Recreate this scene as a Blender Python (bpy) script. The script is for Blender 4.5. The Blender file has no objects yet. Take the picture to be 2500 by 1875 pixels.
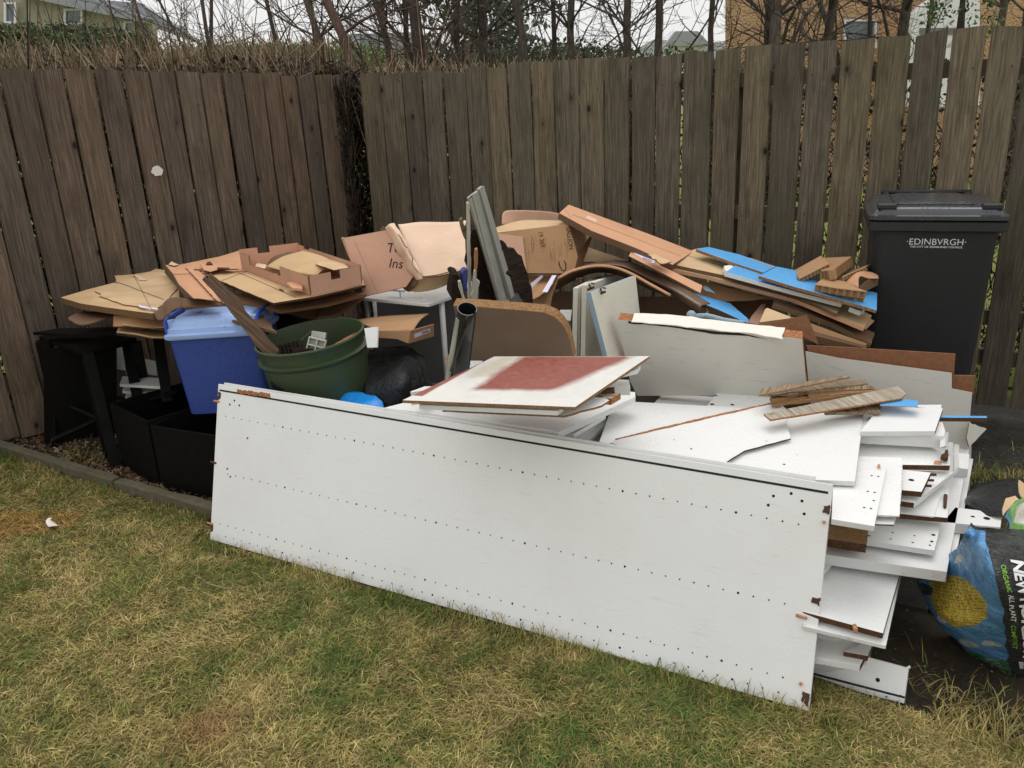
import bpy, bmesh, math, random
import numpy as np
from mathutils import Vector, Matrix, noise as mnoise
random.seed(7); rng = np.random.default_rng(7)
S = bpy.context.scene
# ------------------------------------------------------------------ camera
TH = math.radians(19.0); RL = math.radians(2.6); EYE = 1.62; FP = 2023.; CX, CY = 1250., 937.5
F_ = np.array([0, math.cos(TH), -math.sin(TH)]); R0 = np.array([1., 0, 0]); D0 = np.cross(F_, R0)
IX = math.cos(RL)*R0 + math.sin(RL)*D0; IY = -math.sin(RL)*R0 + math.cos(RL)*D0
CAM = np.array([0, 0, EYE])
cam = bpy.data.objects.new('camera', bpy.data.cameras.new('camera'))
S.collection.objects.link(cam); S.camera = cam
cam.data.sensor_fit = 'HORIZONTAL'; cam.data.sensor_width = 36; cam.data.lens = 36*FP/2500.
cam.data.clip_start = .05; cam.data.clip_end = 400
X_, Z_ = Vector(IX), -Vector(F_); Y_ = -Vector(IY)
M = Matrix((X_, Y_, Z_)).transposed().to_4x4(); M.translation = Vector(CAM); cam.matrix_world = M
# ------------------------------------------------------------------ world, sun, exposure
W = bpy.data.worlds.new('World'); S.world = W; W.use_nodes = True
nt = W.node_tree; nt.nodes.clear()
SUN_EL, SUN_ROT = math.radians(62), math.radians(20)
sky = nt.nodes.new('ShaderNodeTexSky'); sky.sky_type = 'NISHITA'; sky.sun_disc = False
sky.sun_elevation = SUN_EL; sky.sun_rotation = SUN_ROT; sky.dust_density = 4; sky.air_density = 1
hs = nt.nodes.new('ShaderNodeHueSaturation'); hs.inputs['Saturation'].default_value = .12
tc = nt.nodes.new('ShaderNodeTexCoord'); sx = nt.nodes.new('ShaderNodeSeparateXYZ')
mr = nt.nodes.new('ShaderNodeMapRange'); mr.inputs[1].default_value = 0; mr.inputs[2].default_value = 1
mr.inputs[3].default_value = 1.1; mr.inputs[4].default_value = 1.65      # even overcast, brighter overhead
mulc = nt.nodes.new('ShaderNodeMix'); mulc.data_type = 'RGBA'; mulc.blend_type = 'MIX'; mulc.inputs[0].default_value = .8
cc = nt.nodes.new('ShaderNodeCombineColor')
k1 = nt.nodes.new('ShaderNodeMath'); k1.operation = 'MULTIPLY'; k1.inputs[1].default_value = 10.3
k2 = nt.nodes.new('ShaderNodeMath'); k2.operation = 'MULTIPLY'; k2.inputs[1].default_value = 10.3
k3 = nt.nodes.new('ShaderNodeMath'); k3.operation = 'MULTIPLY'; k3.inputs[1].default_value = 10.2
bg = nt.nodes.new('ShaderNodeBackground'); bg.inputs[1].default_value = .086
wo = nt.nodes.new('ShaderNodeOutputWorld'); L_ = nt.links.new
L_(sky.outputs[0], hs.inputs['Color']); L_(tc.outputs['Generated'], sx.inputs[0]); L_(sx.outputs[2], mr.inputs[0])
for k, c in ((k1, 0), (k2, 1), (k3, 2)):
    L_(mr.outputs[0], k.inputs[0]); L_(k.outputs[0], cc.inputs[c])
L_(hs.outputs[0], mulc.inputs[6]); L_(cc.outputs[0], mulc.inputs[7]); L_(mulc.outputs[2], bg.inputs[0]); L_(bg.outputs[0], wo.inputs[0])
sd = bpy.data.lights.new('sun', 'SUN'); sd.energy = .9; sd.angle = math.radians(40); sd.color = (1, .97, .93)
sun = bpy.data.objects.new('sun', sd); S.collection.objects.link(sun)
sv = Vector((math.sin(SUN_ROT)*math.cos(SUN_EL), math.cos(SUN_ROT)*math.cos(SUN_EL), math.sin(SUN_EL)))
sun.rotation_euler = sv.to_track_quat('Z', 'Y').to_euler(); sun.location = (0, 0, 8)
S.view_settings.view_transform = 'Standard'; S.view_settings.look = 'None'
S.view_settings.exposure = 0; S.view_settings.gamma = 1; S.view_settings.use_curve_mapping = False
S.render.engine = 'CYCLES'; S.cycles.max_bounces = 6; S.cycles.diffuse_bounces = 4; S.cycles.transparent_max_bounces = 6

# ------------------------------------------------------------------ photo-survey helpers: a sight line met with a real plane
def ray(x, y): return F_ + (x-CX)/FP*IX + (y-CY)/FP*IY
def pz(x, y, z):
    d = ray(x, y); return CAM + (z-EYE)/d[2]*d
def pY(x, y, Y):
    d = ray(x, y); return CAM + Y/d[1]*d
WIN = dict(A=(0,500,.4823), B=(800,400,.3616), C=(1400,500,.3617), D=(1900,900,.5124), E=(2050,420,.4221), F=(0,900,.3165),
           G=(800,150,.3316), H=(1300,480,.2411), I=(100,560,.2260), J=(560,560,.2652), K=(1900,1200,.3617), L=(1480,900,.2486),
           M=(2000,940,.3014), N=(950,840,.3165), O=(1080,430,.2110), P=(1600,560,.2622), Q=(2180,1150,.3316), n=(0,0,1.))
def w(k, *pts):
    x0, y0, s = WIN[k]
    return [(x0+p[0]*s, y0+p[1]*s) + tuple(p[2:]) for p in pts]
def pt(p):
    """(px, py, Y) or (px, py, 'z', z)"""
    if len(p) == 4: return pz(p[0], p[1], p[3])
    return pY(p[0], p[1], p[2])
def plZ(z): return (np.array([0, 0, z]), np.array([0, 0, 1.]))
def pl3(a, b, c):
    a, b, c = pt(a), pt(b), pt(c); n = np.cross(b-a, c-a); n /= np.linalg.norm(n)
    if n @ (CAM-a) < 0: n = -n
    return (a, n)
def onp(x, y, pl):
    d = ray(x, y); return CAM + ((pl[0]-CAM) @ pl[1])/(d @ pl[1])*d

# ------------------------------------------------------------------ object helpers
COL = S.collection
def link(o, parent=None):
    COL.objects.link(o)
    if parent is not None:
        o.parent = parent; o.matrix_parent_inverse = PW(parent).inverted()
    return o
def PW(o):
    m = o.matrix_basis.copy(); p = o
    if o.parent: m = PW(o.parent) @ o.matrix_parent_inverse @ m
    return m
def tag(o, label=None, cat=None, group=None, kind=None):
    if label: o['label'] = label
    if cat: o['category'] = cat
    if group: o['group'] = group
    if kind: o['kind'] = kind
    return o
def empty(name, loc, rz=0, **k):
    o = bpy.data.objects.new(name, None); o.location = loc; o.rotation_euler = (0, 0, rz); o.empty_display_size = .1
    COL.objects.link(o); return tag(o, **k)
def meshobj(name, verts, faces, mats, parent=None, mi=None, smooth=False, mat4=None, bev=0, **k):
    me = bpy.data.meshes.new(name); me.from_pydata([tuple(v) for v in verts], [], faces); 
    for m in (mats if isinstance(mats, (list, tuple)) else [mats]): me.materials.append(m)
    if mi is not None: me.polygons.foreach_set('material_index', mi)
    if smooth: me.polygons.foreach_set('use_smooth', [True]*len(me.polygons))
    me.update()
    o = bpy.data.objects.new(name, me)
    if mat4 is not None: o.matrix_basis = mat4
    link(o, parent)
    if bev:
        b = o.modifiers.new('bevel', 'BEVEL'); b.width = bev; b.segments = 2; b.limit_method = 'ANGLE'; b.angle_limit = math.radians(40)
    return tag(o, **k)
def bmobj(name, bm, mats, parent=None, smooth=False, mat4=None, bev=0, **k):
    me = bpy.data.meshes.new(name); bmesh.ops.recalc_face_normals(bm, faces=bm.faces); bm.to_mesh(me); bm.free()
    for m in (mats if isinstance(mats, (list, tuple)) else [mats]): me.materials.append(m)
    if smooth: me.polygons.foreach_set('use_smooth', [True]*len(me.polygons))
    o = bpy.data.objects.new(name, me)
    if mat4 is not None: o.matrix_basis = mat4
    link(o, parent)
    if bev:
        b = o.modifiers.new('bevel', 'BEVEL'); b.width = bev; b.segments = 2; b.limit_method = 'ANGLE'; b.angle_limit = math.radians(40)
    return tag(o, **k)
def frame(p0, xdir, n):
    x = np.array(xdir)-np.dot(xdir, n)*n; x /= np.linalg.norm(x); y = np.cross(n, x)
    m = Matrix(((x[0], y[0], n[0], p0[0]), (x[1], y[1], n[1], p0[1]), (x[2], y[2], n[2], p0[2]), (0, 0, 0, 1)))
    return m, x, y
def rough_poly(p2, amp, seg, skip=()):
    out = []; n = len(p2)
    for i in range(n):
        a, b = np.array(p2[i]), np.array(p2[(i+1) % n]); L = np.linalg.norm(b-a); k = max(1, int(L/seg)) if i not in skip else 1
        t = (b-a)/max(L, 1e-6); q = np.array([-t[1], t[0]])
        for j in range(k):
            f = j/k; p = a+(b-a)*f
            if j: p = p+q*(random.gauss(0, amp))+t*random.uniform(-.3, .3)*seg
            out.append((p, i))
    return out
def slab(name, pix, pl, th, mat, edge=None, edges=None, rough=0, seg=.03, parent=None, bev=.0012, back=None, **k):
    """flat sheet: outline met on plane pl, real thickness th away from the viewer (down when level)"""
    res = lambda q: MT[q] if isinstance(q, str) else q
    mat, edge = res(mat), res(edge); edges = {a: res(b) for a, b in (edges or {}).items()}
    P = [onp(p[0], p[1], pl) for p in pix]; n = pl[1]
    c = sum(P)/len(P); m4, x, y = frame(c, P[1]-P[0], n)
    p2 = [((p-c) @ x, (p-c) @ y) for p in P]
    area = sum(p2[i][0]*p2[(i+1) % len(p2)][1]-p2[(i+1) % len(p2)][0]*p2[i][1] for i in range(len(p2)))
    rp = rough_poly(p2, rough, seg) if rough else [(np.array(q), i) for i, q in enumerate(p2)]
    N = len(rp); V = [(q[0], q[1], 0) for q, _ in rp]+[(q[0], q[1], -th) for q, _ in rp]
    top = list(range(N)); bot = list(range(2*N-1, N-1, -1))
    if area < 0: top, bot = top[::-1], bot[::-1]
    Fs = [top, bot]; mi = [0, 0]; mats = [mat]
    em = edge or mat
    if em not in mats: mats.append(em)
    if back is not None:
        mats.append(back); mi[1] = len(mats)-1
    for i in range(N):
        j = (i+1) % N; f = [i, i+N, j+N, j] if area > 0 else [j, j+N, i+N, i]
        Fs.append(f); e = em
        if edges and rp[i][1] in edges: e = edges[rp[i][1]]
        if e not in mats: mats.append(e)
        mi.append(mats.index(e))
    o = meshobj(name, V, Fs, mats, parent, mi, mat4=m4, bev=bev, **k)
    o['_'] = 0; del o['_']
    PL[o.name] = (pl, m4)
    return o
PL = {}
def on_local(o, x, y, off=.0008):
    pl, m4 = PL[o.name]; p = onp(x, y, pl)+pl[1]*off
    return m4.inverted() @ Vector(p)
def dots(o, pts, r=.003, name='peg_holes', mat=None, off=.0006):
    """round holes drilled in a sheet"""
    V = []; Fs = []
    for p in pts:
        c = on_local(o, p[0], p[1], off); rr = p[2] if len(p) > 2 else r; b = len(V)
        for a in range(10): V.append((c.x+rr*math.cos(a*.6283), c.y+rr*math.sin(a*.6283), c.z))
        Fs.append(list(range(b, b+10)))
    h = meshobj(name, V, Fs, mat or MT['hole'], mat4=PL[o.name][1]); h.parent = o; h.matrix_parent_inverse = PL[o.name][1].inverted()
    h['kind'] = 'stuff'
    return h
def patch(o, pix, mat, off=.001, name='patch', rough=0, th=.0008, seg=.02):
    """thin thing stuck flat on a sheet: label, tape, scar"""
    pl, _ = PL[o.name]
    q = slab(name, pix, (pl[0]+pl[1]*(off+th), pl[1]), th, mat, rough=rough, seg=seg, bev=0)
    q.parent = o; q.matrix_parent_inverse = PL[o.name][1].inverted(); return q
def cyl_between(name, a, b, r0, r1, mat, parent=None, n=12, cap=True, smooth=True, **k):
    a, b = Vector(a), Vector(b); d = (b-a); L = d.length; q = d.to_track_quat('Z', 'Y').to_matrix().to_4x4(); q.translation = a
    V = []; 
    for z, r in ((0, r0), (L, r1)):
        for i in range(n): V.append((r*math.cos(i*2*math.pi/n), r*math.sin(i*2*math.pi/n), z))
    Fs = [[i, (i+1) % n, n+(i+1) % n, n+i] for i in range(n)]
    if cap: Fs += [list(range(n))[::-1], list(range(n, 2*n))]
    o = meshobj(name, V, Fs, mat, parent, mat4=q, **k)
    if smooth:
        o.data.polygons.foreach_set('use_smooth', [True]*n+[False]*(len(Fs)-n))
    return o
def tube(name, pts, r, mat, parent=None, n=10, **k):
    pts = [Vector(p) for p in pts]; c = sum(pts, Vector())/len(pts); V = []; Fs = []; up = Vector((0, 0, 1))
    rs = r if isinstance(r, (list, tuple)) else [r]*len(pts)
    for i, p in enumerate(pts):
        t = (pts[min(i+1, len(pts)-1)]-pts[max(i-1, 0)]).normalized(); s = t.cross(up if abs(t.z) < .95 else Vector((1, 0, 0))).normalized(); u = s.cross(t)
        for j in range(n):
            a = j*2*math.pi/n; V.append(p-c+(s*math.cos(a)+u*math.sin(a))*rs[i])
    for i in range(len(pts)-1):
        for j in range(n): Fs.append([i*n+j, i*n+(j+1) % n, (i+1)*n+(j+1) % n, (i+1)*n+j])
    Fs += [list(range(n)), list(range((len(pts)-1)*n, len(pts)*n))]
    m = Matrix.Translation(c)
    return meshobj(name, V, Fs, mat, parent, smooth=True, mat4=m, **k)
def cat(p0, p1, p2, p3, t): return .5*((2*p1)+(-p0+p2)*t+(2*p0-5*p1+4*p2-p3)*t*t+(-p0+3*p1-3*p2+p3)*t**3)
def cinterp(P, n):
    P = [np.array(p, float) for p in P]
    if len(P) == 2: return [P[0]+(P[1]-P[0])*i/(n-1) for i in range(n)]
    out = []
    for i in range(n):
        f = i/(n-1)*(len(P)-1); j = min(int(f), len(P)-2); t = f-j
        out.append(cat(P[max(j-1, 0)] if j else 2*P[0]-P[1], P[j], P[j+1], P[j+2] if j+2 < len(P) else 2*P[-1]-P[-2], t))
    return out
def sheet(name, rows, th, mat, nu=16, nv=10, wr=0, ws=6., parent=None, edge=None, seed=0, **k):
    """bent sheet through surveyed points; rows of (px,py,Y)"""
    R = [cinterp([pt(p) for p in r], nu) for r in rows]
    G = [cinterp([R[j][i] for j in range(len(R))], nv) for i in range(nu)]     # G[u][v]
    V = []; c = sum(sum(G[i]) for i in range(nu))/(nu*nv)
    for i in range(nu):
        for j in range(nv):
            p = G[i][j]
            if wr: p = p+np.array(mnoise.noise_vector(Vector(p)*ws+Vector((seed, 0, 0))))*wr
            V.append(p-c)
    Fs = [[i*nv+j, (i+1)*nv+j, (i+1)*nv+j+1, i*nv+j+1] for i in range(nu-1) for j in range(nv-1)]
    # wind so that normals look at the viewer
    a = V[Fs[0][1]]-V[Fs[0][0]]; b = V[Fs[0][3]]-V[Fs[0][0]]
    if np.cross(a, b) @ (CAM-c) < 0: Fs = [f[::-1] for f in Fs]
    o = meshobj(name, V, Fs, [mat, edge or mat], parent, smooth=True, mat4=Matrix.Translation(Vector(c)), **k)
    s = o.modifiers.new('thickness', 'SOLIDIFY'); s.thickness = th; s.offset = -1; s.material_offset_rim = 1 if edge else 0
    uv = o.data.uv_layers.new(name='UVMap')
    for lp in o.data.loops:
        vi = lp.vertex_index; uv.data[lp.index].uv = ((vi//nv)/(nu-1), (vi % nv)/(nv-1))
    GR[o.name] = (G, wr, ws, seed)
    return o
GR = {}
def text_mesh(s, size=1., align='LEFT', bold=0, shear=0, sp=1.):
    c = bpy.data.curves.new('t', 'FONT'); c.body = s; c.size = size; c.align_x = align; c.align_y = 'CENTER'; c.offset = bold; c.shear = shear
    c.space_character = sp; c.resolution_u = 3
    o = bpy.data.objects.new('t', c); COL.objects.link(o); dg = bpy.context.evaluated_depsgraph_get()
    me = bpy.data.meshes.new_from_object(o.evaluated_get(dg)); V = [v.co.copy() for v in me.vertices]; Fs = [list(p.vertices) for p in me.polygons]
    bpy.data.objects.remove(o); bpy.data.curves.remove(c); bpy.data.meshes.remove(me); return V, Fs
def box_bm(bm, c, s, taper=1., rot=None, mi=0):
    vs = []
    for dz in (-1, 1):
        for dx, dy in ((-1, -1), (1, -1), (1, 1), (-1, 1)):
            f = taper if dz > 0 else 1
            v = Vector((dx*s[0]/2*f, dy*s[1]/2*f, dz*s[2]/2))
            if rot is not None: v = rot @ v
            vs.append(bm.verts.new(v+Vector(c)))
    for f in ((3, 2, 1, 0), (4, 5, 6, 7), (0, 1, 5, 4), (1, 2, 6, 5), (2, 3, 7, 6), (3, 0, 4, 7)):
        fc = bm.faces.new([vs[i] for i in f]); fc.material_index = mi

# ------------------------------------------------------------------ materials
def srgb(r, g, b):
    return tuple(((c/255/12.92) if c/255 <= .04045 else ((c/255+.055)/1.055)**2.4) for c in (r, g, b))+(1,)
class NB:
    def __init__(s, name, rough=.6, spec=.4):
        s.m = bpy.data.materials.new(name); s.m.use_nodes = True; s.t = s.m.node_tree; s.b = s.t.nodes['Principled BSDF']
        s.b.inputs['Roughness'].default_value = rough; s.b.inputs['Specular IOR Level'].default_value = spec
    def n(s, ty, **k):
        o = s.t.nodes.new(ty)
        for a, v in k.items(): setattr(o, a, v)
        return o
    def l(s, a, b): s.t.links.new(a, b)
    def coord(s, scale=(1, 1, 1), kind='Object', rnd=True, rot=(0, 0, 0)):
        tc = s.n('ShaderNodeTexCoord'); mp = s.n('ShaderNodeMapping'); mp.inputs['Scale'].default_value = scale; mp.inputs['Rotation'].default_value = rot
        s.l(tc.outputs[kind], mp.inputs['Vector'])
        if rnd:
            oi = s.n('ShaderNodeObjectInfo'); mu = s.n('ShaderNodeMath', operation='MULTIPLY'); mu.inputs[1].default_value = 37.
            s.l(oi.outputs['Random'], mu.inputs[0]); cb = s.n('ShaderNodeCombineXYZ')
            for i in range(3): s.l(mu.outputs[0], cb.inputs[i])
            s.l(cb.outputs[0], mp.inputs['Location'])
        return mp.outputs[0]
    def noise(s, vec, scale, detail=4, rough=.55, dist=0):
        o = s.n('ShaderNodeTexNoise'); o.inputs['Scale'].default_value = scale; o.inputs['Detail'].default_value = detail
        o.inputs['Roughness'].default_value = rough; o.inputs['Distortion'].default_value = dist; s.l(vec, o.inputs['Vector']); return o.outputs['Fac']
    def vor(s, vec, scale, feat='F1', out='Distance', rnd=1):
        o = s.n('ShaderNodeTexVoronoi', feature=feat); o.inputs['Scale'].default_value = scale; o.inputs['Randomness'].default_value = rnd
        s.l(vec, o.inputs['Vector']); return o.outputs[out]
    def ramp(s, f, stops, interp='LINEAR'):
        o = s.n('ShaderNodeValToRGB'); o.color_ramp.interpolation = interp; e = o.color_ramp.elements
        while len(e) < len(stops): e.new(.5)
        for i, (p, c) in enumerate(stops):
            e[i].position = p; e[i].color = c if len(c) == 4 else tuple(c)+(1,)
        s.l(f, o.inputs[0]); return o.outputs[0]
    def mix(s, f, a, b, mode='MIX'):
        o = s.n('ShaderNodeMix', data_type='RGBA', blend_type=mode)
        if isinstance(f, (int, float)): o.inputs[0].default_value = f
        else: s.l(f, o.inputs[0])
        for i, v in ((6, a), (7, b)):
            if isinstance(v, tuple): o.inputs[i].default_value = v if len(v) == 4 else v+(1,)
            else: s.l(v, o.inputs[i])
        return o.outputs[2]
    def math(s, op, a, b=None, clamp=False):
        o = s.n('ShaderNodeMath', operation=op, use_clamp=clamp)
        for i, v in ((0, a), (1, b)):
            if v is None: continue
            if isinstance(v, (int, float)): o.inputs[i].default_value = v
            else: s.l(v, o.inputs[i])
        return o.outputs[0]
    def rng(s, f, a, b, c=0, d=1):
        o = s.n('ShaderNodeMapRange'); o.inputs[1].default_value = a; o.inputs[2].default_value = b; o.inputs[3].default_value = c; o.inputs[4].default_value = d
        s.l(f, o.inputs[0]); return o.outputs[0]
    def bump(s, h, dist=.002, strength=.6, prev=None):
        o = s.n('ShaderNodeBump'); o.inputs['Distance'].default_value = dist; o.inputs['Strength'].default_value = strength; s.l(h, o.inputs['Height'])
        if prev is not None: s.l(prev, o.inputs['Normal'])
        return o.outputs[0]
    def done(s, col=None, rough=None, nrm=None, metal=None, coat=None):
        if col is not None:
            if isinstance(col, tuple): s.b.inputs['Base Color'].default_value = col if len(col) == 4 else col+(1,)
            else: s.l(col, s.b.inputs['Base Color'])
        if rough is not None:
            if isinstance(rough, (int, float)): s.b.inputs['Roughness'].default_value = rough
            else: s.l(rough, s.b.inputs['Roughness'])
        if nrm is not None: s.l(nrm, s.b.inputs['Normal'])
        if metal is not None: s.b.inputs['Metallic'].default_value = metal
        if coat is not None: s.b.inputs['Coat Weight'].default_value = coat
        return s.m
def mul(c, k): return tuple(min(1, v*k) for v in c[:3])+(1,)
def m_timber(name, base, dark, green, gk=.5):
    s = NB(name, .78, .25); v = s.coord((1, 1, 1))
    vg = s.coord((46, 46, 2.2)); wv = s.coord((1, 1, .25))
    wob = s.noise(wv, 5, 2); 
    g1 = s.noise(vg, 1., 6, .72, 1.6); g2 = s.noise(s.coord((190, 190, 5)), 1., 4, .7, .6)
    c = s.mix(s.rng(g1, .3, .72), dark, base)
    c = s.mix(s.math('MULTIPLY', s.rng(g2, .5, .72), .6), c, mul(base, 1.8)); c = s.mix(s.math('MULTIPLY', s.rng(g2, .46, .3), .4), c, mul(dark, .6))
    oi = s.n('ShaderNodeObjectInfo'); c = s.mix(s.rng(oi.outputs['Random'], 0, 1, 0, .45), c, mul(dark, .75))
    hu = s.n('ShaderNodeHueSaturation'); s.l(c, hu.inputs['Color']); rr = s.math('FRACT', s.math('MULTIPLY', oi.outputs['Random'], 7.31))
    s.l(s.rng(rr, 0, 1, .78, 1.2), hu.inputs['Value']); s.l(s.rng(rr, 0, 1, .75, 1.05), hu.inputs['Saturation']); c = hu.outputs[0]
    blot = s.noise(s.coord((3.2, 3.2, .9)), 1.3, 5, .65)
    c = s.mix(s.math('MULTIPLY', s.rng(blot, .46, .68), gk), c, green)
    dk = s.noise(s.coord((2, 2, 1.1)), 2.1, 5, .6); c = s.mix(s.math('MULTIPLY', s.rng(dk, .52, .75), .6), c, mul(dark, .5))
    kn = s.vor(s.coord((5.0, .2, 2.9)), 1.45); kr = s.rng(kn, .05, .10, 1, 0)
    ring = s.rng(kn, .10, .24, 1, 0)
    c = s.mix(s.math('MULTIPLY', ring, .5), c, mul(dark, .9)); c = s.mix(s.math('MULTIPLY', kr, .95), c, mul(dark, .2))
    fl = s.vor(s.coord((60, 60, 60)), 1.2); sp = s.noise(s.coord((6, 6, 2)), 2, 3); f2 = s.math('MULTIPLY', s.rng(fl, .07, .13, 1, 0), s.rng(sp, .55, .68))
    c = s.mix(s.math('MULTIPLY', f2, .5), c, srgb(165, 165, 150))
    h = s.math('ADD', s.math('MULTIPLY', g1, 1.), s.math('MULTIPLY', g2, .5)); h = s.math('SUBTRACT', h, s.math('MULTIPLY', kr, .6))
    return s.done(c, s.rng(g1, .3, .7, .85, .6), s.bump(h, .004, .8))
def m_white(name, base=(.80, .80, .79), rough=.28, wet=1., dirt=.12):
    s = NB(name, rough, .5); v = s.coord()
    d1 = s.noise(v, 2.5, 5, .6); c = s.mix(s.math('MULTIPLY', s.rng(d1, .45, .75), dirt), base+(1,), srgb(170, 165, 150))
    sc = s.noise(s.coord((4, 34, 4), rot=(0, 0, .5)), 3, 5, .75); c = s.mix(s.math('MULTIPLY', s.rng(sc, .58, .74), dirt*1.6), c, srgb(120, 115, 105))
    dr = s.vor(v, 70); dm = s.noise(v, 9, 2); dp = s.math('MULTIPLY', s.rng(dr, .12, .34, 1, 0), s.rng(dm, .46, .58))
    dr2 = s.vor(v, 34); dp2 = s.math('MULTIPLY', s.rng(dr2, .06, .2, 1, 0), s.rng(s.noise(v, 5, 2), .5, .6))
    n = s.bump(s.math('ADD', dp, dp2), .0004, wet*.6); n = s.bump(s.noise(v, 1.1, 2), .006, .5, n); n = s.bump(s.noise(v, 240, 2), .0004, .25, n)
    r = s.math('SUBTRACT', s.rng(d1, .3, .7, rough-.06, rough+.16), s.math('MULTIPLY', dp, .12))
    return s.done(c, r, n)
def m_chip(name, a, b, rough=.9, sc=260):
    s = NB(name, rough, .15); v = s.coord((1, 1, 1)); 
    n1 = s.vor(s.coord((1, 1.6, 1)), sc, out='Color'); bw = s.n('ShaderNodeRGBToBW'); s.l(n1, bw.inputs[0]); n2 = s.noise(v, 30, 4)
    c = s.mix(bw.outputs[0], a, b); c = s.mix(s.math('MULTIPLY', s.rng(n2, .5, .7), .6), c, mul(a, .5))
    return s.done(c, None, s.bump(s.math('ADD', bw.outputs[0], n2), .003, .9))
def m_card(name, base, rough=.86, stain=.5, corr=False):
    s = NB(name, rough, .2); v = s.coord()
    n1 = s.noise(v, 3.2, 5, .6, .5); n2 = s.noise(v, 11, 4, .6); c = s.mix(s.math('MULTIPLY', s.rng(n1, .45, .7), stain), base, mul(base, .52))
    c = s.mix(s.math('MULTIPLY', s.rng(n2, .55, .8), .3), c, mul(base, 1.25)); fb = s.noise(s.coord((1, 5, 1)), 160, 2)
    c = s.mix(s.math('MULTIPLY', s.rng(fb, .4, .7), .14), c, mul(base, .6))
    wv = s.n('ShaderNodeTexWave', wave_type='BANDS', bands_direction='Y'); wv.inputs['Scale'].default_value = 45; wv.inputs['Distortion'].default_value = .4; s.l(s.coord(rnd=False), wv.inputs[0])
    n = s.bump(wv.outputs['Fac'], .0006, .5); n = s.bump(n1, .012, .7, n); n = s.bump(n2, .003, .6, n)
    return s.done(c, s.rng(n1, .4, .7, rough, rough-.25), n)
def m_cardedge(name, base):
    s = NB(name, .95, .1); wv = s.n('ShaderNodeTexWave', wave_type='BANDS', bands_direction='Z'); wv.inputs['Scale'].default_value = 60; wv.inputs['Distortion'].default_value = 1.2
    s.l(s.coord(rnd=False), wv.inputs[0]); n = s.noise(s.coord(), 90, 3)
    c = s.mix(s.math('MULTIPLY', wv.outputs['Fac'], .8), base, mul(base, .35)); c = s.mix(s.math('MULTIPLY', n, .4), c, mul(base, .4))
    return s.done(c, None, s.bump(wv.outputs['Fac'], .002, .8))
def m_plain(name, base, rough=.5, spec=.4, bd=.002, bs=8, bst=.4, mott=.25, metal=None, drops=0):
    s = NB(name, rough, spec); v = s.coord(); n1 = s.noise(v, bs, 5, .6); c = s.mix(s.math('MULTIPLY', s.rng(n1, .35, .7), mott), base, mul(base, .55))
    n = s.bump(n1, bd, bst); n = s.bump(s.noise(v, bs*14, 3), bd*.2, bst, n)
    if drops:
        dr = s.vor(v, 110); dm = s.noise(v, 12, 2); dp = s.math('MULTIPLY', s.rng(dr, .1, .3, 1, 0), s.rng(dm, .42, .56)); n = s.bump(dp, .003, 1., n)
        c = s.mix(s.math('MULTIPLY', dp, .25*drops), c, (.8, .85, .95, 1))
    return s.done(c, s.rng(n1, .3, .7, max(.05, rough-.08), rough+.14), n, metal)
def m_wood(name, a, b, bd=.004, ax='X'):
    s = NB(name, .8, .25); sc = {'X': (2.5, 60, 60), 'Y': (50, 3, 50)}[ax]; g = s.noise(s.coord(sc), 1., 6, .7, 1.); g2 = s.noise(s.coord(tuple(k*2.4 for k in sc)), 1., 4, .7, .5)
    c = s.mix(s.rng(g, .33, .66), b, a); c = s.mix(s.math('MULTIPLY', s.rng(g2, .5, .68), .5), c, mul(a, 1.4)); c = s.mix(s.math('MULTIPLY', s.rng(g2, .45, .3), .7), c, mul(b, .5))
    return s.done(c, None, s.bump(s.math('ADD', g, g2), bd, .9))
MT = {}
MT['fenceL'] = m_timber('weathered_brown_timber', srgb(134, 113, 94), srgb(72, 59, 50), srgb(78, 78, 62), .3)
MT['fenceR'] = m_timber('mossy_grey_timber', srgb(136, 121, 98), srgb(72, 63, 51), srgb(86, 86, 64), .45)
MT['white'] = m_white('wet_white_melamine')
MT['whiteB'] = m_white('dull_white_melamine', (.70, .70, .69), .45, .5, .3)
MT['whiteE'] = m_white('white_edging', (.74, .74, .73), .4, .3, .25)
MT['cream'] = m_white('cream_paint', (.70, .675, .58), .45, .4, .25)
MT['greylam'] = m_white('grey_hardboard_face', (.57, .55, .50), .5, .3, .4)
MT['greylam2'] = m_white('grey_laminate', (.63, .61, .55), .45, .3, .35)
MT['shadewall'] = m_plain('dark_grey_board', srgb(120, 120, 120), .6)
MT['chip'] = m_chip('pale_chipboard', srgb(176, 138, 98), srgb(120, 84, 54))
MT['chipD'] = m_chip('wet_dark_chipboard', srgb(110, 80, 58), srgb(64, 46, 34))
MT['chipO'] = m_chip('torn_orange_chipboard', srgb(190, 134, 92), srgb(130, 80, 50), sc=120)
MT['hole'] = m_plain('hole_dark', (.02, .02, .02, 1), .9, .1)
MT['groove'] = m_plain('groove_black', (.03, .03, .028, 1), .8, .1)
MT['c_tan'] = m_card('tan_cardboard', srgb(204, 174, 136))
MT['c_tan2'] = m_card('yellow_cardboard', srgb(198, 166, 126))
MT['c_pink'] = m_card('pinkish_cardboard', srgb(200, 158, 134), stain=.3)
MT['c_pale'] = m_card('pale_wet_cardboard', srgb(226, 194, 168), .6, .15)
MT['c_orange'] = m_card('orange_cardboard', srgb(206, 156, 122), stain=.25)
MT['c_brown'] = m_card('brown_cardboard', srgb(172, 134, 98), stain=.4)
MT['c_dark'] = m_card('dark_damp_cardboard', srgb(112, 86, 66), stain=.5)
MT['c_edge'] = m_cardedge('corrugated_edge', srgb(150, 118, 88))
MT['c_edgeD'] = m_cardedge('corrugated_edge_dark', srgb(92, 70, 56))
MT['label'] = m_plain('paper_label', srgb(222, 215, 235), .6)
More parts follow.
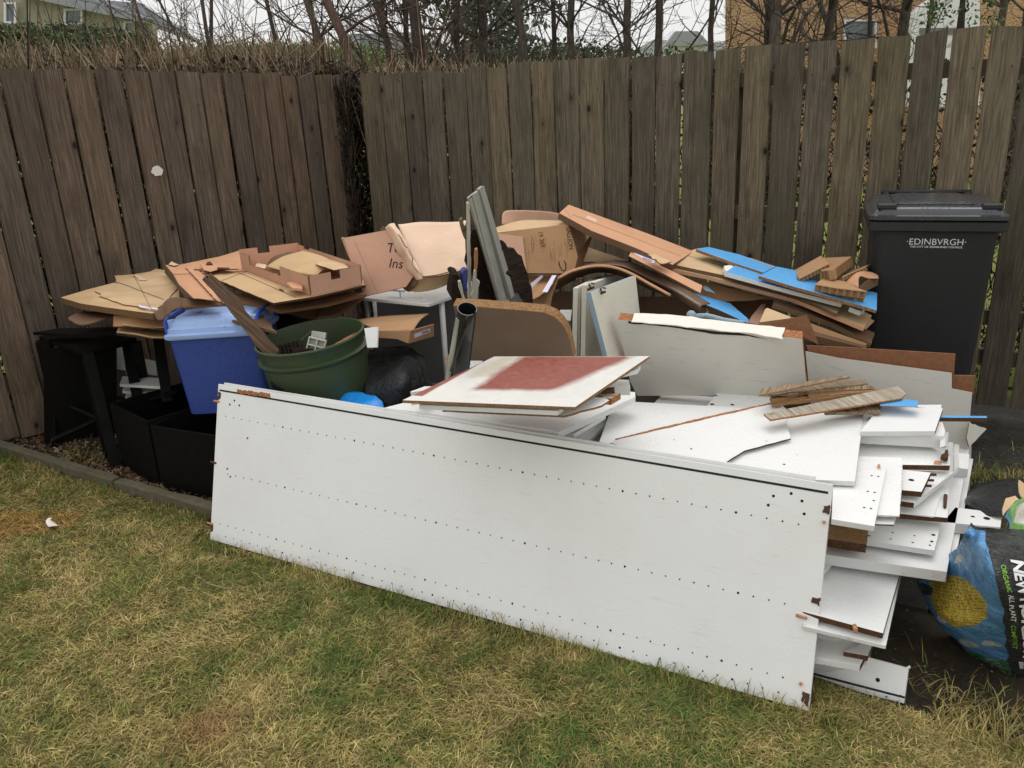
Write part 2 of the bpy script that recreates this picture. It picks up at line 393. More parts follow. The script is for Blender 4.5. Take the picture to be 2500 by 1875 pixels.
MT['ink'] = m_plain('black_ink', srgb(40, 34, 34), .7, .2)
MT['inkP'] = m_plain('violet_print', srgb(110, 95, 150), .7, .2)
MT['brownlam'] = m_plain('brown_laminate', srgb(120, 100, 82), .5, .35)
MT['hardbrown'] = m_plain('brown_hardboard', srgb(138, 94, 66), .7, .3, .001, 60, .5, .5)
MT['galv'] = m_plain('galvanised_steel', srgb(176, 176, 172), .42, .5, .001, 30, .3, .35, .75)
MT['pvcblack'] = m_plain('glossy_black_plastic', srgb(34, 36, 38), .22, .6)
MT['pvcwhite'] = m_plain('off_white_pipe', srgb(200, 198, 186), .4, .5)
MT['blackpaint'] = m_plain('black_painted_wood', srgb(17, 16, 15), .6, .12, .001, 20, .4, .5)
MT['bin'] = m_plain('charcoal_bin_plastic', srgb(40, 41, 43), .5, .4, .0008, 30, .3, .2)
MT['binlid'] = m_plain('charcoal_lid_plastic', srgb(58, 60, 65), .24, .6, .0006, 8, .3, .3, None, .3)
MT['wheel'] = m_plain('black_rubber', srgb(26, 26, 26), .8)
MT['letter'] = m_plain('white_print', srgb(225, 225, 225), .6)
MT['coolB'] = m_plain('dark_blue_plastic', srgb(52, 74, 150), .42, .45, .001, 60, .3, .12, None, .15)
MT['coolL'] = m_plain('light_blue_plastic', srgb(164, 192, 244), .38, .5, .001, 10, .2, .1, None, .35)
MT['coolH'] = m_plain('royal_blue_plastic', srgb(60, 88, 186), .4)
MT['green'] = m_plain('dark_green_plastic', srgb(62, 76, 50), .48, .45, .001, 6, .3, .35)
MT['blueboard'] = m_plain('sky_blue_laminate', srgb(92, 168, 226), .35, .4, .0008, 8, .3, .08, None, .1)
MT['bluebag'] = m_plain('bright_blue_polythene', srgb(20, 140, 225), .35, .5, .01, 14, .8, .2)
MT['blackbag'] = m_plain('black_polythene', srgb(24, 27, 30), .26, .6, .05, 13, 1., .3)
MT['rot'] = m_wood('rotten_dark_wood', srgb(70, 50, 40), srgb(26, 20, 18), .02, 'Y')
MT['stickw'] = m_wood('splintered_wood', srgb(160, 140, 114), srgb(96, 78, 60))
MT['stickg'] = m_wood('weathered_grey_batten', srgb(186, 176, 160), srgb(128, 114, 98))
MT['plank'] = m_wood('old_brown_plank', srgb(116, 92, 72), srgb(58, 44, 36))
MT['orange'] = m_plain('beech_dowel', srgb(190, 136, 98), .6)
MT['rust'] = m_plain('rusty_fixing', srgb(88, 60, 48), .7, .3, .003, 80, .9, .6)
MT['foil'] = m_plain('torn_white_lining', srgb(232, 228, 218), .6, .3, .005, 30, .9, .12)
MT['paleblue'] = m_plain('pale_blue_plastic', srgb(150, 170, 185), .5)
MT['concrete'] = m_plain('mossy_concrete', srgb(104, 98, 80), .9, .2, .004, 30, .9, .6)
MT['bluepl'] = m_plain('violet_blue_plastic', srgb(80, 84, 150), .4)

def m_red(o):
    """white sheet with dull red paint: the painted areas are bounded by lines of the sheet's own plane, feathered by noise"""
    s = NB('red_patch_paint', .38, .5); v = s.coord(rnd=False); sp = s.n('ShaderNodeSeparateXYZ'); s.l(v, sp.inputs[0])
    n1 = s.noise(v, 9, 5, .65); n2 = s.noise(v, 40, 4); n3 = s.noise(s.coord((4, 30, 4), rnd=False), 3, 4, .7)
    def area(px, feather):
        P = [on_local(o, x, y, 0) for x, y in px]; c = sum(P, Vector())/len(P); m = None
        for i in range(len(P)):
            a, b = P[i], P[(i+1) % len(P)]; nx_, ny_ = -(b.y-a.y), b.x-a.x; L = math.hypot(nx_, ny_); nx_ /= L; ny_ /= L; d = -(nx_*a.x+ny_*a.y)
            if nx_*c.x+ny_*c.y+d < 0: nx_, ny_, d = -nx_, -ny_, -d
            e = s.math('ADD', s.math('ADD', s.math('MULTIPLY', sp.outputs[0], nx_), s.math('MULTIPLY', sp.outputs[1], ny_)), d)
            e = s.math('ADD', e, s.math('MULTIPLY', s.math('SUBTRACT', s.math('ADD', n1, s.math('MULTIPLY', n3, .5)), .75), feather*2.2)); e = s.rng(e, -feather, feather)
            m = e if m is None else s.math('MULTIPLY', m, e)
        return m
    main = area(w('N', (640, 352), (1270, 358), (1890, 92), (1030, 92)), .016); side = area(w('N', (175, 398), (255, 402), (830, 80), (700, 80)), .004)
    beige = area(w('N', (590, 260), (800, 250), (1010, 100), (840, 100)), .02)
    red = s.mix(s.math('MULTIPLY', s.rng(n1, .5, .75), .35), srgb(142, 76, 64), srgb(160, 104, 90)); red = s.mix(s.math('MULTIPLY', s.rng(n2, .62, .75), .4), red, srgb(176, 140, 128))
    wh = s.mix(s.math('MULTIPLY', s.rng(s.noise(v, 4, 4), .5, .66), .25), srgb(218, 216, 210), srgb(196, 190, 176)); wh = s.mix(s.math('MULTIPLY', beige, .55), wh, srgb(176, 160, 126))
    c = s.mix(s.math('MAXIMUM', main, side), wh, red)
    return s.done(c, s.rng(n2, .3, .7, .28, .5), s.bump(n1, .003, .5))

# ================================================================== GROUND
def m_ground():
    s = NB('damp_soil', .85, .3); v = s.coord(kind='Object', rnd=False); n1 = s.noise(v, 3, 6, .65); n2 = s.noise(v, 40, 5, .7)
    c = s.mix(s.rng(n1, .35, .65), srgb(52, 46, 38), srgb(78, 68, 52)); c = s.mix(s.math('MULTIPLY', s.rng(n2, .4, .7), .5), c, srgb(36, 32, 28))
    return s.done(c, None, s.bump(n2, .01, .8))
def m_lawnbase():
    s = NB('lawn_thatch', .95, .1); v = s.coord(rnd=False); n1 = s.noise(v, 1.6, 6, .65); n2 = s.noise(v, 70, 5, .7)
    c = s.mix(s.rng(n1, .35, .65), srgb(104, 100, 62), srgb(132, 116, 78)); c = s.mix(s.math('MULTIPLY', s.rng(n2, .4, .65), .6), c, srgb(66, 58, 38))
    return s.done(c, None, s.bump(n2, .01, .9))
def m_farlawn():
    s = NB('far_lawn', .95, .1); v = s.coord(rnd=False); n1 = s.noise(v, .8, 6, .65); n2 = s.noise(v, 30, 5, .7)
    c = s.mix(s.rng(n1, .35, .65), srgb(118, 128, 66), srgb(146, 150, 88)); c = s.mix(s.math('MULTIPLY', s.rng(n2, .4, .65), .4), c, srgb(70, 78, 36))
    return s.done(c, None, s.bump(n2, .02, .9))
def m_pave():
    s = NB('wet_dark_paving', .35, .5); v = s.coord(rnd=False); n1 = s.noise(v, 5, 6, .65); n2 = s.noise(v, 60, 5, .7)
    c = s.mix(s.rng(n1, .35, .65), srgb(44, 42, 38), srgb(64, 61, 55)); sp = s.vor(v, 75); c = s.mix(s.math('MULTIPLY', s.rng(sp, .08, .16, 1, 0), s.rng(n1, .48, .56, 0, .8)), c, srgb(170, 168, 160))
    return s.done(c, s.rng(n1, .35, .65, .3, .75), s.bump(s.math('ADD', n2, n1), .006, .8))
MT['soil'] = m_ground(); MT['thatch'] = m_lawnbase(); MT['farlawn'] = m_farlawn(); MT['pave'] = m_pave()
meshobj('ground', [(-90, -20, -.03), (90, -20, -.03), (90, 160, -.03), (-90, 160, -.03)], [[0, 1, 2, 3]], MT['farlawn'], kind='structure')
# yard soil under the heap
meshobj('yard_soil', [(-2.85, 3.95, -.012), (-1.25, 2.9, -.012), (.8, 1.8, -.012), (2.2, 1.0, -.012), (3.4, 3.4, -.012), (2.6, 4.2, -.012), (-1.1, 6.1, -.012)], [[0, 1, 2, 3, 4, 5, 6]], MT['soil'], kind='structure')
# lawn sheet, gently uneven
def lawn_z(x, y):
    d = (2.96+(x+1.24)*-.557-y)*.87           # distance in front of the panel foot; the turf is pressed down there
    return (-.022*math.exp(-(d/.12)**2) if -1.3 < x < .8 else 0)+.018*mnoise.noise(Vector((x*.9, y*.9, 3)))+.008*mnoise.noise(Vector((x*4, y*4, 9)))
KL = [(-4.2, 4.92), (-2.69, 3.96), (-1.3, 3.10), (.80, 1.95), (1.5, 1.52), (3.2, .45)]      # edge of the lawn
def kerb_y(x):
    for (a, b), (c, d) in zip(KL, KL[1:]):
        if a <= x <= c: return b+(d-b)*(x-a)/(c-a)
    return KL[-1][1]
nx, ny = 60, 40; V = []; Fs = []
for i in range(nx+1):
    x = -4.2+7.4*i/nx
    for j in range(ny+1):
        y0, y1 = -1.0, kerb_y(x)-.01; y = y0+(y1-y0)*j/ny; V.append((x, y, lawn_z(x, y)+.002))
for i in range(nx):
    for j in range(ny): Fs.append([i*(ny+1)+j, (i+1)*(ny+1)+j, (i+1)*(ny+1)+j+1, i*(ny+1)+j+1])
meshobj('lawn', V, Fs, MT['thatch'], smooth=True, kind='structure')
# kerb edging stones
ker = empty('kerb_edging', (-1.9, 3.4, 0), kind='structure', label='mossy concrete edging between the lawn and the gravel strip')
xs = np.arange(-2.75, -.2, .92)
for a in xs:
    b = a+.905; ya, yb = kerb_y(a)+.012, kerb_y(b)+.012; d = np.array([b-a, yb-ya]); L = np.linalg.norm(d); d /= L; n2 = np.array([-d[1], d[0]])
    bm = bmesh.new(); box_bm(bm, (0, 0, 0), (L, .05, .16))
    bmesh.ops.subdivide_edges(bm, edges=[e for e in bm.edges if abs(e.verts[0].co.x-e.verts[1].co.x) > .5], cuts=14)
    for v_ in bm.verts: v_.co += Vector((0, random.gauss(0, .0025), random.gauss(0, .0025)))
    m4 = Matrix.Translation(((a+b)/2+n2[0]*.025, (ya+yb)/2+n2[1]*.025, -.022)) @ Matrix.Rotation(math.atan2(d[1], d[0]), 4, 'Z')
    bmobj('kerb_stone', bm, MT['concrete'], ker, mat4=m4, bev=.006)
# gravel, chippings and litter on the strip and round the heap
def scatter(name, n, area, size, cols, z0, flat=.5, seed=1, label=None, dens=None):
    r = np.random.default_rng(seed); base = np.array([(1, 0, 0), (-1, 0, 0), (0, 1, 0), (0, -1, 0), (0, 0, 1), (0, 0, -1)], float)
    fc = [(0, 2, 4), (2, 1, 4), (1, 3, 4), (3, 0, 4), (2, 0, 5), (1, 2, 5), (3, 1, 5), (0, 3, 5)]
    V = []; Fs = []; C = []
    for i in range(n):
        x, y = area(r)
        if dens and r.random() > dens(x, y): continue
        s = size*r.uniform(.4, 1.5); a = r.uniform(0, 6.28); ca, sa = math.cos(a), math.sin(a); P = base*(1+r.uniform(-.3, .3, (6, 3)))*np.array([s, s*r.uniform(.5, 1), s*flat])
        P = np.stack([P[:, 0]*ca-P[:, 1]*sa, P[:, 0]*sa+P[:, 1]*ca, P[:, 2]], 1)+np.array([x, y, z0(x, y) if callable(z0) else z0])
        b = len(V); V += P.tolist(); Fs += [(f[0]+b, f[1]+b, f[2]+b) for f in fc]; c = cols[r.integers(len(cols))]; k = r.uniform(.6, 1.3); C += [(c[0]*k, c[1]*k, c[2]*k, 1)]*6
    o = meshobj(name, V, Fs, MT['vcol'], kind='stuff', label=label); at = o.data.color_attributes.new('Col', 'FLOAT_COLOR', 'POINT'); at.data.foreach_set('color', np.array(C).ravel()); return o
def m_vcol(name, rough, tr=0, spec=.3):
    s = NB(name, rough, spec); a = s.n('ShaderNodeAttribute', attribute_name='Col'); m = s.done(a.outputs['Color'])
    if tr:
        t = s.n('ShaderNodeBsdfTranslucent'); s.l(a.outputs['Color'], t.inputs[0]); mx = s.n('ShaderNodeMixShader'); mx.inputs[0].default_value = tr
        out = s.t.nodes['Material Output']; s.l(s.b.outputs[0], mx.inputs[1]); s.l(t.outputs[0], mx.inputs[2]); s.l(mx.outputs[0], out.inputs[0])
    return m
MT['vcol'] = m_vcol('stone_chips', .6); MT['blade'] = m_vcol('grass_blades', .6, .25, .25); MT['leaf'] = m_vcol('leaves', .5, .2)
def ar_strip(r):
    x = r.uniform(-2.75, .6); return x, kerb_y(x)+.06+abs(r.normal(0, .22))
g_cols = [srgb(150, 145, 135), srgb(120, 108, 92), srgb(84, 72, 60), srgb(190, 186, 176), srgb(70, 52, 42)]
scatter('gravel', 7000, ar_strip, .009, g_cols, -.004, .5, 3, 'small grey and pale stone chippings along the kerb')
def ar_right(r): 
    return r.uniform(1.0, 2.9), r.uniform(1.6, 3.9)
scatter('chippings', 3000, ar_right, .0042, [srgb(120, 118, 110), srgb(70, 66, 60), srgb(50, 46, 40)], .004, .4, 5, 'scattered pale chips on the dark ground beside the heap')
# wet paving slabs on the right
pav = empty('paving', (2.2, 3., 0), kind='structure', label='wet dark paving slabs in front of the wheelie bin')
ux, uy = np.array([.86, -.50]), np.array([.50, .86]); k = 0
for i in range(-1, 4):
    for j in range(0, 5):
        c = np.array([1.62, 2.35])+ux*i*.455+uy*j*.455
        if c[0] < .6: continue
        bm = bmesh.new(); box_bm(bm, (0, 0, 0), (.445, .445, .04)); bmesh.ops.subdivide_edges(bm, edges=bm.edges[:], cuts=3, use_grid_fill=True)
        m4 = Matrix.Translation((c[0], c[1], -.018+random.uniform(-.003, .003))) @ Matrix.Rotation(-.526, 4, 'Z') @ Matrix.Rotation(random.gauss(0, .006), 4, 'X')
        bmobj('paving_slab', bm, MT['pave'], pav, mat4=m4, bev=.004)

# ------------------------------------------------------------------ grass
def blades(name, pts, length, width, colf, lean=(58, 88), seed=0, label=None, swirl=True, zf=None, kind='stuff', mat='blade'):
    r = np.random.default_rng(seed); n = len(pts); P = np.array(pts); 
    L = length*r.uniform(.5, 1.35, n); W2 = width*r.uniform(.6, 1.3, n)/2
    if swirl: ang = np.array([mnoise.noise(Vector((p[0]*2.3, p[1]*2.3, 0)))*4 for p in P])+r.normal(0, 1.5, n)
    else: ang = r.uniform(0, 6.283, n)
    ln = np.radians(r.uniform(lean[0], lean[1], n)); d = np.stack([np.cos(ang)*np.sin(ln), np.sin(ang)*np.sin(ln), np.cos(ln)], 1)
    sd_ = np.stack([-np.sin(ang+r.normal(0, .5, n)), np.cos(ang), r.normal(0, .35, n)], 1); sd_ /= np.linalg.norm(sd_, axis=1)[:, None]
    mid = P+d*(L*.5)[:, None]; mid[:, 2] += L*.10; tip = P+d*L[:, None]; tip[:, 2] -= L*r.uniform(-.05, .22, n); tip[:, 2] = np.maximum(tip[:, 2], P[:, 2]-.002)
    V = np.stack([P-sd_*W2[:, None], P+sd_*W2[:, None], mid+sd_*(W2*.85)[:, None], mid-sd_*(W2*.85)[:, None], tip], 1).reshape(-1, 3)
    b = (np.arange(n)*5)[:, None]; q = (b+np.array([0, 1, 2, 3])).tolist(); t = (b+np.array([3, 2, 4])).tolist()
    me = bpy.data.meshes.new(name); me.vertices.add(n*5); me.vertices.foreach_set('co', V.ravel())
    loops = np.concatenate([b+np.array([0, 1, 2, 3]), b+np.array([3, 2, 4])], 1).ravel(); me.loops.add(n*7); me.loops.foreach_set('vertex_index', loops.astype(np.int32))
    st = ((np.arange(n)*7)[:, None]+np.array([0, 4])).ravel(); me.polygons.add(n*2); me.polygons.foreach_set('loop_start', st.astype(np.int32)); me.polygons.foreach_set('loop_total', np.tile([4, 3], n).astype(np.int32))
    me.update(); me.validate(); me.materials.append(MT[mat]); C = colf(P, r); C = np.repeat(C[:, None, :], 5, 1).reshape(-1, 4)
    at = me.color_attributes.new('Col', 'FLOAT_COLOR', 'POINT'); at.data.foreach_set('color', C.ravel())
    o = bpy.data.objects.new(name, me); COL.objects.link(o); return tag(o, kind=kind, label=label)
pr_ = pz(495, 1790, 0)
def gcol(P, r):
    n = len(P); pal = np.array([srgb(166, 154, 98), srgb(148, 138, 84), srgb(190, 174, 122), srgb(122, 128, 66), srgb(92, 116, 56), srgb(140, 144, 80), srgb(122, 96, 66)])
    f = np.array([.45*mnoise.noise(Vector((p[0]*1.5, p[1]*1.5, 5)))+.6*mnoise.noise(Vector((p[0]*4.5, p[1]*5.5, 8)))+.45*mnoise.noise(Vector((p[0]*11, p[1]*13, 18))) for p in P])
    u = r.uniform(0, 1, n)+f*.85+.03; idx = np.where(u < .22, 2, np.where(u < .42, 0, np.where(u < .6, 1, np.where(u < .74, 5, np.where(u < .9, 3, 4)))))
    idx = np.where(r.uniform(0, 1, n) < .07, 6, idx); C = pal[idx]*r.uniform(.6, 1.25, (n, 1)); 
    h = np.array([mnoise.noise(Vector((p[0]*.9+4, p[1]*1.1, 2))) for p in P]); rust = (h > .47)[:, None]; C = np.where(rust, C*np.array([1.18, .92, .8, 1]), C)
    m_ = np.array([1+.38*mnoise.noise(Vector((p[0]*16, p[1]*16, 1)))+.2*mnoise.noise(Vector((p[0]*40, p[1]*40, 1))) for p in P]); C *= 1.1*m_[:, None]*np.array([[1.03, 1., .94, 1]]); g_ = np.exp(-((P[:, 0]-pr_[0])**2+(P[:, 1]-pr_[1])**2)/.09**2)[:, None]; C = C*(1-g_*.7)+g_*.7*np.array([[.33, .17, .07, 1]])
    C[:, 3] = 1; return C
N = 420000; px = rng.uniform(-3.7, 2.8, N); u = rng.uniform(0, 1, N); ky = np.array([kerb_y(x) for x in px]); py_ = 1.15+(ky-1.15)*u**.9
keep = (np.abs(px) < py_*.72+.8) & (ky > 1.15); px, py_ = px[keep], py_[keep]
pts = np.stack([px, py_, np.array([lawn_z(x, y) for x, y in zip(px, py_)])+rng.uniform(0, .012, len(px))], 1)
blades('lawn_grass', pts, .034, .0025, gcol, seed=2, label='patchy matted winter grass, straw coloured and green')
# longer tufts along the panel foot and kerb
def line_pts(n, x0, x1, off, spread, seed):
    r = np.random.default_rng(seed); x = r.uniform(x0, x1, n); cl = np.array([mnoise.noise(Vector((a*5, seed, 0))) for a in x]) > -.12; x = x[cl]; y = np.array([kerb_y(a) for a in x])+off+r.normal(0, spread, len(x)); return np.stack([x, y, np.full(len(x), .004)], 1)
blades('edge_grass', np.concatenate([line_pts(1300, -1.25, .85, -.16, .02, 4), line_pts(1500, -2.75, -1.3, -.02, .02, 6)]), .045, .0026, gcol, (8, 60), 3, 'longer grass tufts along the foot of the white panel and the kerb')
r_ = np.random.default_rng(9); x = r_.uniform(1.08, 2.3, 3200); y = np.array([kerb_y(a) for a in x])+np.abs(r_.normal(0, .13, len(x)))-.05
p2 = np.stack([x, y, np.full(len(x), .004)], 1)
tf = []
for (cx_, cy_, n_, s_) in ((1.72, 2.72, 420, .09), (1.95, 3.2, 300, .10), (2.15, 3.12, 380, .10), (1.6, 2.9, 200, .07), (-1.62, 3.42, 120, .04), (-2.2, 3.85, 250, .14), (2.45, 3.4, 200, .1)):
    tf.append(np.stack([r_.normal(cx_, s_, n_), r_.normal(cy_, s_*.5, n_), np.full(n_, .004)], 1))
blades('straggly_grass', np.concatenate([p2]+tf), .06, .003, gcol, (20, 75), 5, 'straggly grass growing between the paving slabs')
# fallen brown leaves and litter on the strip
def lcol(P, r):
    pal = np.array([srgb(120, 84, 60), srgb(92, 60, 48), srgb(150, 120, 84), srgb(70, 50, 40)]); C = pal[r.integers(0, 4, len(P))]*r.uniform(.6, 1.2, (len(P), 1)); C[:, 3] = 1; return C
x = rng.uniform(-2.75, -.9, 1500); y = np.array([kerb_y(a) for a in x])+.08+np.abs(rng.normal(0, .2, len(x)))
blades('leaf_litter', np.stack([x, y, np.full(len(x), .006)], 1), .035, .011, lcol, (60, 88), 8, 'dead brown leaves lying on the gravel strip', swirl=False)

# ================================================================== FENCES
FC = np.array([-1.1, 5.9]); FL = np.array([-2.69, 4.02]); FR = np.array([2.33, 3.9])
def fence_line(px, py, A, B):
    A, B = np.array(A), np.array(B); n = np.array([B[1]-A[1], A[0]-B[0]]); d = ray(px, py); t = ((A-CAM[:2]) @ n)/(d[:2] @ n); p = CAM+t*d
    return (p[:2]-A) @ (B-A)/np.linalg.norm(B-A), p
def board(parent, A, u, s0, s1, z0, z1, mat, thick=.02, tilt=0., seed=0, out=0.):
    """one fence board: rounded section, slight bow, uneven sawn top"""
    r = random.Random(seed); wd = s1-s0; pr = [(-wd/2+.004, 0), (-wd/2, .004), (-wd/2, thick-.004), (-wd/2+.004, thick), (wd/2-.004, thick), (wd/2, thick-.004), (wd/2, .004), (wd/2-.004, 0)]
    V = []; Fs = []; K = 7; bow = r.gauss(0, .004); tw = r.gauss(0, .012); sk = r.gauss(0, .005)
    for k in range(K):
        f = k/(K-1); z = z0+(z1-z0)*f
        for x, y in pr:
            xx = x+bow*math.sin(f*3.14)+r.gauss(0, .0008)+tilt*(f-.5); yy = y+tw*(f-.4)*x/wd*2+r.gauss(0, .0006)
            V.append((xx, yy, z-z0+(sk*x/wd*2 if k == K-1 else 0)))
    n = 8
    for k in range(K-1):
        for i in range(n): Fs.append([k*n+i, (k+1)*n+i, (k+1)*n+(i+1) % n, k*n+(i+1) % n][::-1])
    Fs.append(list(range(n))); Fs.append(list(range((K-1)*n, K*n))[::-1])
    v = np.array([-u[1], u[0]])                                        # outward (away from the yard)
    c = A+u*(s0+s1)/2+v*out
    m4 = Matrix(((u[0], v[0], 0, c[0]), (u[1], v[1], 0, c[1]), (0, 0, 1, z0), (0, 0, 0, 1)))
    o = meshobj('board', V, Fs, mat, parent, mat4=m4)
    return o, m4
uL = (FC-FL)/np.linalg.norm(FC-FL); uR = (FR-FC)/np.linalg.norm(FR-FC)
fl = empty('timber_fence', (*((FL+FC)/2), 0), label='brown close-boarded timber fence on the left with a white paint blot', cat='fence')
fr = empty('timber_fence', (*((FR+FC)/2), 0), label='mossy grey timber fence behind the heap and wheelie bin with see-through gaps', cat='fence')
gl = [5, 150, 285, 415, 540, 655, 765, 870, 965, 1055, 1137, 1215, 1290, 1365, 1437, 1490]
sl = [fence_line(g/1.77, 185, FL, FC)[0] for g in gl]; sl = [sl[0]-.155*k for k in range(10, 0, -1)]+sl
LB = []
for i in range(len(sl)-1):
    f = (sl[i]+.2)/2.5; zt = 1.885-.065*min(1, max(0, f))+random.gauss(0, .004)
    o, m4 = board(fl, FL, uL, sl[i]+.006, sl[i+1]-.006, .035+random.gauss(0, .008), zt, MT['fenceL'], tilt=-.012, seed=i, out=random.choice([0, .003, .006])); LB.append((o, m4))
gr = [1298, 1355.6, 1415, 1475, 1538, 1600, 1665, 1740, 1806, 1877, 1956, 2035, 2123, 2210, 2295, 2385, 2476]
sr = [fence_line(g, 300, FC, FR)[0] for g in gr]
g0 = [887, 937, 988, 1035, 1086, 1142, 1192, 1242]
s0_ = [fence_line(g, 300, FC, FR)[0] for g in g0]; sr = s0_+sr+[sr[-1]+.15*k for k in range(1, 9)]
tops = [(887, 182), (1100, 172), (1298, 150), (1500, 141), (1665, 132), (1800, 118), (1956, 105), (2123, 92), (2210, 80), (2385, 64), (2476, 62)]
zs = [(fence_line(a, b, FC, FR)[0], fence_line(a, b, FC, FR)[1][2]) for a, b in tops]
RB = []
for i in range(len(sr)-1):
    f = max(0, min(1, (i-6)/12)); gp = .004+.0055*f
    zt = float(np.interp((sr[i]+sr[i+1])/2, [a for a, b in zs], [b for a, b in zs]))+random.gauss(0, .005)
    RB.append(board(fr, FC, uR, sr[i]+gp, sr[i+1]-gp, .05+random.gauss(0, .01), zt, MT['fenceR'], tilt=random.gauss(-.004, .004), seed=50+i, out=random.choice([0, .004, .007])))
def rail(parent, A, u, s0, s1, z, h, mat, out):
    v = np.array([-u[1], u[0]]); c = A+u*(s0+s1)/2+v*out; bm = bmesh.new(); box_bm(bm, (0, 0, 0), (s1-s0, .038, h))
    bmobj('rail', bm, mat, parent, mat4=Matrix(((u[0], v[0], 0, c[0]), (u[1], v[1], 0, c[1]), (0, 0, 1, z), (0, 0, 0, 1))), bev=.003)
for z in (.32, 1.0, 1.66): rail(fl, FL, uL, -1.5, 2.42, z, .09, MT['fenceL'], .05)
for z in (.30, .50, .98, 1.66): rail(fr, FC, uR, .30, 5.2, z, .075, MT['fenceR'], .052)
for s_ in (-.1, 1.6):
    c = FL+uL*s_+np.array([-uL[1], uL[0]])*.12; bm = bmesh.new(); box_bm(bm, (0, 0, .85), (.09, .09, 1.8)); bmobj('post', bm, MT['fenceL'], fl, mat4=Matrix.Translation((c[0], c[1], 0)) @ Matrix.Rotation(math.atan2(uL[1], uL[0]), 4, 'Z'), bev=.004)
for s_ in (.9, 2.7, 4.5):
    c = FC+uR*s_+np.array([-uR[1], uR[0]])*.12; bm = bmesh.new(); box_bm(bm, (0, 0, .85), (.09, .09, 1.7)); bmobj('post', bm, MT['fenceR'], fr, mat4=Matrix.Translation((c[0], c[1], 0)) @ Matrix.Rotation(math.atan2(uR[1], uR[0]), 4, 'Z'), bev=.004)
# nail heads along the rails
for par, boards_, zz in ((fl, LB, (.32, 1.0, 1.66)), (fr, RB, (.30, .98, 1.66))):
    V = []; Fs = []; inv_ = PW(par).inverted()
    for o_, m_ in boards_:
        for z_ in zz:
            for sx_ in (-.035, .035):
                c_ = m_ @ Vector((sx_+random.gauss(0, .004), -.0012, z_-m_.translation.z+random.gauss(0, .006))); b = len(V); ux_ = m_.to_3x3() @ Vector((1, 0, 0))
                for a in range(6): V.append(c_+ux_*(.0045*math.cos(a*1.047))+Vector((0, 0, .0045*math.sin(a*1.047))))
                Fs.append(list(range(b, b+6)))
    meshobj('nail_heads', V, Fs, MT['rust'], par, kind='stuff')
# white paint blot on one board
p = fence_line(383, 417, FL, FC); vL = np.array([-uL[1], uL[0]])
Vb = []; 
for a in range(18):
    rr = .034*(1+.05*math.sin(a*2.1)+random.uniform(-.09, .09)); Vb.append((rr*math.cos(a*math.pi/9), 0, rr*.85*math.sin(a*math.pi/9)))
q = FL+uL*p[0]-vL*.0035
meshobj('paint_blot', Vb, [list(range(18))], MT['foil'], fl, mat4=Matrix(((uL[0], vL[0], 0, q[0]), (uL[1], vL[1], 0, q[1]), (0, 0, 1, p[1][2]), (0, 0, 0, 1))), label='round white paint blot')

# ================================================================== BIG WHITE PANEL
PB = pl3((513, 1317, 'z', .0), (1975, 1737, 'z', .0), (2033, 1183, 'z', .578))
big = slab('wardrobe_side_panel', [(513, 1317), (1975, 1737), (2033, 1183), (533, 937)], PB, .018, MT['white'], edge=MT['whiteE'], cat='furniture panel',
           label='long white panel with rows of drilled holes, on edge on the grass before the heap')
def lerp(a, b, t): return (a[0]+(b[0]-a[0])*t, a[1]+(b[1]-a[1])*t)
def hom(u_, v_):
    """point of the panel from metric fractions: u along, v up"""
    c = [onp(x, y, PB) for x, y in ((513, 1317), (1975, 1737), (2033, 1183), (533, 937))]
    return (c[0]*(1-u_)+c[1]*u_)*(1-v_)+(c[3]*(1-u_)+c[2]*u_)*v_
def big_local(P, off): return PL[big.name][1].inverted() @ Vector(P+PB[1]*off)
V = []; Fs = []
def disc(P, r, off=.0006, n=10):
    c = big_local(P, off); b = len(V)
    for a in range(n): V.append((c.x+r*math.cos(a*2*math.pi/n), c.y+r*math.sin(a*2*math.pi/n), c.z))
    Fs.append(list(range(b, b+n)))
for v_, r_o in ((.80, 0), (.438, .012), (.115, 0), (.045, .015)):
    k = 0; u_ = .022+r_o
    while u_ < .975:
        disc(hom(u_, v_-.0*u_), .0036 if k % 8 == 7 else .0022+random.uniform(0, .0005)); u_ += .0312/2.3*1; u_ += .0002; k += 1
        u_ += .0136*.35
for u_, v_ in ((.03, .88), (.04, .91), (.052, .885), (.075, .69), (.935, .905), (.955, .93), (.968, .905), (.972, .85), (.93, .86), (.032, .47), (.04, .425)): disc(hom(u_, v_), .0042)
h = meshobj('peg_holes', V, Fs, MT['hole']); h.parent = big; h['kind'] = 'stuff'
# groove near the top edge
V = []; g0v, g1v = .955, .966
for u_ in (.004, .996):
    for v_ in (g0v, g1v): V.append(big_local(hom(u_, v_), .0007))
o = meshobj('groove', [V[0], V[2], V[3], V[1]], [[0, 1, 2, 3]], MT['groove']); o.parent = big
# torn chipboard scar, knocked corners, dowels
def ppatch(name, uv, mat, rough=.002, off=.0012, th=.002, **k):
    inv = PL[big.name][1].inverted(); Q = [inv @ Vector(hom(a, b)) for a, b in uv]; rp = rough_poly([(q.x, q.y) for q in Q], rough, .006)
    N_ = len(rp); V_ = [(q[0], q[1], off+th*random.uniform(.4, 1)) for q, _ in rp]+[(q[0], q[1], -.001) for q, _ in rp]
    F2 = [list(range(N_)), list(range(2*N_-1, N_-1, -1))]+[[i, i+N_, (i+1) % N_+N_, (i+1) % N_] for i in range(N_)]
    o = meshobj(name, V_, F2, mat); o.parent = big; return tag(o, **k)
ppatch('torn_edge', [(.047, .962), (.047, .988), (.12, .99), (.122, .966)], MT['chipO'], label='torn brown chipboard scar near the left end of the top edge')
ppatch('chipped_corner', [(.001, .895), (.007, .91), (.008, .94), (.002, .95)], MT['rust'], .001)
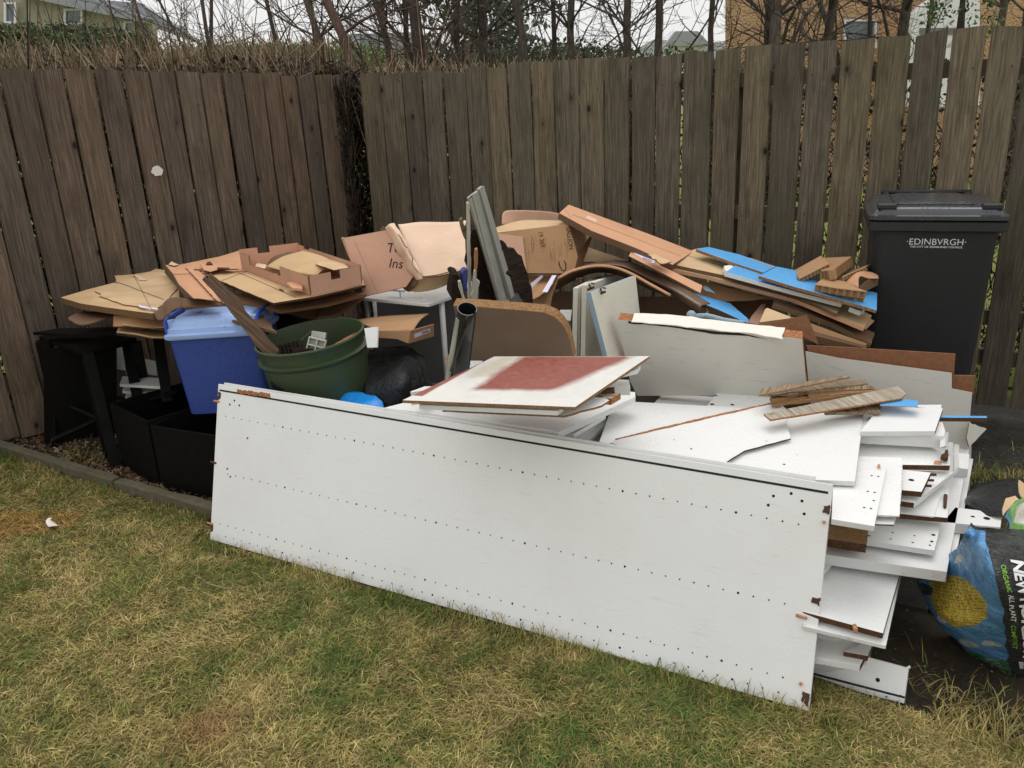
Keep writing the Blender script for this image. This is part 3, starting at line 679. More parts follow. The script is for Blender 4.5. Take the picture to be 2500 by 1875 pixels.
ppatch('chipped_corner', [(.001, .05), (.006, .06), (.006, .09), (.001, .11)], MT['rust'], .001)
ppatch('chipped_corner', [(.990, .04), (.999, .02), (.999, .075), (.991, .08)], MT['rust'], .0015)
ppatch('chipped_corner', [(.992, .87), (.9995, .865), (.9995, .91), (.993, .90)], MT['rust'], .0015)
ppatch('chipped_corner', [(.990, .47), (.9995, .46), (.9995, .50), (.991, .495)], MT['rust'], .0015)
for u_, v_, d in ((-.004, .885, -1), (-.004, .49, -1), (-.004, .10, -1), (.982, .40, 1), (.995, .83, 1), (.988, .11, 1)):
    P = hom(u_, v_); e = hom(1, .5)-hom(0, .5); e /= np.linalg.norm(e)
    a, b = (P-e*.010, P+e*.022) if d < 0 else (P+PB[1]*.0+e*-.016, P+PB[1]*.012+e*.012)
    if abs(u_-.995) < .001 or abs(u_-.988) < .001: a, b = P-PB[1]*.002, P+PB[1]*.010
    o = cyl_between('dowel', a, b, .0045, .0042, MT['orange'] if random.random() < .7 else MT['rust'], big)
# second panel close behind it
e = hom(1, .5)-hom(0, .5); e /= np.linalg.norm(e); upv = hom(.5, 1)-hom(.5, 0); upv /= np.linalg.norm(upv)
pb2 = (PB[0]-PB[1]*.021, PB[1])
A0, A1, A2, A3 = hom(.012, .02), hom(.985, .02), hom(.978, 1.02), hom(.004, 1.012)
def toPix(P):
    q = np.array(P)-CAM; ww = q @ F_; return (CX+FP*(q @ IX)/ww, CY+FP*(q @ IY)/ww)
slab('wardrobe_side_panel', [toPix(a-PB[1]*.021) for a in (A0, A1, A2, A3)], pb2, .030, MT['whiteB'], edge=MT['whiteE'], cat='furniture panel',
     label='thick white panel standing close behind the long drilled panel')

# ================================================================== WHEELIE BIN
a_, b_ = pz(2122, 544.5, 1.06), pz(2466, 546.6, 1.06); bw = np.linalg.norm(b_-a_); ub = (b_-a_)/bw; ang = math.atan2(ub[1], ub[0])
mc = (a_+b_)/2; wb = empty('wheelie_bin', (mc[0], mc[1], .03), ang, label='tall dark grey wheelie bin with white council lettering in front of the fence', cat='wheelie bin')
bm4 = Matrix.Translation((mc[0], mc[1], .03)) @ Matrix.Rotation(ang, 4, 'Z'); HB = 1.03; w0 = bw/2
def loft(rings, name, mat, n_side=5, cap=(True, True), parent=None, bevr=.03, m4=bm4, **k):
    """stack of rounded rectangles (x0,x1,y0,y1,z)"""
    V = []; Fs = []; 
    for (x0, x1, y0, y1, z, r) in rings:
        for cx_, cy_, a0 in ((x1-r, y0+r, -90), (x1-r, y1-r, 0), (x0+r, y1-r, 90), (x0+r, y0+r, 180)):
            for j in range(n_side):
                a = math.radians(a0+90*j/(n_side-1)); V.append((cx_+r*math.cos(a), cy_+r*math.sin(a), z))
    n = 4*n_side
    for k_ in range(len(rings)-1):
        for i in range(n): Fs.append([k_*n+i, k_*n+(i+1) % n, (k_+1)*n+(i+1) % n, (k_+1)*n+i])
    if cap[0]: Fs.append(list(range(n))[::-1])
    if cap[1]: Fs.append(list(range((len(rings)-1)*n, len(rings)*n)))
    o = meshobj(name, V, Fs, mat, parent, mat4=m4, **k); o.data.polygons.foreach_set('use_smooth', [len(f) == 4 for f in Fs])
    o.modifiers.new('crisp', 'EDGE_SPLIT').split_angle = math.radians(35); return o
d0 = .50
loft([(-w0+.060, w0-.060, .10, .40, .0, .03), (-w0+.055, w0-.055, .085, .43, .05, .04), (-w0+.025, w0-.025, .02, .49, HB-.04, .045), (-w0+.022, w0-.022, .018, .495, HB-.02, .045)], 'body', MT['bin'], parent=wb)
loft([(-w0+.005, w0-.005, -.002, .51, HB-.035, .03), (-w0, w0, -.008, .515, HB-.03, .03), (-w0, w0, -.008, .515, HB+.004, .03), (-w0+.006, w0-.006, -.002, .51, HB+.008, .03)], 'rim', MT['bin'], parent=wb)
lid = loft([(-w0+.002, w0-.002, -.004, .52, HB+.011, .035), (-w0-.004, w0+.004, -.012, .53, HB+.014, .035), (-w0-.004, w0+.004, -.012, .53, HB+.030, .035), (-w0+.008, w0-.008, .0, .52, HB+.034, .035), (-w0+.022, w0-.022, .012, .51, HB+.055, .035), (-w0+.034, w0-.034, .024, .50, HB+.062, .035), (-w0+.07, w0-.07, .05, .47, HB+.064, .03)], 'lid', MT['binlid'], parent=wb)
loft([(-w0+.10, w0-.12, .075, .42, HB+.060, .02), (-w0+.10, w0-.12, .075, .42, HB+.070, .02), (-w0+.125, w0-.145, .10, .40, HB+.078, .02)], 'raised_panel', MT['binlid'], parent=lid)
for sx_ in (-1, 1):
    bm = bmesh.new(); box_bm(bm, (sx_*(w0-.065), .035, HB+.065), (.075, .05, .022)); bmobj('lid_grip', bm, MT['bin'], lid, mat4=bm4, bev=.006)
o = cyl_between('handle', bm4 @ Vector((-w0+.07, .535, HB+.066)), bm4 @ Vector((w0-.07, .535, HB+.066)), .010, .010, MT['bin'], wb)
for sx_ in (-1, -.3, .3, 1):
    bm = bmesh.new(); box_bm(bm, (sx_*(w0-.09), .515, HB+.05), (.025, .04, .035)); bmobj('hinge_lug', bm, MT['bin'], wb, mat4=bm4, bev=.004)
for sx_ in (-1, 1):
    cyl_between('wheel', bm4 @ Vector((sx_*(w0-.07), .46, .10)), bm4 @ Vector((sx_*(w0-.02), .46, .10)), .1, .1, MT['wheel'], wb, n=20)
# lettering on the front, following the taper of the body
def bin_text(s, size, px, py, name, **k):
    V, Fs = text_mesh(s, size, 'CENTER', **k); tz = .0; dy = (.085-.02)/(HB-.09)
    inv = bm4.inverted(); q = inv @ Vector(pY(px, py, mc[1]+.01)); 
    V2 = [(q.x+v.x, .02+(HB-.04-(q.z+v.y))*dy-.0035, q.z+v.y) for v in V]
    return meshobj(name, V2, Fs, MT['letter'], wb, mat4=bm4)
bin_text('\u00b7EDINBVRGH\u00b7', .037, 2286, 592, 'lettering', sp=1.02)
bin_text('THE CITY OF EDINBURGH COUNCIL', .0115, 2286, 604, 'small_lettering', sp=1.05, bold=.0002)

# ================================================================== COMPOST BAG (right edge) and its neighbours
def m_bag():
    s = NB('printed_compost_bag', .32, .55); tc = s.n('ShaderNodeTexCoord'); sp = s.n('ShaderNodeSeparateXYZ'); s.l(tc.outputs['UV'], sp.inputs[0]); U, Vv = sp.outputs[0], sp.outputs[1]
    v = s.coord(rnd=False); n1 = s.noise(v, 14, 4, .6)
    uu = s.math('ADD', U, s.math('MULTIPLY', s.math('SUBTRACT', n1, .5), .02)); vv = s.math('ADD', Vv, s.math('MULTIPLY', s.math('SUBTRACT', n1, .5), .02))
    blue = s.mix(s.rng(n1, .3, .7), srgb(70, 132, 188), srgb(104, 166, 214))
    # pale hills and clouds
    def ell(cu, cv, ru, rv):
        a = s.math('DIVIDE', s.math('SUBTRACT', uu, cu), ru); b = s.math('DIVIDE', s.math('SUBTRACT', vv, cv), rv)
        return s.rng(s.math('ADD', s.math('MULTIPLY', a, a), s.math('MULTIPLY', b, b)), .92, 1.08, 1, 0)
    c = blue
    for e_ in ((.46, .74, .09, .022), (.40, .75, .05, .014), (.10, .60, .07, .03), (.2, .77, .13, .03)): c = s.mix(ell(*e_), c, srgb(198, 206, 210))
    sunm = ell(.26, .50, .20, .155); c = s.mix(sunm, c, srgb(214, 184, 58))
    wv = s.n('ShaderNodeTexWave', wave_type='BANDS', bands_direction='Y'); wv.inputs['Scale'].default_value = 17; wv.inputs['Distortion'].default_value = 1.5; wv.inputs['Detail'].default_value = 3; wv.inputs['Detail Scale'].default_value = 6; s.l(tc.outputs['UV'], wv.inputs[0])
    prt = s.math('MULTIPLY', sunm, s.rng(s.math('MULTIPLY', wv.outputs['Fac'], s.rng(s.noise(tc.outputs['UV'], 60, 3), .35, .6)), .35, .6, 0, .75)); c = s.mix(prt, c, srgb(70, 62, 30))
    lab = ell(.20, .27, .05, .022); c = s.mix(lab, c, srgb(205, 200, 185)); c = s.mix(ell(.05, .44, .06, .035), c, srgb(40, 52, 66))
    grn = s.rng(vv, .845, .86); gr_ = s.mix(s.math('MULTIPLY', s.rng(s.noise(tc.outputs['UV'], 26, 4), .5, .56), .8), srgb(44, 110, 62), srgb(80, 150, 90))
    c = s.mix(grn, c, gr_); ln = s.math('MULTIPLY', s.math('MULTIPLY', grn, s.rng(uu, .2, .22)), s.math('MULTIPLY', s.rng(uu, .46, .48, 1, 0), s.rng(s.math('FRACT', s.math('MULTIPLY', vv, 38)), .7, .8)))
    c = s.mix(s.math('MULTIPLY', ln, .7), c, srgb(190, 214, 190))
    edge_ = s.math('ADD', .565, s.math('MULTIPLY', s.math('SUBTRACT', s.math('MULTIPLY', vv, vv), .3), .02)); blk = s.math('GREATER_THAN', uu, edge_)
    c = s.mix(blk, c, srgb(34, 34, 36)); dirt = s.noise(v, 30, 4); c = s.mix(s.math('MULTIPLY', s.rng(dirt, .6, .75), .35), c, srgb(120, 112, 98))
    wr = s.noise(s.coord((3, 3, 14), rnd=False, rot=(0, .5, 0)), 3, 5, .65, .8)
    return s.done(c, s.rng(n1, .3, .7, .2, .36), s.bump(s.noise(v, 60, 3), .002, .6, s.bump(s.noise(s.coord((2, 2, 16), rnd=False, rot=(0, .35, .3)), 9, 4, .6, 1.5), .012, .9, s.bump(wr, .035, 1.))))
MT['bag'] = m_bag()
bag_rows = [w('Q', (570, 400, 1.98), (520, 480, 1.94), (440, 600, 2.10), (180, 775, 2.22), (240, 950, 2.16), (330, 1120, 2.06), (450, 1240, 2.06), (560, 1345, 2.06), (700, 1440, 2.05)),
            w('Q', (600, 425, 1.95), (570, 520, 1.93), (520, 640, 1.98), (430, 810, 2.05), (440, 980, 1.98), (480, 1120, 1.90), (560, 1260, 1.94), (660, 1375, 1.98), (770, 1470, 2.01)),
            w('Q', (645, 440, 1.93), (660, 560, 1.83), (690, 700, 1.77), (715, 860, 1.75), (745, 1010, 1.77), (765, 1150, 1.80), (780, 1290, 1.86), (800, 1400, 1.92), (850, 1500, 1.97)),
            w('Q', (780, 440, 1.94), (830, 560, 1.83), (880, 720, 1.75), (920, 880, 1.72), (945, 1030, 1.73), (955, 1180, 1.76), (960, 1320, 1.82), (965, 1420, 1.89), (970, 1510, 1.95)),
            w('Q', (960, 430, 1.98), (1080, 580, 1.86), (1160, 740, 1.78), (1220, 900, 1.75), (1240, 1060, 1.76), (1240, 1200, 1.79), (1220, 1330, 1.85), (1190, 1430, 1.91), (1150, 1510, 1.96))]
bag = empty('compost_bag', pt(bag_rows[2][8]), label='blue compost bag with yellow sun and black lettered stripe at the right edge', cat='bag')
skin = sheet('bag_skin', bag_rows, .002, MT['bag'], nu=80, nv=60, wr=.006, ws=22, parent=bag)
G_, wr_, ws_, sd_ = GR[skin.name]; GA = np.array(G_).transpose(1, 0, 2)   # GA[across, down]
for l_ in skin.data.uv_layers[0].data: l_.uv = (l_.uv[1], l_.uv[0])
def bag_pt(u_, v_):
    i, j = u_*59, v_*79; i0, j0 = int(max(0, min(58, i))), int(max(0, min(78, j))); fu, fv = i-i0, j-j0
    def g(a, b): q = GA[a, b]; return q+np.array(mnoise.noise_vector(Vector(q)*ws_))*wr_
    P = (g(i0, j0)*(1-fu)+g(i0+1, j0)*fu)*(1-fv)+(g(i0, j0+1)*(1-fu)+g(i0+1, j0+1)*fu)*fv
    n = np.cross(GA[i0+1, j0]-GA[i0, j0], GA[i0, j0+1]-GA[i0, j0]); n /= np.linalg.norm(n)
    if n @ (CAM-P) < 0: n = -n
    return P+n*.0025
def bag_text(name, s, u0, v0, size, mat, **k):
    V, Fs = text_mesh(s, 1., 'LEFT', **k); o = bag_pt(u0, v0); V2 = [bag_pt(u0-v.y*size*1.05, v0+v.x*size*.9)-np.array(bag.location) for v in V]
    return meshobj(name, V2, Fs, mat, None, mat4=Matrix.Identity(4)), V2, Fs
for nm, s, u0, v0, sz, mt, kw in (('lettering', 'NEW HORIZON', .785, .20, .092, 'letter', dict(bold=.03, sp=.9)), ('small_lettering', 'ORGANIC', .665, .235, .058, 'c_lime', dict(bold=.012)),
                                 ('small_lettering', 'ALL PLANT', .665, .40, .058, 'letter', dict(bold=.008)), ('small_lettering', 'COMPOST', .665, .585, .058, 'c_lime', dict(bold=.008)), ('brand_mark', 'westland', .655, .075, .05, 'letter', dict(bold=.01)), ('volume_mark', '40', .80, .845, .085, 'letter', dict(bold=.03))):
    if mt == 'c_lime' and mt not in MT: MT['c_lime'] = m_plain('lime_print', srgb(130, 190, 60), .5)
    if nm == 'brand_mark': s = 'SYLVAGROW'[:0] or 'osiers'
    V, Fs = text_mesh(s, 1., 'LEFT', **kw); V2 = [bag_pt(u0+v.y*sz*1.3, v0+v.x*sz*(.98 if sz > .07 else .56))-np.array(bag.location) for v in V]
    if nm == 'brand_mark': continue
    meshobj(nm, [v+np.array(bag.location) for v in V2], Fs, MT[mt], bag)
# volume box
Vq = [bag_pt(a, b) for a, b in ((.745, .845), (.745, .915), (.70, .915), (.70, .845))]
meshobj('volume_box', Vq, [[0, 1, 2, 3]], MT['letter'], bag)
sheet('bag_back', [[(p[0]+6, p[1]-6, p[2]+.10) for p in r] for r in (bag_rows[0], bag_rows[2], bag_rows[4])], .002, MT['blackbag'], nu=14, nv=18, wr=.01, ws=9, parent=bag)
# black sack behind, tan scrap, green-white bag
sheet('black_sack', [w('Q', (500, 270, 2.62), (520, 210, 2.60), (600, 110, 2.72), (700, 80, 2.85)), w('Q', (600, 300, 2.40), (620, 200, 2.45), (700, 110, 2.6), (800, 60, 2.8)), w('Q', (740, 310, 2.32), (780, 210, 2.38), (830, 110, 2.55), (930, 55, 2.8)), w('Q', (850, 340, 2.3), (900, 260, 2.35), (950, 190, 2.5), (1000, 60, 2.8))], .003, MT['blackbag'], nu=26, nv=22, wr=.022, ws=9,
      label='crumpled black sack lying between the paving and the compost bag', cat='sack')
def m_bag2():
    s = NB('green_white_bag', .4, .5); v = s.coord(rnd=False); n1 = s.noise(v, 22, 4, .65, 1.2); tc = s.n('ShaderNodeTexCoord'); sp = s.n('ShaderNodeSeparateXYZ'); s.l(tc.outputs['UV'], sp.inputs[0])
    a = s.math('SUBTRACT', sp.outputs[0], .62); b = s.math('SUBTRACT', sp.outputs[1], .45); d = s.math('SQRT', s.math('ADD', s.math('MULTIPLY', a, a), s.math('MULTIPLY', b, b))); d = s.math('ADD', d, s.math('MULTIPLY', s.math('SUBTRACT', n1, .5), .3))
    c = s.ramp(d, [(.0, srgb(170, 160, 140)), (.22, srgb(206, 204, 196)), (.3, srgb(110, 170, 80)), (.42, srgb(150, 196, 110)), (.5, srgb(60, 140, 60)), (.6, srgb(80, 160, 200))])
    return s.done(c, None, s.bump(n1, .012, .8))
MT['bag2'] = m_bag2()
sheet('printed_sack', [w('Q', (820, 340, 2.15), (860, 260, 2.14), (900, 210, 2.16)), w('Q', (880, 450, 2.0), (910, 330, 2.02), (960, 190, 2.1)), w('Q', (960, 560, 1.95), (1040, 380, 1.98), (1080, 200, 2.05)), w('Q', (1060, 600, 1.98), (1160, 400, 2.0), (1180, 220, 2.08))], .003, MT['bag2'], nu=24, nv=20, wr=.012, ws=12,
      label='crumpled plastic sack printed with a green leafy ring, above the compost bag', cat='sack')
slab('cardboard_scrap', w('Q', (925, 60), (980, 100), (960, 200), (940, 190)), pl3(*w('Q', (925, 60, 2.5), (980, 100, 2.45), (940, 190, 2.4))), .003, MT['c_tan'], rough=.002, label='torn tan cardboard scrap sticking up beside the black sack', cat='cardboard')
slab('cardboard_scrap', w('Q', (830, 200), (900, 180), (950, 230), (860, 270), (810, 330), (805, 280)), pl3(*w('Q', (830, 200, 2.28), (900, 180, 2.3), (810, 330, 2.18))), .003, MT['c_tan'], rough=.002, label='tan cardboard flap tucked behind the green printed sack', cat='cardboard')

# ================================================================== BEHIND THE FENCES
def sticks(name, segs, kind='stuff', label=None, parent=None, sides=3):
    """segs: (p, q, r0, r1, colour) tapered prisms in one mesh"""
    n = len(segs); P = np.array([s[0] for s in segs]); Q = np.array([s[1] for s in segs]); r0 = np.array([s[2] for s in segs]); r1 = np.array([s[3] for s in segs]); C = np.array([s[4][:3] for s in segs])
    d = Q-P; d /= np.linalg.norm(d, axis=1)[:, None]+1e-9; ref = np.where(np.abs(d[:, 2:3]) > .9, np.array([[1., 0, 0]]), np.array([[0, 0, 1.]])); s = np.cross(d, ref); s /= np.linalg.norm(s, axis=1)[:, None]; t = np.cross(s, d)
    V = []
    for c_, r in ((P, r0), (Q, r1)):
        for k in range(sides):
            a = k*2*math.pi/sides; V.append(c_+(s*math.cos(a)+t*math.sin(a))*r[:, None])
    V = np.stack(V, 1).reshape(-1, 3); b = (np.arange(n)*2*sides)[:, None]
    F4 = np.concatenate([b+np.array([k, (k+1) % sides, sides+(k+1) % sides, sides+k]) for k in range(sides)], 1).reshape(-1, 4)
    me = bpy.data.meshes.new(name); me.vertices.add(len(V)); me.vertices.foreach_set('co', V.ravel()); me.loops.add(F4.size); me.loops.foreach_set('vertex_index', F4.ravel().astype(np.int32))
    me.polygons.add(len(F4)); me.polygons.foreach_set('loop_start', (np.arange(len(F4))*4).astype(np.int32)); me.polygons.foreach_set('loop_total', np.full(len(F4), 4, np.int32)); me.update(); me.validate()
    me.materials.append(MT['bark']); at = me.color_attributes.new('Col', 'FLOAT_COLOR', 'POINT'); at.data.foreach_set('color', np.concatenate([np.repeat(C, 2*sides, 0), np.ones((n*2*sides, 1))], 1).ravel())
    me.polygons.foreach_set('use_smooth', [True]*len(F4))
    o = bpy.data.objects.new(name, me); link(o, parent); return tag(o, kind=kind, label=label)
def m_bark():
    s = NB('bark', .85, .2); a = s.n('ShaderNodeAttribute', attribute_name='Col'); n1 = s.noise(s.coord((1, 1, .3), rnd=False), 30, 4, .65)
    return s.done(s.mix(s.rng(n1, .35, .65), s.mix(1., a.outputs['Color'], (.45, .45, .45, 1), 'MULTIPLY'), a.outputs['Color']), None, s.bump(n1, .008, .8))
MT['bark'] = m_bark()
def leaves(name, C3, size, cols, seed=0, parent=None, kind=None, label=None, asp=.55, drop=0.):
    """many small leaf faces at the given points"""
    r = np.random.default_rng(seed); n = len(C3); P = np.array(C3); a = r.normal(0, 1, (n, 3)); a[:, 2] -= drop; a /= np.linalg.norm(a, axis=1)[:, None]; b_ = r.normal(0, 1, (n, 3)); b_ -= a*(a*b_).sum(1)[:, None]; b_ /= np.linalg.norm(b_, axis=1)[:, None]
    L = size*r.uniform(.5, 1.4, n)[:, None]; V = np.stack([P, P+a*L*.5+b_*L*asp*.5, P+a*L, P+a*L*.5-b_*L*asp*.5], 1).reshape(-1, 3)
    me = bpy.data.meshes.new(name); me.vertices.add(4*n); me.vertices.foreach_set('co', V.ravel()); me.loops.add(4*n); me.loops.foreach_set('vertex_index', np.arange(4*n, dtype=np.int32))
    me.polygons.add(n); me.polygons.foreach_set('loop_start', (np.arange(n)*4).astype(np.int32)); me.polygons.foreach_set('loop_total', np.full(n, 4, np.int32)); me.update(); me.validate(); me.materials.append(MT['leaf'])
    pal = np.array(cols)[:, :3]; Cc = pal[r.integers(0, len(pal), n)]*r.uniform(.55, 1.3, (n, 1)); Cc = np.concatenate([np.repeat(Cc, 4, 0), np.ones((4*n, 1))], 1)
    at = me.color_attributes.new('Col', 'FLOAT_COLOR', 'POINT'); at.data.foreach_set('color', Cc.ravel()); o = bpy.data.objects.new(name, me); link(o, parent); return tag(o, kind=kind, label=label)
vR = np.array([-uR[1], uR[0]])
# clipped beech hedge close behind the left fence and round the corner
hd = empty('beech_hedge', (-2.3, 6.2, 0), label='clipped brown beech hedge with bare twigs rising just above the left fence', cat='hedge')
r_ = np.random.default_rng(21); segs = []; LP = []
BR = [srgb(100, 84, 70), srgb(128, 108, 88), srgb(80, 68, 58), srgb(150, 130, 106), srgb(66, 58, 52)]
def hedge_pos(r):
    if r.random() < .74: s_ = r.uniform(-1.5, 2.9); o_ = r.uniform(.18, 1.15); p = FL+uL*s_+vL*o_; hz = 1.98+.10*min(1, max(0, s_)/2.4); hz -= .05
    else: s_ = r.uniform(-.8, 2.0); o_ = r.uniform(.2, .95); p = FC+uR*s_+vR*o_; hz = 1.86-.12*max(0, s_)/2
    return p, hz
TW = [srgb(184, 162, 132), srgb(156, 136, 110), srgb(206, 186, 156), srgb(124, 106, 88), srgb(166, 142, 114)]
for i in range(15000):
    p, hz = hedge_pos(r_); z0 = r_.uniform(.1, hz-.25) if i % 3 else r_.uniform(hz-.5, hz-.1); L = r_.uniform(.15, .42); a = r_.normal(-.1, .3, 2); zz = min(z0+L, hz+r_.exponential(.045)+.01)
    segs.append((np.array([p[0], p[1], z0]), np.array([p[0]+a[0]*L, p[1]+a[1]*L, zz]), .0035, .0022, TW[r_.integers(5)] if i % 3 == 0 else BR[r_.integers(5)]))
for i in range(150):       # shoots that stand up above the clipped top
    p, hz = hedge_pos(r_); L = r_.uniform(.15, .75); a = r_.normal(-.05, .28, 2); segs.append((np.array([p[0], p[1], hz-.2]), np.array([p[0]+a[0]*L, p[1]+a[1]*L, hz+L*.8]), .005, .002, BR[r_.integers(5)]))
sticks('twigs', segs, parent=hd)
for i in range(52000):
    p, hz = hedge_pos(r_); LP.append((p[0], p[1], (hz-.10)*r_.uniform(.03, 1.)**.8+r_.normal(0, .02)))
leaves('dead_leaves', LP, .045, [srgb(92, 78, 62), srgb(76, 64, 52), srgb(60, 51, 42), srgb(104, 88, 70), srgb(48, 42, 36)], 3, hd, kind='stuff')
# dead climber in the gap where the fences meet
segs = []; LP = []
for i in range(700):
    z0 = r_.uniform(.0, 1.7); f = r_.normal(0, .03); c = FC+(vR*.05)+uR*f; L = r_.uniform(.08, .3); segs.append((np.array([c[0], c[1]+r_.normal(.02, .03), z0]), np.array([c[0]+r_.normal(0, .05), c[1]+r_.normal(0, .04), z0+L]), .003, .0015, mul(BR[r_.integers(5)], .55)))
for i in range(1500):
    z0 = r_.uniform(.0, 1.75); f = r_.normal(0, .035); c = FC+uR*f; LP.append((c[0], c[1]+r_.normal(.05, .03), z0))
for i in range(9000):
    c = FC+np.array([r_.normal(0, .16), .16+abs(r_.normal(0, .16))]); LP.append((c[0], c[1], r_.uniform(0, 1.85)))
meshobj('hedge_bed', [tuple(p)+(-.022,) for p in (FL-uL*2, FC-uL*.0, FC+uR*2.6, FC+uR*2.6+vR*1.3, FC+vR*1.3+vL*1.3, FL-uL*2+vL*1.4)], [[0, 1, 2, 3, 4, 5]], MT['soil'], kind='structure')
cl = empty('dead_climber', (*FC, 0), label='dark dead climber filling the narrow gap between the two fences', cat='plant'); sticks('stems', segs, parent=cl)
leaves('withered_leaves', LP, .035, [srgb(48, 42, 36), srgb(70, 60, 48), srgb(34, 30, 28)], 5, cl, kind='stuff')
# low shrubbery seen through the gaps of the right-hand fence
segs = []; LP = []
for i in range(1700):
    s_ = r_.uniform(1.2, 4.7); p = FC+uR*s_+vR*r_.uniform(.25, 1.3); z0 = r_.uniform(0, 1.25); a = r_.normal(0, .6, 3)*.2; segs.append((np.array([p[0], p[1], z0]), np.array([p[0]+a[0], p[1]+a[1], z0+abs(a[2])+.12]), .005, .002, BR[r_.integers(5)]))
for i in range(15000):
    s_ = r_.uniform(1.0, 4.7); p = FC+uR*s_+vR*r_.uniform(.3, 1.4); z = r_.uniform(.72, 1.72) if r_.random() < .62 else r_.uniform(0, .45)
    LP.append((p[0], p[1], z))
sh = empty('ivy_shrub', (1.2, 5.9, 0), label='straggly ivy and twigs growing behind the right-hand fence', cat='shrub'); sticks('twigs', segs, parent=sh)
leaves('ivy_leaves', LP, .035, [srgb(56, 60, 38), srgb(66, 64, 44), srgb(54, 46, 36), srgb(70, 60, 44), srgb(40, 42, 28)], 6, sh, kind='stuff')
# bare trees
def tree(px, Y, rad, lean=0., H=5.2, seed=0, label='', spread=.5, nb=9, col=(74, 64, 56), name='bare_tree', px0y=110):
    r = np.random.default_rng(seed); b = pY(px, px0y, Y); x0, z1 = b[0], b[2]; x0 -= lean*z1
    root = empty(name, (x0, Y, 0), label=label, cat='tree', group='bare trees behind the fences'); c0 = srgb(*col)
    pts = []; K = 12; wob = r.normal(0, .035, (K+1, 2)).cumsum(0)
    for k in range(K+1):
        z = H*k/K; pts.append(Vector((x0+lean*z+wob[k, 0]*.8, Y+wob[k, 1], z)))
    rs = [rad*(1-.72*k/K) for k in range(K+1)]
    tr = tube('trunk', pts, rs, MT['bark'], root, n=8); at = tr.data.color_attributes.new('Col', 'FLOAT_COLOR', 'POINT'); at.data.foreach_set('color', np.tile(np.array(c0), (len(tr.data.vertices), 1)).ravel())
    segs = []
    def grow(p, d, L, rr, dep):
        n = 4 if dep else 5; q = p
        for i in range(n):
            d = d+r.normal(0, .16, 3); d[2] += .04; d /= np.linalg.norm(d); q2 = q+d*L/n; f = 1-.7*i/n; segs.append((q, q2, rr*f, rr*(f-.7/n), mul(c0, r.uniform(.75, 1.2)))); q = q2
            if dep < 3 and r.random() < (.85 if dep < 2 else .6):
                dd = d+r.normal(0, spread, 3); dd /= np.linalg.norm(dd); grow(q, dd, L*r.uniform(.4, .7), max(rr*f*.6, .0025), dep+1)
    for i in range(nb):
        z = r.uniform(1.3, 3.4); k = z/H*K; p = np.array(pts[int(k)]); a = r.uniform(0, 6.28); up = r.uniform(.35, 1.1); d = np.array([math.cos(a), math.sin(a), up]); d /= np.linalg.norm(d); grow(p, d, r.uniform(.7, 1.5), rad*.3, 0)
    sticks('crown', segs, kind=None, parent=root)
TR = [(330, 8.2, .022, -.18, 'thin leaning sapling above the left fence, before the left house'), (432, 8.4, .02, -.25, 'thin sapling left of the open patch of sky'), (497, 8.0, .028, .20, 'slim dark tree leaning right beside the left house roof'), (535, 8.6, .03, .02, 'straight slim dark trunk nearest the left house roof'),
      (655, 8.3, .032, -.12, 'slim trunk rising alone against the sky, second from the left'), (735, 8.1, .032, -.08, 'slim dark trunk standing alone against the sky'), (778, 7.6, .042, -.30, 'dark trunk leaning left in the middle of the open sky'), (846, 7.2, .06, -.34, 'reddish leaning trunk above the corner of the fences'),
      (912, 7.8, .045, -.2, 'dark leaning trunk just right of the fence corner'), (935, 8.6, .04, -.05, 'upright dark trunk among the group right of the fence corner'), (978, 9.0, .045, .02, 'slim upright trunk left of the thick double trunk'), (1018, 8.0, .085, .0, 'thickest dark trunk left of the conifer'), (1035, 9.3, .05, .05, 'trunk close behind the thickest one'),
      (1098, 8.8, .05, .03, 'dark trunk in front of the left half of the conifer'), (1190, 8.4, .06, .0, 'dark trunk in front of the right half of the conifer'), (1275, 8.2, .055, .0, 'dark trunk over the left part of the right-hand fence'), (1345, 9.2, .04, -.08, 'slim branching tree left of the forked one'), (1415, 7.8, .05, .06, 'forked dark trunk with dense twigs, left of the far roof'),
      (1535, 8.2, .055, .02, 'dark trunk in front of the far grey roof'), (1607, 7.6, .05, .03, 'dark trunk just right of the far grey roof'), (1742, 8.8, .045, .0, 'slim dark trunk at the left corner of the orange house'), (1850, 7.4, .075, .03, 'thick dark trunk against the orange house, left of its window'), (1905, 8.0, .07, -.02, 'second thick trunk against the orange house wall'),
      (2015, 7.6, .06, .04, 'dark branching trunk left of the orange house window'), (2062, 7.8, .035, -.35, 'slim trunk bending across the orange house wall'), (2140, 8.2, .03, .0, 'slim trunk over the right edge of the house window'), (2190, 7.6, .07, .06, 'thick trunk between the house window and the white arch'), (2260, 8.0, .032, .02, 'slim trunk in front of the white arch'), (2425, 7.6, .05, .02, 'trunk right of the white arch near the right edge'), (2490, 8.4, .045, .0, 'trunk cut by the right edge')]
for i, (px, Y, rad, lean, lb) in enumerate(TR):
    tree(px, Y, rad*.9, lean, seed=100+i, label='bare '+lb if 'thin' not in lb[:4] else lb, nb=9 if 960 < px < 1720 else 7, spread=.55, col=(122, 98, 88) if px == 846 else ((98, 88, 80) if i % 3 else (112, 102, 92)))
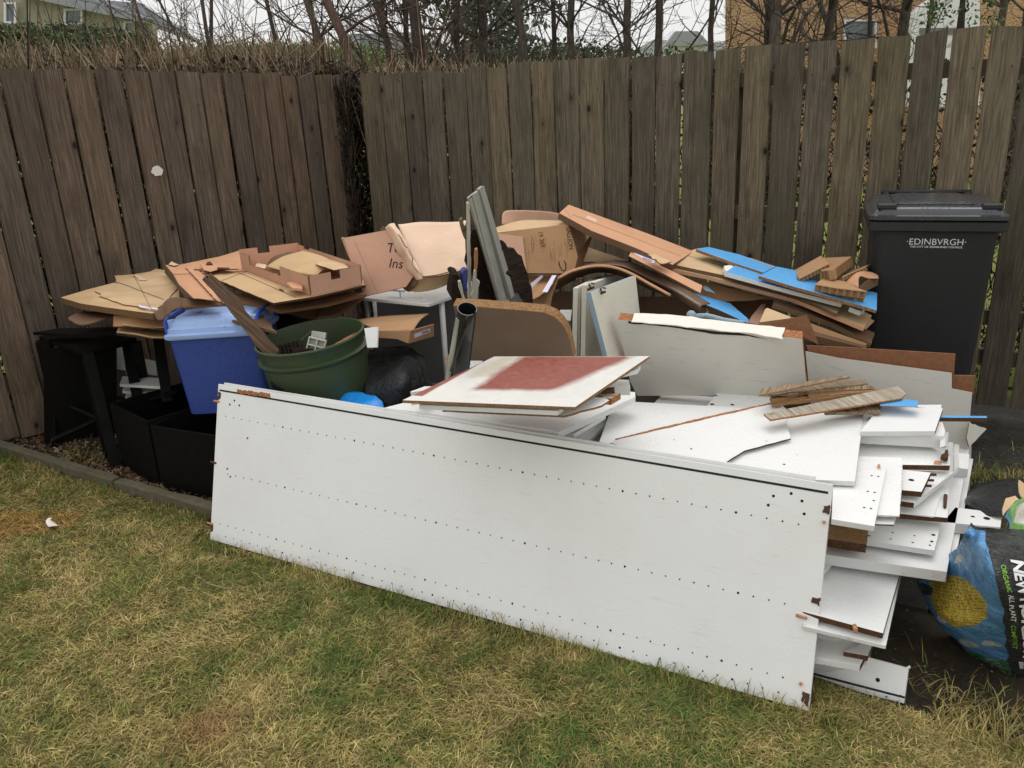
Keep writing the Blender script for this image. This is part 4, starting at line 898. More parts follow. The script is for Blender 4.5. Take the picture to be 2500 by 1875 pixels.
# dark conifer, green bushes
def blob_points(n, c, rad, r, gap=.35, ws=1.4):
    out = []
    while len(out) < n:
        v = r.normal(0, 1, 3); v /= np.linalg.norm(v); v *= r.uniform(.35, 1)**.5; p = np.array(c)+v*np.array(rad)
        if mnoise.noise(Vector(p)*ws) > gap-.45: out.append(p)
    return out
def bush(name, px, py, Y, rad, n, size, cols, seed, label, cat='bush', gap=.35, ws=1.4, trunk=True, drop=0.):
    r = np.random.default_rng(seed); c = pY(px, py, Y); root = empty(name, (c[0], Y, 0), label=label, cat=cat)
    if trunk:
        t = tube('trunk', [(c[0], Y, 0), (c[0]+.05, Y, c[2]*.5), (c[0], Y, c[2]+rad[2]*.6)], [.09, .07, .02], MT['bark'], root, n=7); at = t.data.color_attributes.new('Col', 'FLOAT_COLOR', 'POINT'); at.data.foreach_set('color', np.tile(np.array(srgb(62, 52, 44)), (len(t.data.vertices), 1)).ravel())
    P = blob_points(n, c, rad, r, gap, ws)
    if drop:
        K = len(P)//14; P = [np.array(P[k])+np.array([math.cos(k*2.4), math.sin(k*2.4), -.4])*j*.05 for k in range(K) for j in range(14)]
    leaves('crown', P, size, cols, seed, root, drop=drop)
DG = [srgb(58, 70, 58), srgb(74, 86, 70), srgb(44, 54, 46), srgb(90, 100, 84)]
bush('conifer', 1150, -20, 15, (.95, .9, 1.8), 7500, .12, [srgb(92, 104, 92), srgb(74, 86, 74), srgb(108, 118, 104)], 41, 'dark green conifer standing far behind the corner of the fences', 'tree', .5, 1.6, True, 1.)
GB = [srgb(84, 104, 62), srgb(60, 80, 48), srgb(108, 124, 80), srgb(50, 62, 44)]
bush('green_bush', 130, 128, 9.5, (1.0, .8, .30), 14000, .045, GB, 42, 'dark green bush above the far left end of the fence', gap=.25)
bush('green_bush', 270, 130, 10.5, (.6, .8, .26), 8000, .045, GB, 43, 'green bush in front of the left house, right of the dark one', gap=.3)
bush('green_bush', 590, 155, 13, (2.4, .9, .25), 12000, .06, [srgb(120, 142, 86), srgb(98, 120, 70), srgb(140, 156, 104)], 44, 'low light green hedge on the skyline above the left fence', gap=.25, trunk=False)
bush('green_bush', 1330, 190, 11, (1.5, .8, .42), 9000, .06, [srgb(92, 104, 80), srgb(74, 86, 64)], 45, 'dark evergreen bush low behind the bare trees in the middle', gap=.35)
bush('green_bush', 1480, 200, 14, (2.4, .9, .5), 9000, .07, GB, 46, 'wide evergreen bush below the far grey roof', gap=.35, trunk=False)
bush('leafy_shrub', 2345, 45, 7.0, (.30, .3, .26), 420, .036, [srgb(70, 96, 52), srgb(96, 120, 70), srgb(52, 70, 40)], 47, 'small leafy green shrub in front of the white arch', gap=.55, ws=4)
# houses
def m_harl():
    s = NB('orange_roughcast', .9, .15); v = s.coord(rnd=False); n1 = s.vor(v, 28); n2 = s.noise(v, 3, 5, .6); c = s.mix(s.rng(n2, .35, .65), srgb(208, 172, 134), srgb(190, 156, 120)); c = s.mix(s.math('MULTIPLY', s.rng(n1, .2, .5), .45), c, srgb(160, 128, 100))
    return s.done(c, None, s.bump(n1, .03, .9))
MT['harl'] = m_harl(); MT['harlG'] = m_plain('hazy_render', srgb(168, 162, 146), .9, .2, .01, 10, .6, .3); MT['render'] = m_plain('white_render', (.78, .78, .78, 1), .8, .2, .005, 10, .4, .1)  # left-house render is lightened to put distance haze into its colour
MT['upvc'] = m_plain('white_window_frame', (.75, .76, .78, 1), .4); MT['glass'] = m_plain('window_glass', srgb(92, 106, 112), .08, .8, .0005, 1, .1, .3); MT['slate'] = m_plain('hazy_grey_roof_tiles', srgb(156, 158, 164), .6, .4, .02, 14, .8, .4)  # roof tiles lightened likewise, haze mixed into the colour
def wall_slab(name, pix, Y, th, mat, parent, **k):
    P0 = (np.array([0, Y, 0.]), np.array([0, -1., 0])); return slab(name, pix, P0, th, mat, parent=parent, bev=0, **k)
def window(parent, x0, y0, x1, y1, Y, bars=0, name='window'):
    e_ = wall_slab(name, [(x0, y1), (x1, y1), (x1, y0), (x0, y0)], Y-.05, .04, MT['glass'], parent)
    f = 5
    for q in ([(x0-f, y1+f), (x1+f, y1+f), (x1+f, y1), (x0-f, y1)], [(x0-f, y0), (x1+f, y0), (x1+f, y0-f), (x0-f, y0-f)], [(x0-f, y1), (x0, y1), (x0, y0), (x0-f, y0)], [(x1, y1), (x1+f, y1), (x1+f, y0), (x1, y0)])+(([((x0+x1)/2-2, y1), ((x0+x1)/2+2, y1), ((x0+x1)/2+2, y0), ((x0+x1)/2-2, y0)],) if bars else ()):
        o = wall_slab('frame', q, Y-.10, .06, MT['upvc'], None); o.parent = e_; o.matrix_parent_inverse = PW(e_).inverted()
h1 = empty('orange_house', (8, 15, 0), label='orange roughcast house with white window behind the right-hand fence', cat='house')
wall_slab('wall', [(1782, 700), (2900, 700), (2900, -500), (1782, -500)], 15, .3, MT['harl'], h1)
window(h1, 2066, 52, 2136, 112, 15, 0)
window(h1, 2060, -330, 2140, -180, 15, 1)
b_ = [(2216, 260), (2216, 96), (2222, 62), (2236, 34), (2256, 12), (2282, -4), (2320, -12), (2392, -14), (2392, 260)]
wall_slab('arched_porch', b_, 14, .25, MT['render'], h1)
wall_slab('porch_lintel', [(2246, 84), (2392, 84), (2392, 68), (2246, 68)], 13.98, .1, MT['shadewall'], h1)
h2 = empty('left_house', (-8, 20, 0), label='grey house with slate roof behind the bushes at top left', cat='house')
wall_slab('wall', [(20, 330), (372, 330), (372, 58), (200, 18), (20, -60)], 20, .3, MT['harlG'], h2)
wall_slab('wall', [(-600, 330), (20, 330), (20, -90), (-600, -90)], 20.05, .3, MT['harlG'], h2)
ra, rb_ = pY(40, -20, 19.7), pY(350, 52, 19.7)
for nm, q in (('roof', [(30, -14), (352, 56), (360, 44), (60, -60)]),): wall_slab(nm, q, 19.6, .4, MT['slate'], h2)
wall_slab('roof', [(345, 10), (480, 96), (476, 104), (372, 66), (340, 50)], 20.4, .3, MT['slate'], h2)
wall_slab('roof', [(100, -14), (345, 8), (350, 52), (100, -5)], 19.9, .2, MT['slate'], h2)
window(h2, 160, 26, 196, 56, 20); window(h2, 306, 56, 322, 82, 20); window(h2, 14, 10, 34, 52, 19.9)
h3 = empty('distant_house', (5, 45, 0), label='distant house with grey pitched roof seen between bare trees', cat='house')
wall_slab('wall', [(1636, 250), (1724, 250), (1724, 108), (1636, 108)], 45, .3, MT['render'], h3); wall_slab('roof', [(1622, 112), (1738, 112), (1704, 76), (1650, 76)], 44.6, .6, MT['slate'], h3)
h4 = empty('distant_house', (-3, 60, 0), label='faint distant grey roof on the skyline above the left fence', cat='house')
wall_slab('roof', [(830, 118), (1060, 118), (1010, 78), (850, 84)], 60, .6, MT['slate'], h4); wall_slab('wall', [(840, 260), (1050, 260), (1050, 116), (840, 116)], 60.1, .4, MT['harlG'], h4)
# far wooded skyline hill
hv = []; 
for i in range(41):
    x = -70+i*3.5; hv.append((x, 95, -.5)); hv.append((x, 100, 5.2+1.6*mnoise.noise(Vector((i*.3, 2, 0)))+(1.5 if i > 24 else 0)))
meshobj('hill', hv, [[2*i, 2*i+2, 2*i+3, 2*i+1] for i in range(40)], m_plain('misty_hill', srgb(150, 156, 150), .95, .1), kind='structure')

# ================================================================== THE HEAP: WHITE BOARDS ON THE RIGHT
def wb_(pix, z, th, label, edge='whiteE', edges=None, rough=0, mat='white', name='white_board', cat='board', pl=None, group='white boards piled behind the long panel', **k):
    return slab(name, pix, pl or plZ(z), th, MT[mat], edge=MT[edge], edges={a: MT[b] for a, b in (edges or {}).items()}, rough=rough, label=label, cat=cat, group=group, **k)
# lowest pieces by the right end of the long panel
pS = pl3((1940, 1655, 2.02), (2207, 1716, 1.86), (2218, 1630, 1.90))
o = wb_([(1900, 1640), (2207, 1718), (2218, 1632), (1900, 1545)], 0, .016, 'narrow white strip on edge on the grass, sticking out at the foot of the heap', pl=pS, name='white_strip', group=None)
dots(o, [(2143, 1660, .006), (2199, 1699, .003)])
patch(o, [(1900, 1626), (2208.5, 1705.5), (2209.5, 1700.5), (1900, 1620)], MT['groove'], name='groove', off=.0002, th=.0004)
patch(o, [(2212, 1629), (2221, 1624), (2224, 1631), (2214, 1633)], MT['foil'], off=.001, name='peeling_edge')
wb_([(1960, 1600), (2100, 1625), (2118, 1592), (2130, 1560), (1960, 1520)], .12, .02, 'lowest white offcut with brown side, almost hidden above the white strip', edges={1: 'chipD'})
slab('chipboard_offcut', w('K', (440, 1080), (605, 1110), (635, 1035), (590, 1010)), plZ(.135), .018, MT['whiteB'], edge=MT['chipD'], label='short offcut with brown sawn face lying under the lower white shelf', cat='offcut')
B1 = wb_([(1960, 1528), (2163, 1576), (2200, 1405), (1960, 1360)], .215, .012, 'white shelf second from the ground at the right end of the heap')
B0 = wb_([(1960, 1493), (2156, 1546), (2197, 1400), (1960, 1350)], .245, .018, 'large white shelf with wet brown front edge, under the wide table board', edge='chipD')
cyl_between('dowel', PL[B0.name][1] @ on_local(B0, 2086, 1528), PL[B0.name][1] @ on_local(B0, 2089, 1541), .006, .006, MT['orange'], B0)
slab('white_batten', w('K', (315, 560), (395, 470), (385, 455), (315, 530)), pl3(*w('K', (315, 560, 2.1), (395, 470, 2.2), (315, 530, 2.1))), .015, MT['whiteB'], label='slanting white batten under the wide table board', cat='batten')
W2 = wb_([(1990, 1350), (2325, 1386), (2330, 1384), (2376, 1120), (2100, 1080)], .262, .016, 'white board just under the wide table board, showing along its right side')
W1 = wb_([(1985, 1350), (2312, 1396), (2366, 1098), (2150, 1060)], .30, .034, 'widest white board of the heap, thick edged, jutting out over the compost bag', name='table_board', cat='board')
slab('white_block', w('M', (1095, 668), (1208, 680), (1218, 560), (1112, 545)), plZ(.335), .034, MT['white'], edge=MT['whiteB'], label='small white block on the far corner of the widest white board', cat='offcut')
TB = slab('chipboard_block', w('M', (20, 1238), (383, 1292), (400, 1165), (60, 1118)), plZ(.356), .028, MT['chip'], edge=MT['chipD'], label='bare tan chipboard block on the widest white board, beside the long panel end', cat='offcut')
H2 = wb_(w('M', (330, 1250), (935, 1340), (985, 1120), (500, 1060)), .332, .018, 'small white board with drilled holes at its corner, on the widest white board')
dots(H2, w('M', (925, 1215, .006), (912, 1268, .005), (897, 1298, .0035), (772, 1222), (757, 1277), (594, 1196), (579, 1248), (404, 1222, .004), (420, 1170)), r=.0032)
g4 = wb_(w('M', (560, 1035), (1040, 1075), (1050, 810), (600, 740)), .372, .017, 'white board with dark brown front edge and a rusty hinge bolt on top', edge='whiteE', edges={0: 'chipD'})
a, b = pz(*w('M', (1018, 990))[0], .378), pz(*w('M', (1024, 895))[0], .378); cyl_between('bolt', a, b, .0045, .006, MT['rust'], g4)
g4b = wb_(w('M', (560, 1020), (930, 1065), (1005, 835), (640, 760)), .378, .005, 'thin white sheet lying on the board with the hinge bolt')
g3 = wb_(w('M', (560, 925), (770, 955), (1095, 700), (700, 690)), .418, .018, 'white board set askew, its long white edge pointing back to the right', edges={0: 'chipD'})
g2 = wb_(w('M', (560, 840), (830, 865), (905, 708), (620, 680)), .452, .018, 'small white board with one cam hole and brown broken edges', edge='chipD')
dots(g2, w('M', (746, 770, .0085)), name='cam_hole')
for yy in (725, 770, 815):
    a = pz(*w('M', (905-(yy-708)*.45, yy))[0], .447); cyl_between('dowel', a, a+np.array([.018, -.004, 0]), .0045, .004, MT['rust'], g2)
T2 = wb_(w('M', (400, 1050), (652, 1058), (678, 588), (300, 575)), .478, .006, 'thin white sheet with a ragged right edge under the drilled white board', rough=.0012, seg=.012)
slab('torn_corner', w('M', (440, 1125), (605, 1130), (625, 1075), (440, 1060)), plZ(.46), .005, MT['whiteB'], edge=MT['chipD'], label='grey torn board corner peeping out below the thin ragged sheet', cat='offcut')
T1 = wb_(w('M', (100, 1085), (447, 1142), (548, 660), (300, 610), (-40, 640), (-60, 700), (30, 712), (30, 790), (112, 800)), .494, .017, 'white board with two short columns of drilled holes, beside the long panel top')
dots(T1, w('M', (425, 735), (479, 741), (394, 862), (449, 870), (442, 936), (364, 993), (419, 1001)), r=.0035)
slab('orange_tab', w('M', (470, 660), (497, 660), (495, 640), (475, 638)), plZ(.503), .004, MT['orange'], parent=T1)
# g1, thick shelf and its neighbours
g1 = wb_(w('M', (300, 640), (1060, 651), (1062, 585), (900, 500), (300, 470)), .452, .018, 'white board with dark brown front edge and orange tab beneath the thick shelf', edges={0: 'chipD'})
patch(g1, w('M', (925, 640), (988, 642), (992, 615), (935, 612)), MT['orange'], name='tab')
slab('broken_chip_end', w('M', (985, 572), (1035, 590), (1048, 560), (1040, 520), (1020, 525)), plZ(.475), .015, MT['chipD'], rough=.004, seg=.012, label='broken brown chipboard lump at the right end of the thick shelf', cat='offcut')
H1 = wb_(w('M', (250, 372), (1012, 412), (1022, 372), (1000, 300), (400, 260)), .512, .044, 'thick white shelf with smooth pale front lying across the right side', name='thick_shelf', edges={1: 'whiteB'})
H0 = wb_(w('M', (330, 375), (940, 372), (1003, 188), (500, 168)), .53, .017, 'white board with brown right end on top of the thick shelf', edges={1: 'chipD'})
wb_(w('M', (780, 185), (990, 185), (992, 158), (800, 160)), .53, .016, 'white board end showing just behind the board with the brown right end')
for i, (q, lb) in enumerate(((w('M', (1018, 495), (1040, 500), (1050, 380), (1024, 385)), 'nearest'), (w('M', (1050, 700), (1085, 700), (1088, 465), (1062, 460)), 'middle'), (w('M', (1088, 700), (1128, 660), (1133, 480), (1092, 478)), 'farthest'))):
    slab('white_batten', q, pl3((q[0][0], q[0][1], 2.42+.06*i), (q[1][0], q[1][1], 2.46+.06*i), (q[2][0], q[2][1], 2.62+.1*i)), .016, MT['whiteE'], label=f'{lb} of three narrow white battens standing at the right end of the heap', cat='batten')
BS = slab('blue_strip', w('M', (900, 262), (1360, 266), (1360, 250), (900, 245)), plZ(.52), .015, MT['blueboard'], edge=MT['chipD'], label='narrow blue topped chipboard strip pointing right from the white boards', cat='offcut')
slab('blue_offcut', w('M', (490, 165), (798, 176), (803, 126), (500, 98)), plZ(.565), .003, MT['blueboard'], edge=MT['chip'], label='blue offcut behind the white board at the right, below the splintered strips', cat='offcut')
# plank over the bag
PK = wb_(w('M', (1000, 1110), (1468, 1152), (1482, 1038), (1100, 990)), .30, .035, 'white plank with two holes sticking out right over the compost bag', edges={1: 'whiteB'}, name='white_plank')
dots(PK, w('M', (1244, 1066, .006), (1357, 1081, .010)), name='cam_hole')
# middle boards
MID = [('M4', [(1590, 1000), (1590, 990), (1618, 962), (1760, 969), (1760, 1000)], .43, .016, 'white board showing at the back left of the middle pile'),
       ('M5', [(1700, 1030), (1726, 990), (1756, 951), (1862, 952), (1935, 1010), (1900, 1040)], .48, .016, 'white board with two dark holes, at the back of the middle pile')]
for nm, q, z, th, lb in MID:
    o = wb_(q, z, th, lb)
    if nm == 'M5': dots(o, w('L', (1040, 350, .009), (1238, 355, .008), (1078, 266, .006)))
M1 = wb_([(1455, 1100), (1499, 978), (1823, 996), (1880, 1010), (1940, 1110), (1700, 1130)], .50, .016, 'large white board on the left of the middle pile, nearest the red patched sheet')
M3 = wb_([(1640, 1098), (1700, 1160), (2088, 1175), (2109, 1007), (1995, 1006), (1900, 1000)], .515, .016, 'large bright white board on the right of the middle pile', edges={2: 'chip'})
M2 = wb_([(1490, 1081), (1504, 1074), (1892, 984), (1912, 994), (1925, 1049), (1931, 1070), (1817, 1100), (1740, 1150)], .530, .006, 'thin white sheet with chipped edge lying diagonally over the middle pile', edge='chipD', rough=.0014, seg=.03)
dots(M2, w('L', (835, 789, .004), (1573, 711, .0025), (667, 700, .0025)), r=.003)
slab('chipped_edge', [toPix(onp(x, y, PL[M2.name][0])+np.array([0, 0, .0])) for x, y in ((1504, 1074), (1640, 1042.3), (1760, 1014.5), (1892, 984), (1888, 982), (1756, 1010), (1636, 1038), (1502, 1071))], plZ(.5295), .005, 'chipO', rough=.0015, seg=.012, parent=M2, bev=0)
dots(M3, w('L', (1747, 940, .004), (1874, 848, .002), (972, 836, .003)))
# splintered strips
ST = [(((1250,1285),(1275,1240),(1860,1148),(1868,1160)), .60, .006, 'stickw', 'top splintered strip, grey-brown, leaning on the white boards'),
      (((1315,1275),(1330,1283),(1985,1205),(1975,1180),(1820,1185)), .565, .008, 'stickw', 'second splintered strip, half under the top one'),
      (((1440,1287),(1445,1273),(2020,1240),(2030,1225),(1900,1205)), .56, .010, 'stickw', 'third splintered strip, pale and narrow'),
      (((1580,1300),(1585,1272),(1980,1212),(2025,1240),(2020,1258)), .555, .014, 'chip', 'short yellow splintered block among the strips'),
      (((1340,1345),(1325,1300),(1600,1290),(2060,1240),(2055,1262)), .55, .012, 'chip', 'long yellowish splintered strip under the short block'),
      (((1700,1400),(1690,1385),(2060,1320),(2080,1345),(2075,1395)), .548, .012, 'stickw', 'lowest splintered strip, under the grey batten'),]
for i, (q, z, th, m_, lb) in enumerate(ST):
    slab('splintered_strip', w('C', *q), plZ(z), th, MT[m_], edge=MT['stickw' if i % 2 else 'chip'], rough=.0022, seg=.03, label=lb, cat='wood strip', group='splintered strips on the white boards')
o = slab('grey_batten', w('C', (1283, 1410), (1330, 1450), (2215, 1305), (2245, 1275), (2195, 1222)), plZ(.575), .007, MT['stickg'], edge=MT['chipO'], rough=.001, seg=.05, label='long grey batten lying across the splintered strips, its end to the right', cat='wood strip')
dots(o, w('C', (1340, 1412, .008)), name='knot_hole', mat=MT['stickw'])

# ------------------------------------------------------------------ left of centre: red patched sheet and boards under it
RS = slab('red_patched_sheet', w('N', (103, 432), (1435, 485), (2010, 92), (810, 95)), plZ(.775), .010, MT['white'], edge=MT['chip'], label='white sheet with a large dull red painted patch, lying on the boards', cat='board')
MT['red'] = m_red(RS); RS.data.materials[0] = MT['red']
wb_(w('N', (230, 470), (1300, 518), (1345, 485), (1200, 420), (250, 430)), .758, .014, 'white board directly under the front of the red patched sheet')
wb_(w('N', (410, 505), (1350, 550), (1640, 470), (1700, 432), (1640, 400), (500, 420)), .735, .008, 'thin whitish board with chipped brown corner, under the red patched sheet', edge='chip', rough=.0015, seg=.03)
wb_(w('N', (1500, 300), (1915, 200), (1940, 165), (1500, 140)), .80-.045, .014, 'white board end sticking out beyond the back right of the red sheet')
for i, (q, z, mm) in enumerate(((w('N', (1560, 405), (1712, 420), (1787, 375), (1640, 360)), .735, 'chipO'), (w('N', (1640, 362), (1740, 358), (1740, 330), (1650, 335)), .745, 'chipD'))):
    slab('brown_block', q, plZ(z), .022, MT['stickg' if not i else 'chipD'], edge=MT[mm], label=('short grey-topped block with orange end, right of the red patched sheet', 'small dark brown block just behind the grey-topped one')[i], cat='offcut')
wb_(w('N', (1640, 330), (1860, 330), (1850, 275), (1700, 270)), .70, .03, 'small bright white box-shaped offcut right of the red patched sheet')
U4 = wb_(w('N', (-40, 492), (300, 530), (800, 600), (1250, 665), (1310, 680), (1900, 405), (1898, 370), (1500, 330), (165, 440), (10, 478)), .580, .022, 'wide white board under the red sheet, its pale edge running to the right')
wb_(w('N', (900, 700), (1430, 692), (1670, 545), (1660, 520), (1200, 520)), .545, .016, 'white board below the wide one, left of the dark gap', mat='whiteB')
wb_(w('N', (1000, 740), (1540, 735), (1690, 600), (1600, 560)), .48, .016, 'lower grey-white board deep in the dark gap', mat='whiteB')
wb_(w('N', (165, 372), (330, 345), (330, 325), (275, 325), (165, 365)), .66, .05, 'corner of a white box behind the red patched sheet on the left', name='white_box', group=None)
wb_(w('N', (600, 190), (720, 180), (720, 120), (615, 112)), .58, .02, 'white board corner between the black pipe and the red sheet', group=None)
slab('chip_end', w('N', (430, 120), (465, 135), (465, 75), (440, 100)), pl3(*w('N', (430, 120, 2.9), (465, 135, 2.88), (465, 75, 2.9))), .03, MT['chipO'], rough=.003, seg=.02, label='torn orange chipboard end left of the black pipe', cat='offcut')
# hidden carcasses that carry the stacks
def prop(z, q, label, mat='whiteB'):
    slab('cabinet_carcass', q, plZ(z), z-.01, MT[mat], label=label, cat='cabinet')
prop(.41, [(1560, 1070), (1950, 1100), (2000, 1040), (1640, 1020)], 'white carcass hidden under the middle pile of white boards')
prop(.51, [(1000, 1060), (1380, 1080), (1480, 1010), (1080, 985)], 'white carcass hidden under the wide board and red sheet')
prop(.225, [(2000, 1480), (2130, 1500), (2150, 1420), (2010, 1390)], 'white block under the lower right shelves')
prop(.26, [(2040, 1310), (2110, 1325), (2150, 1200), (2080, 1150)], 'white carcass under the widest board')
# long grey panel with torn white lining
PG = pl3((1520, 789, 3.12), (1964, 835, 2.92), (1559, 963, 3.19))
GP = slab('grey_board', w('C', (300, 775), (1545, 905), (1570, 1190), (1590, 1290), (430, 1290), (380, 1190)), PG, .055, MT['greylam2'], edge=MT['chipO'], edges={4: 'whiteB'}, label='long grey panel on edge with torn white lining along its top', cat='board')
up_ = np.array([0, 0, 1.])
PT = pl3(*w('C', (300, 775, 3.10), (1545, 902, 2.91), (1545, 845, 2.975)))
LN = slab('torn_lining', w('C', (390, 788), (700, 812), (1000, 850), (1180, 862), (1415, 905), (1430, 828), (1150, 800), (700, 745), (410, 730)), (PT[0], PT[1]), .004, MT['foil'], rough=.003, seg=.03, label='torn white lining')
LN.parent = GP; LN.matrix_parent_inverse = PW(GP).inverted()
patch(GP, w('C', (370, 800), (560, 815), (720, 835), (960, 875), (1180, 885), (1310, 912), (1250, 895), (1150, 872), (960, 855), (700, 822), (370, 786)), MT['groove'], rough=.001, name='dark_tear', off=.0004, th=.001)
# grey hardboards with brown laps, right
PH = pl3((1968, 858, 3.08), (2367, 960, 2.86), (2000, 1000, 3.05)); PHb = (PH[0]-PH[1]*.02, PH[1])
slab('brown_hardboard', [(1968, 843), (2050, 847), (2333, 864), (2329, 916), (2380, 917), (2377, 965), (2000, 930)], PHb, .006, MT['hardbrown'], label='brown hardboard showing as a strip above the grey one, before the bin', cat='board')
slab('grey_hardboard', [(1966, 857), (2050, 874), (2324, 910), (2324, 948), (2374, 958), (2369, 1011), (2372, 1092), (2367, 1200), (1990, 1100)], PH, .005, MT['greylam'], edge=MT['hardbrown'], label='large stepped grey hardboard standing at the right, before the wheelie bin', cat='board')
slab('grey_hardboard', w('E', (750, 1450), (852, 1485), (750, 1592), (735, 1540)), pl3((2367, 1032, 2.84), (2409, 1046, 2.95), (2367, 1090, 2.82)), .004, MT['greylam2'], edge=MT['hardbrown'], rough=.001, label='torn grey corner of hardboard sticking out towards the paving', cat='board')
# cream cupboard doors standing on end
def door(q, Y0, Y1, th, lb, edge='whiteE', mat='cream'):
    a, b, c, d = q   # bottom-left, bottom-right, top-right, top-left
    return slab('standing_door', q, pl3((a[0], a[1], Y0), (b[0], b[1], Y1), (d[0], d[1], Y0)), th, MT[mat], edge=MT[edge], label=lb, cat='cupboard door', group='cream cupboard doors standing on end')
def edge_on(top_near, top_far, bot, Yn, Yf, th, lb):
    """door seen mostly edge-on: plane through the near upright edge and the far top corner, thickness to its left"""
    A = pY(*top_near, Yn); Bp = pY(*bot, Yn); Cf = pY(*top_far, Yf); n = np.cross(Bp-A, Cf-A); n /= np.linalg.norm(n)
    if n[0] > 0: n = -n
    D = Cf+(Bp-A); m4, x, y = frame((A+Bp+Cf+D)/4, Cf-A, n); c0 = (A+Bp+Cf+D)/4; P = [A, Cf, D, Bp]; V = [((p-c0) @ x, (p-c0) @ y, z) for z in (th/2, -th/2) for p in P]
    return meshobj('standing_door', V, [[0, 1, 2, 3][::-1], [4, 5, 6, 7], [0, 4, 5, 1][::-1], [1, 5, 6, 2][::-1], [2, 6, 7, 3][::-1], [3, 7, 4, 0][::-1]], MT['cream'], mat4=m4, bev=.0015, label=lb, cat='cupboard door', group='cream cupboard doors standing on end')
edge_on((1405, 703), (1466, 674), (1401, 905), 3.30, 3.75, .020, 'cream door furthest left of the standing doors, seen edge-on')
edge_on((1414, 699), (1484, 671), (1411, 905), 3.32, 3.78, .010, 'thin door second from the left among the standing doors')
edge_on((1426, 696), (1500, 670), (1422, 905), 3.28, 3.72, .020, 'cream door third from the left of the standing doors')
door(w('H', (765, 1640), (1140, 1640), (1045, 800), (590, 968)), 3.1, 3.35, .022, 'widest cream door, leaning with its full face in view', edge='paleblue')
for q in (w('H', (470, 880)), w('H', (590, 930)), w('H', (705, 975))):
    p = pY(*q[0], 3.16); bm = bmesh.new(); box_bm(bm, (0, 0, 0), (.03, .006, .008)); box_bm(bm, (.0, 0, .012), (.006, .006, .03)); box_bm(bm, (.014, 0, .02), (.016, .005, .004), rot=Matrix.Rotation(.7, 3, 'Y'))
    bmobj('rusty_fitting', bm, MT['rust'], mat4=Matrix.Translation(Vector(p)) @ Matrix.Rotation(random.uniform(-.5, .5), 4, 'Y') @ Matrix.Rotation(.5, 4, 'X'), label={0: 'rusty hinge on the leftmost standing door', 1: 'rusty hinge between the standing doors', 2: 'rusty bird-shaped hinge on the face of the widest cream door'}[[w('H', (470, 880))[0][0], w('H', (590, 930))[0][0], w('H', (705, 975))[0][0]].index(q[0][0])], cat='hinge')
slab('white_offcut', w('B', (1570, 1050), (1640, 1060), (1650, 985), (1570, 985)), pl3(*w('B', (1570, 1050, 3.3), (1640, 1060, 3.3), (1650, 985, 3.32))), .05, MT['whiteB'], label='small pale block between the round-cornered board and the standing doors', cat='offcut')
# round-cornered chipboard panel
PC = pl3(*w('B', (840, 955, 2.93), (1640, 1200, 2.86), (860, 1290, 3.06)))
CB = slab('round_cornered_board', w('B', (846, 958), (1005, 965), (1300, 988), (1460, 1003), (1530, 1032), (1578, 1075), (1620, 1145), (1640, 1210), (1662, 1330), (900, 1330), (862, 1010)), PC, .042, MT['brownlam'], edge=MT['chip'], label='dark brown board with thick chipboard edge and a rounded right corner', cat='board')

# ------------------------------------------------------------------ black pipe, white pipe
a, b = pY(*w('B', (942, 978))[0], 2.66), pY(*w('B', (885, 1460))[0], 2.82)
V = []; Fs = []; n_ = 28
d_ = Vector(b-a); L = d_.length; q4 = d_.to_track_quat('Z', 'Y').to_matrix().to_4x4(); q4.translation = Vector(a); R_ = .033
for z, r in ((0, R_), (L, R_), (L, R_-.003), (0, R_-.003)):
    for i in range(n_): V.append((r*math.cos(i*2*math.pi/n_), r*math.sin(i*2*math.pi/n_), z))
for k in range(4):
    for i in range(n_): Fs.append([k*n_+i, k*n_+(i+1) % n_, ((k+1) % 4)*n_+(i+1) % n_, ((k+1) % 4)*n_+i])
meshobj('drain_pipe', V, Fs, MT['pvcblack'], smooth=True, mat4=q4, label='glossy black drain pipe leaning against the round-cornered board', cat='pipe').modifiers.new('e', 'EDGE_SPLIT').split_angle = .8
tube('white_pipe', [pY(*w('B', (882, 1045))[0], 2.66), pY(*w('B', (850, 1230))[0], 2.72), pY(*w('B', (808, 1460))[0], 2.80)], .0095, MT['pvcwhite'], label='thin off-white pipe leaning beside the black drain pipe', cat='pipe')
tube('black_cable', [pY(*w('B', (1000, 1000))[0], 2.63), pY(*w('B', (930, 1120))[0], 2.64), pY(*w('B', (900, 1200))[0], 2.67), pY(*w('B', (830, 1400))[0], 2.72)], .004, MT['pvcblack'], label='black cord hanging from the mouth of the drain pipe', cat='cord')

# ------------------------------------------------------------------ steel profiles, rotten timber, splinters
def profile(name, q, Yt, Yb, th, lb):
    P0 = pl3((q[0][0], q[0][1], Yt), (q[1][0], q[1][1], Yt+.02), (q[3][0], q[3][1], Yb)); o = slab(name, q, P0, th, MT['galv'], label=lb, cat='steel profile', bev=.003); return o, P0
o1, p1_ = profile('steel_profile', w('O', (300, 255), (426, 158), (800, 1440), (665, 1500)), 3.22, 3.30, .018, 'left grey galvanised steel profile sticking up from the heap')
o2, p2_ = profile('steel_profile', w('O', (432, 150), (486, 108), (770, 1100), (845, 1400), (806, 1440)), 3.23, 3.31, .022, 'right narrower galvanised steel profile sticking up from the heap')
patch(o1, w('O', (345, 225), (372, 200), (690, 1440), (668, 1460)), MT['galv'], off=.0, th=.004, name='raised_rib')
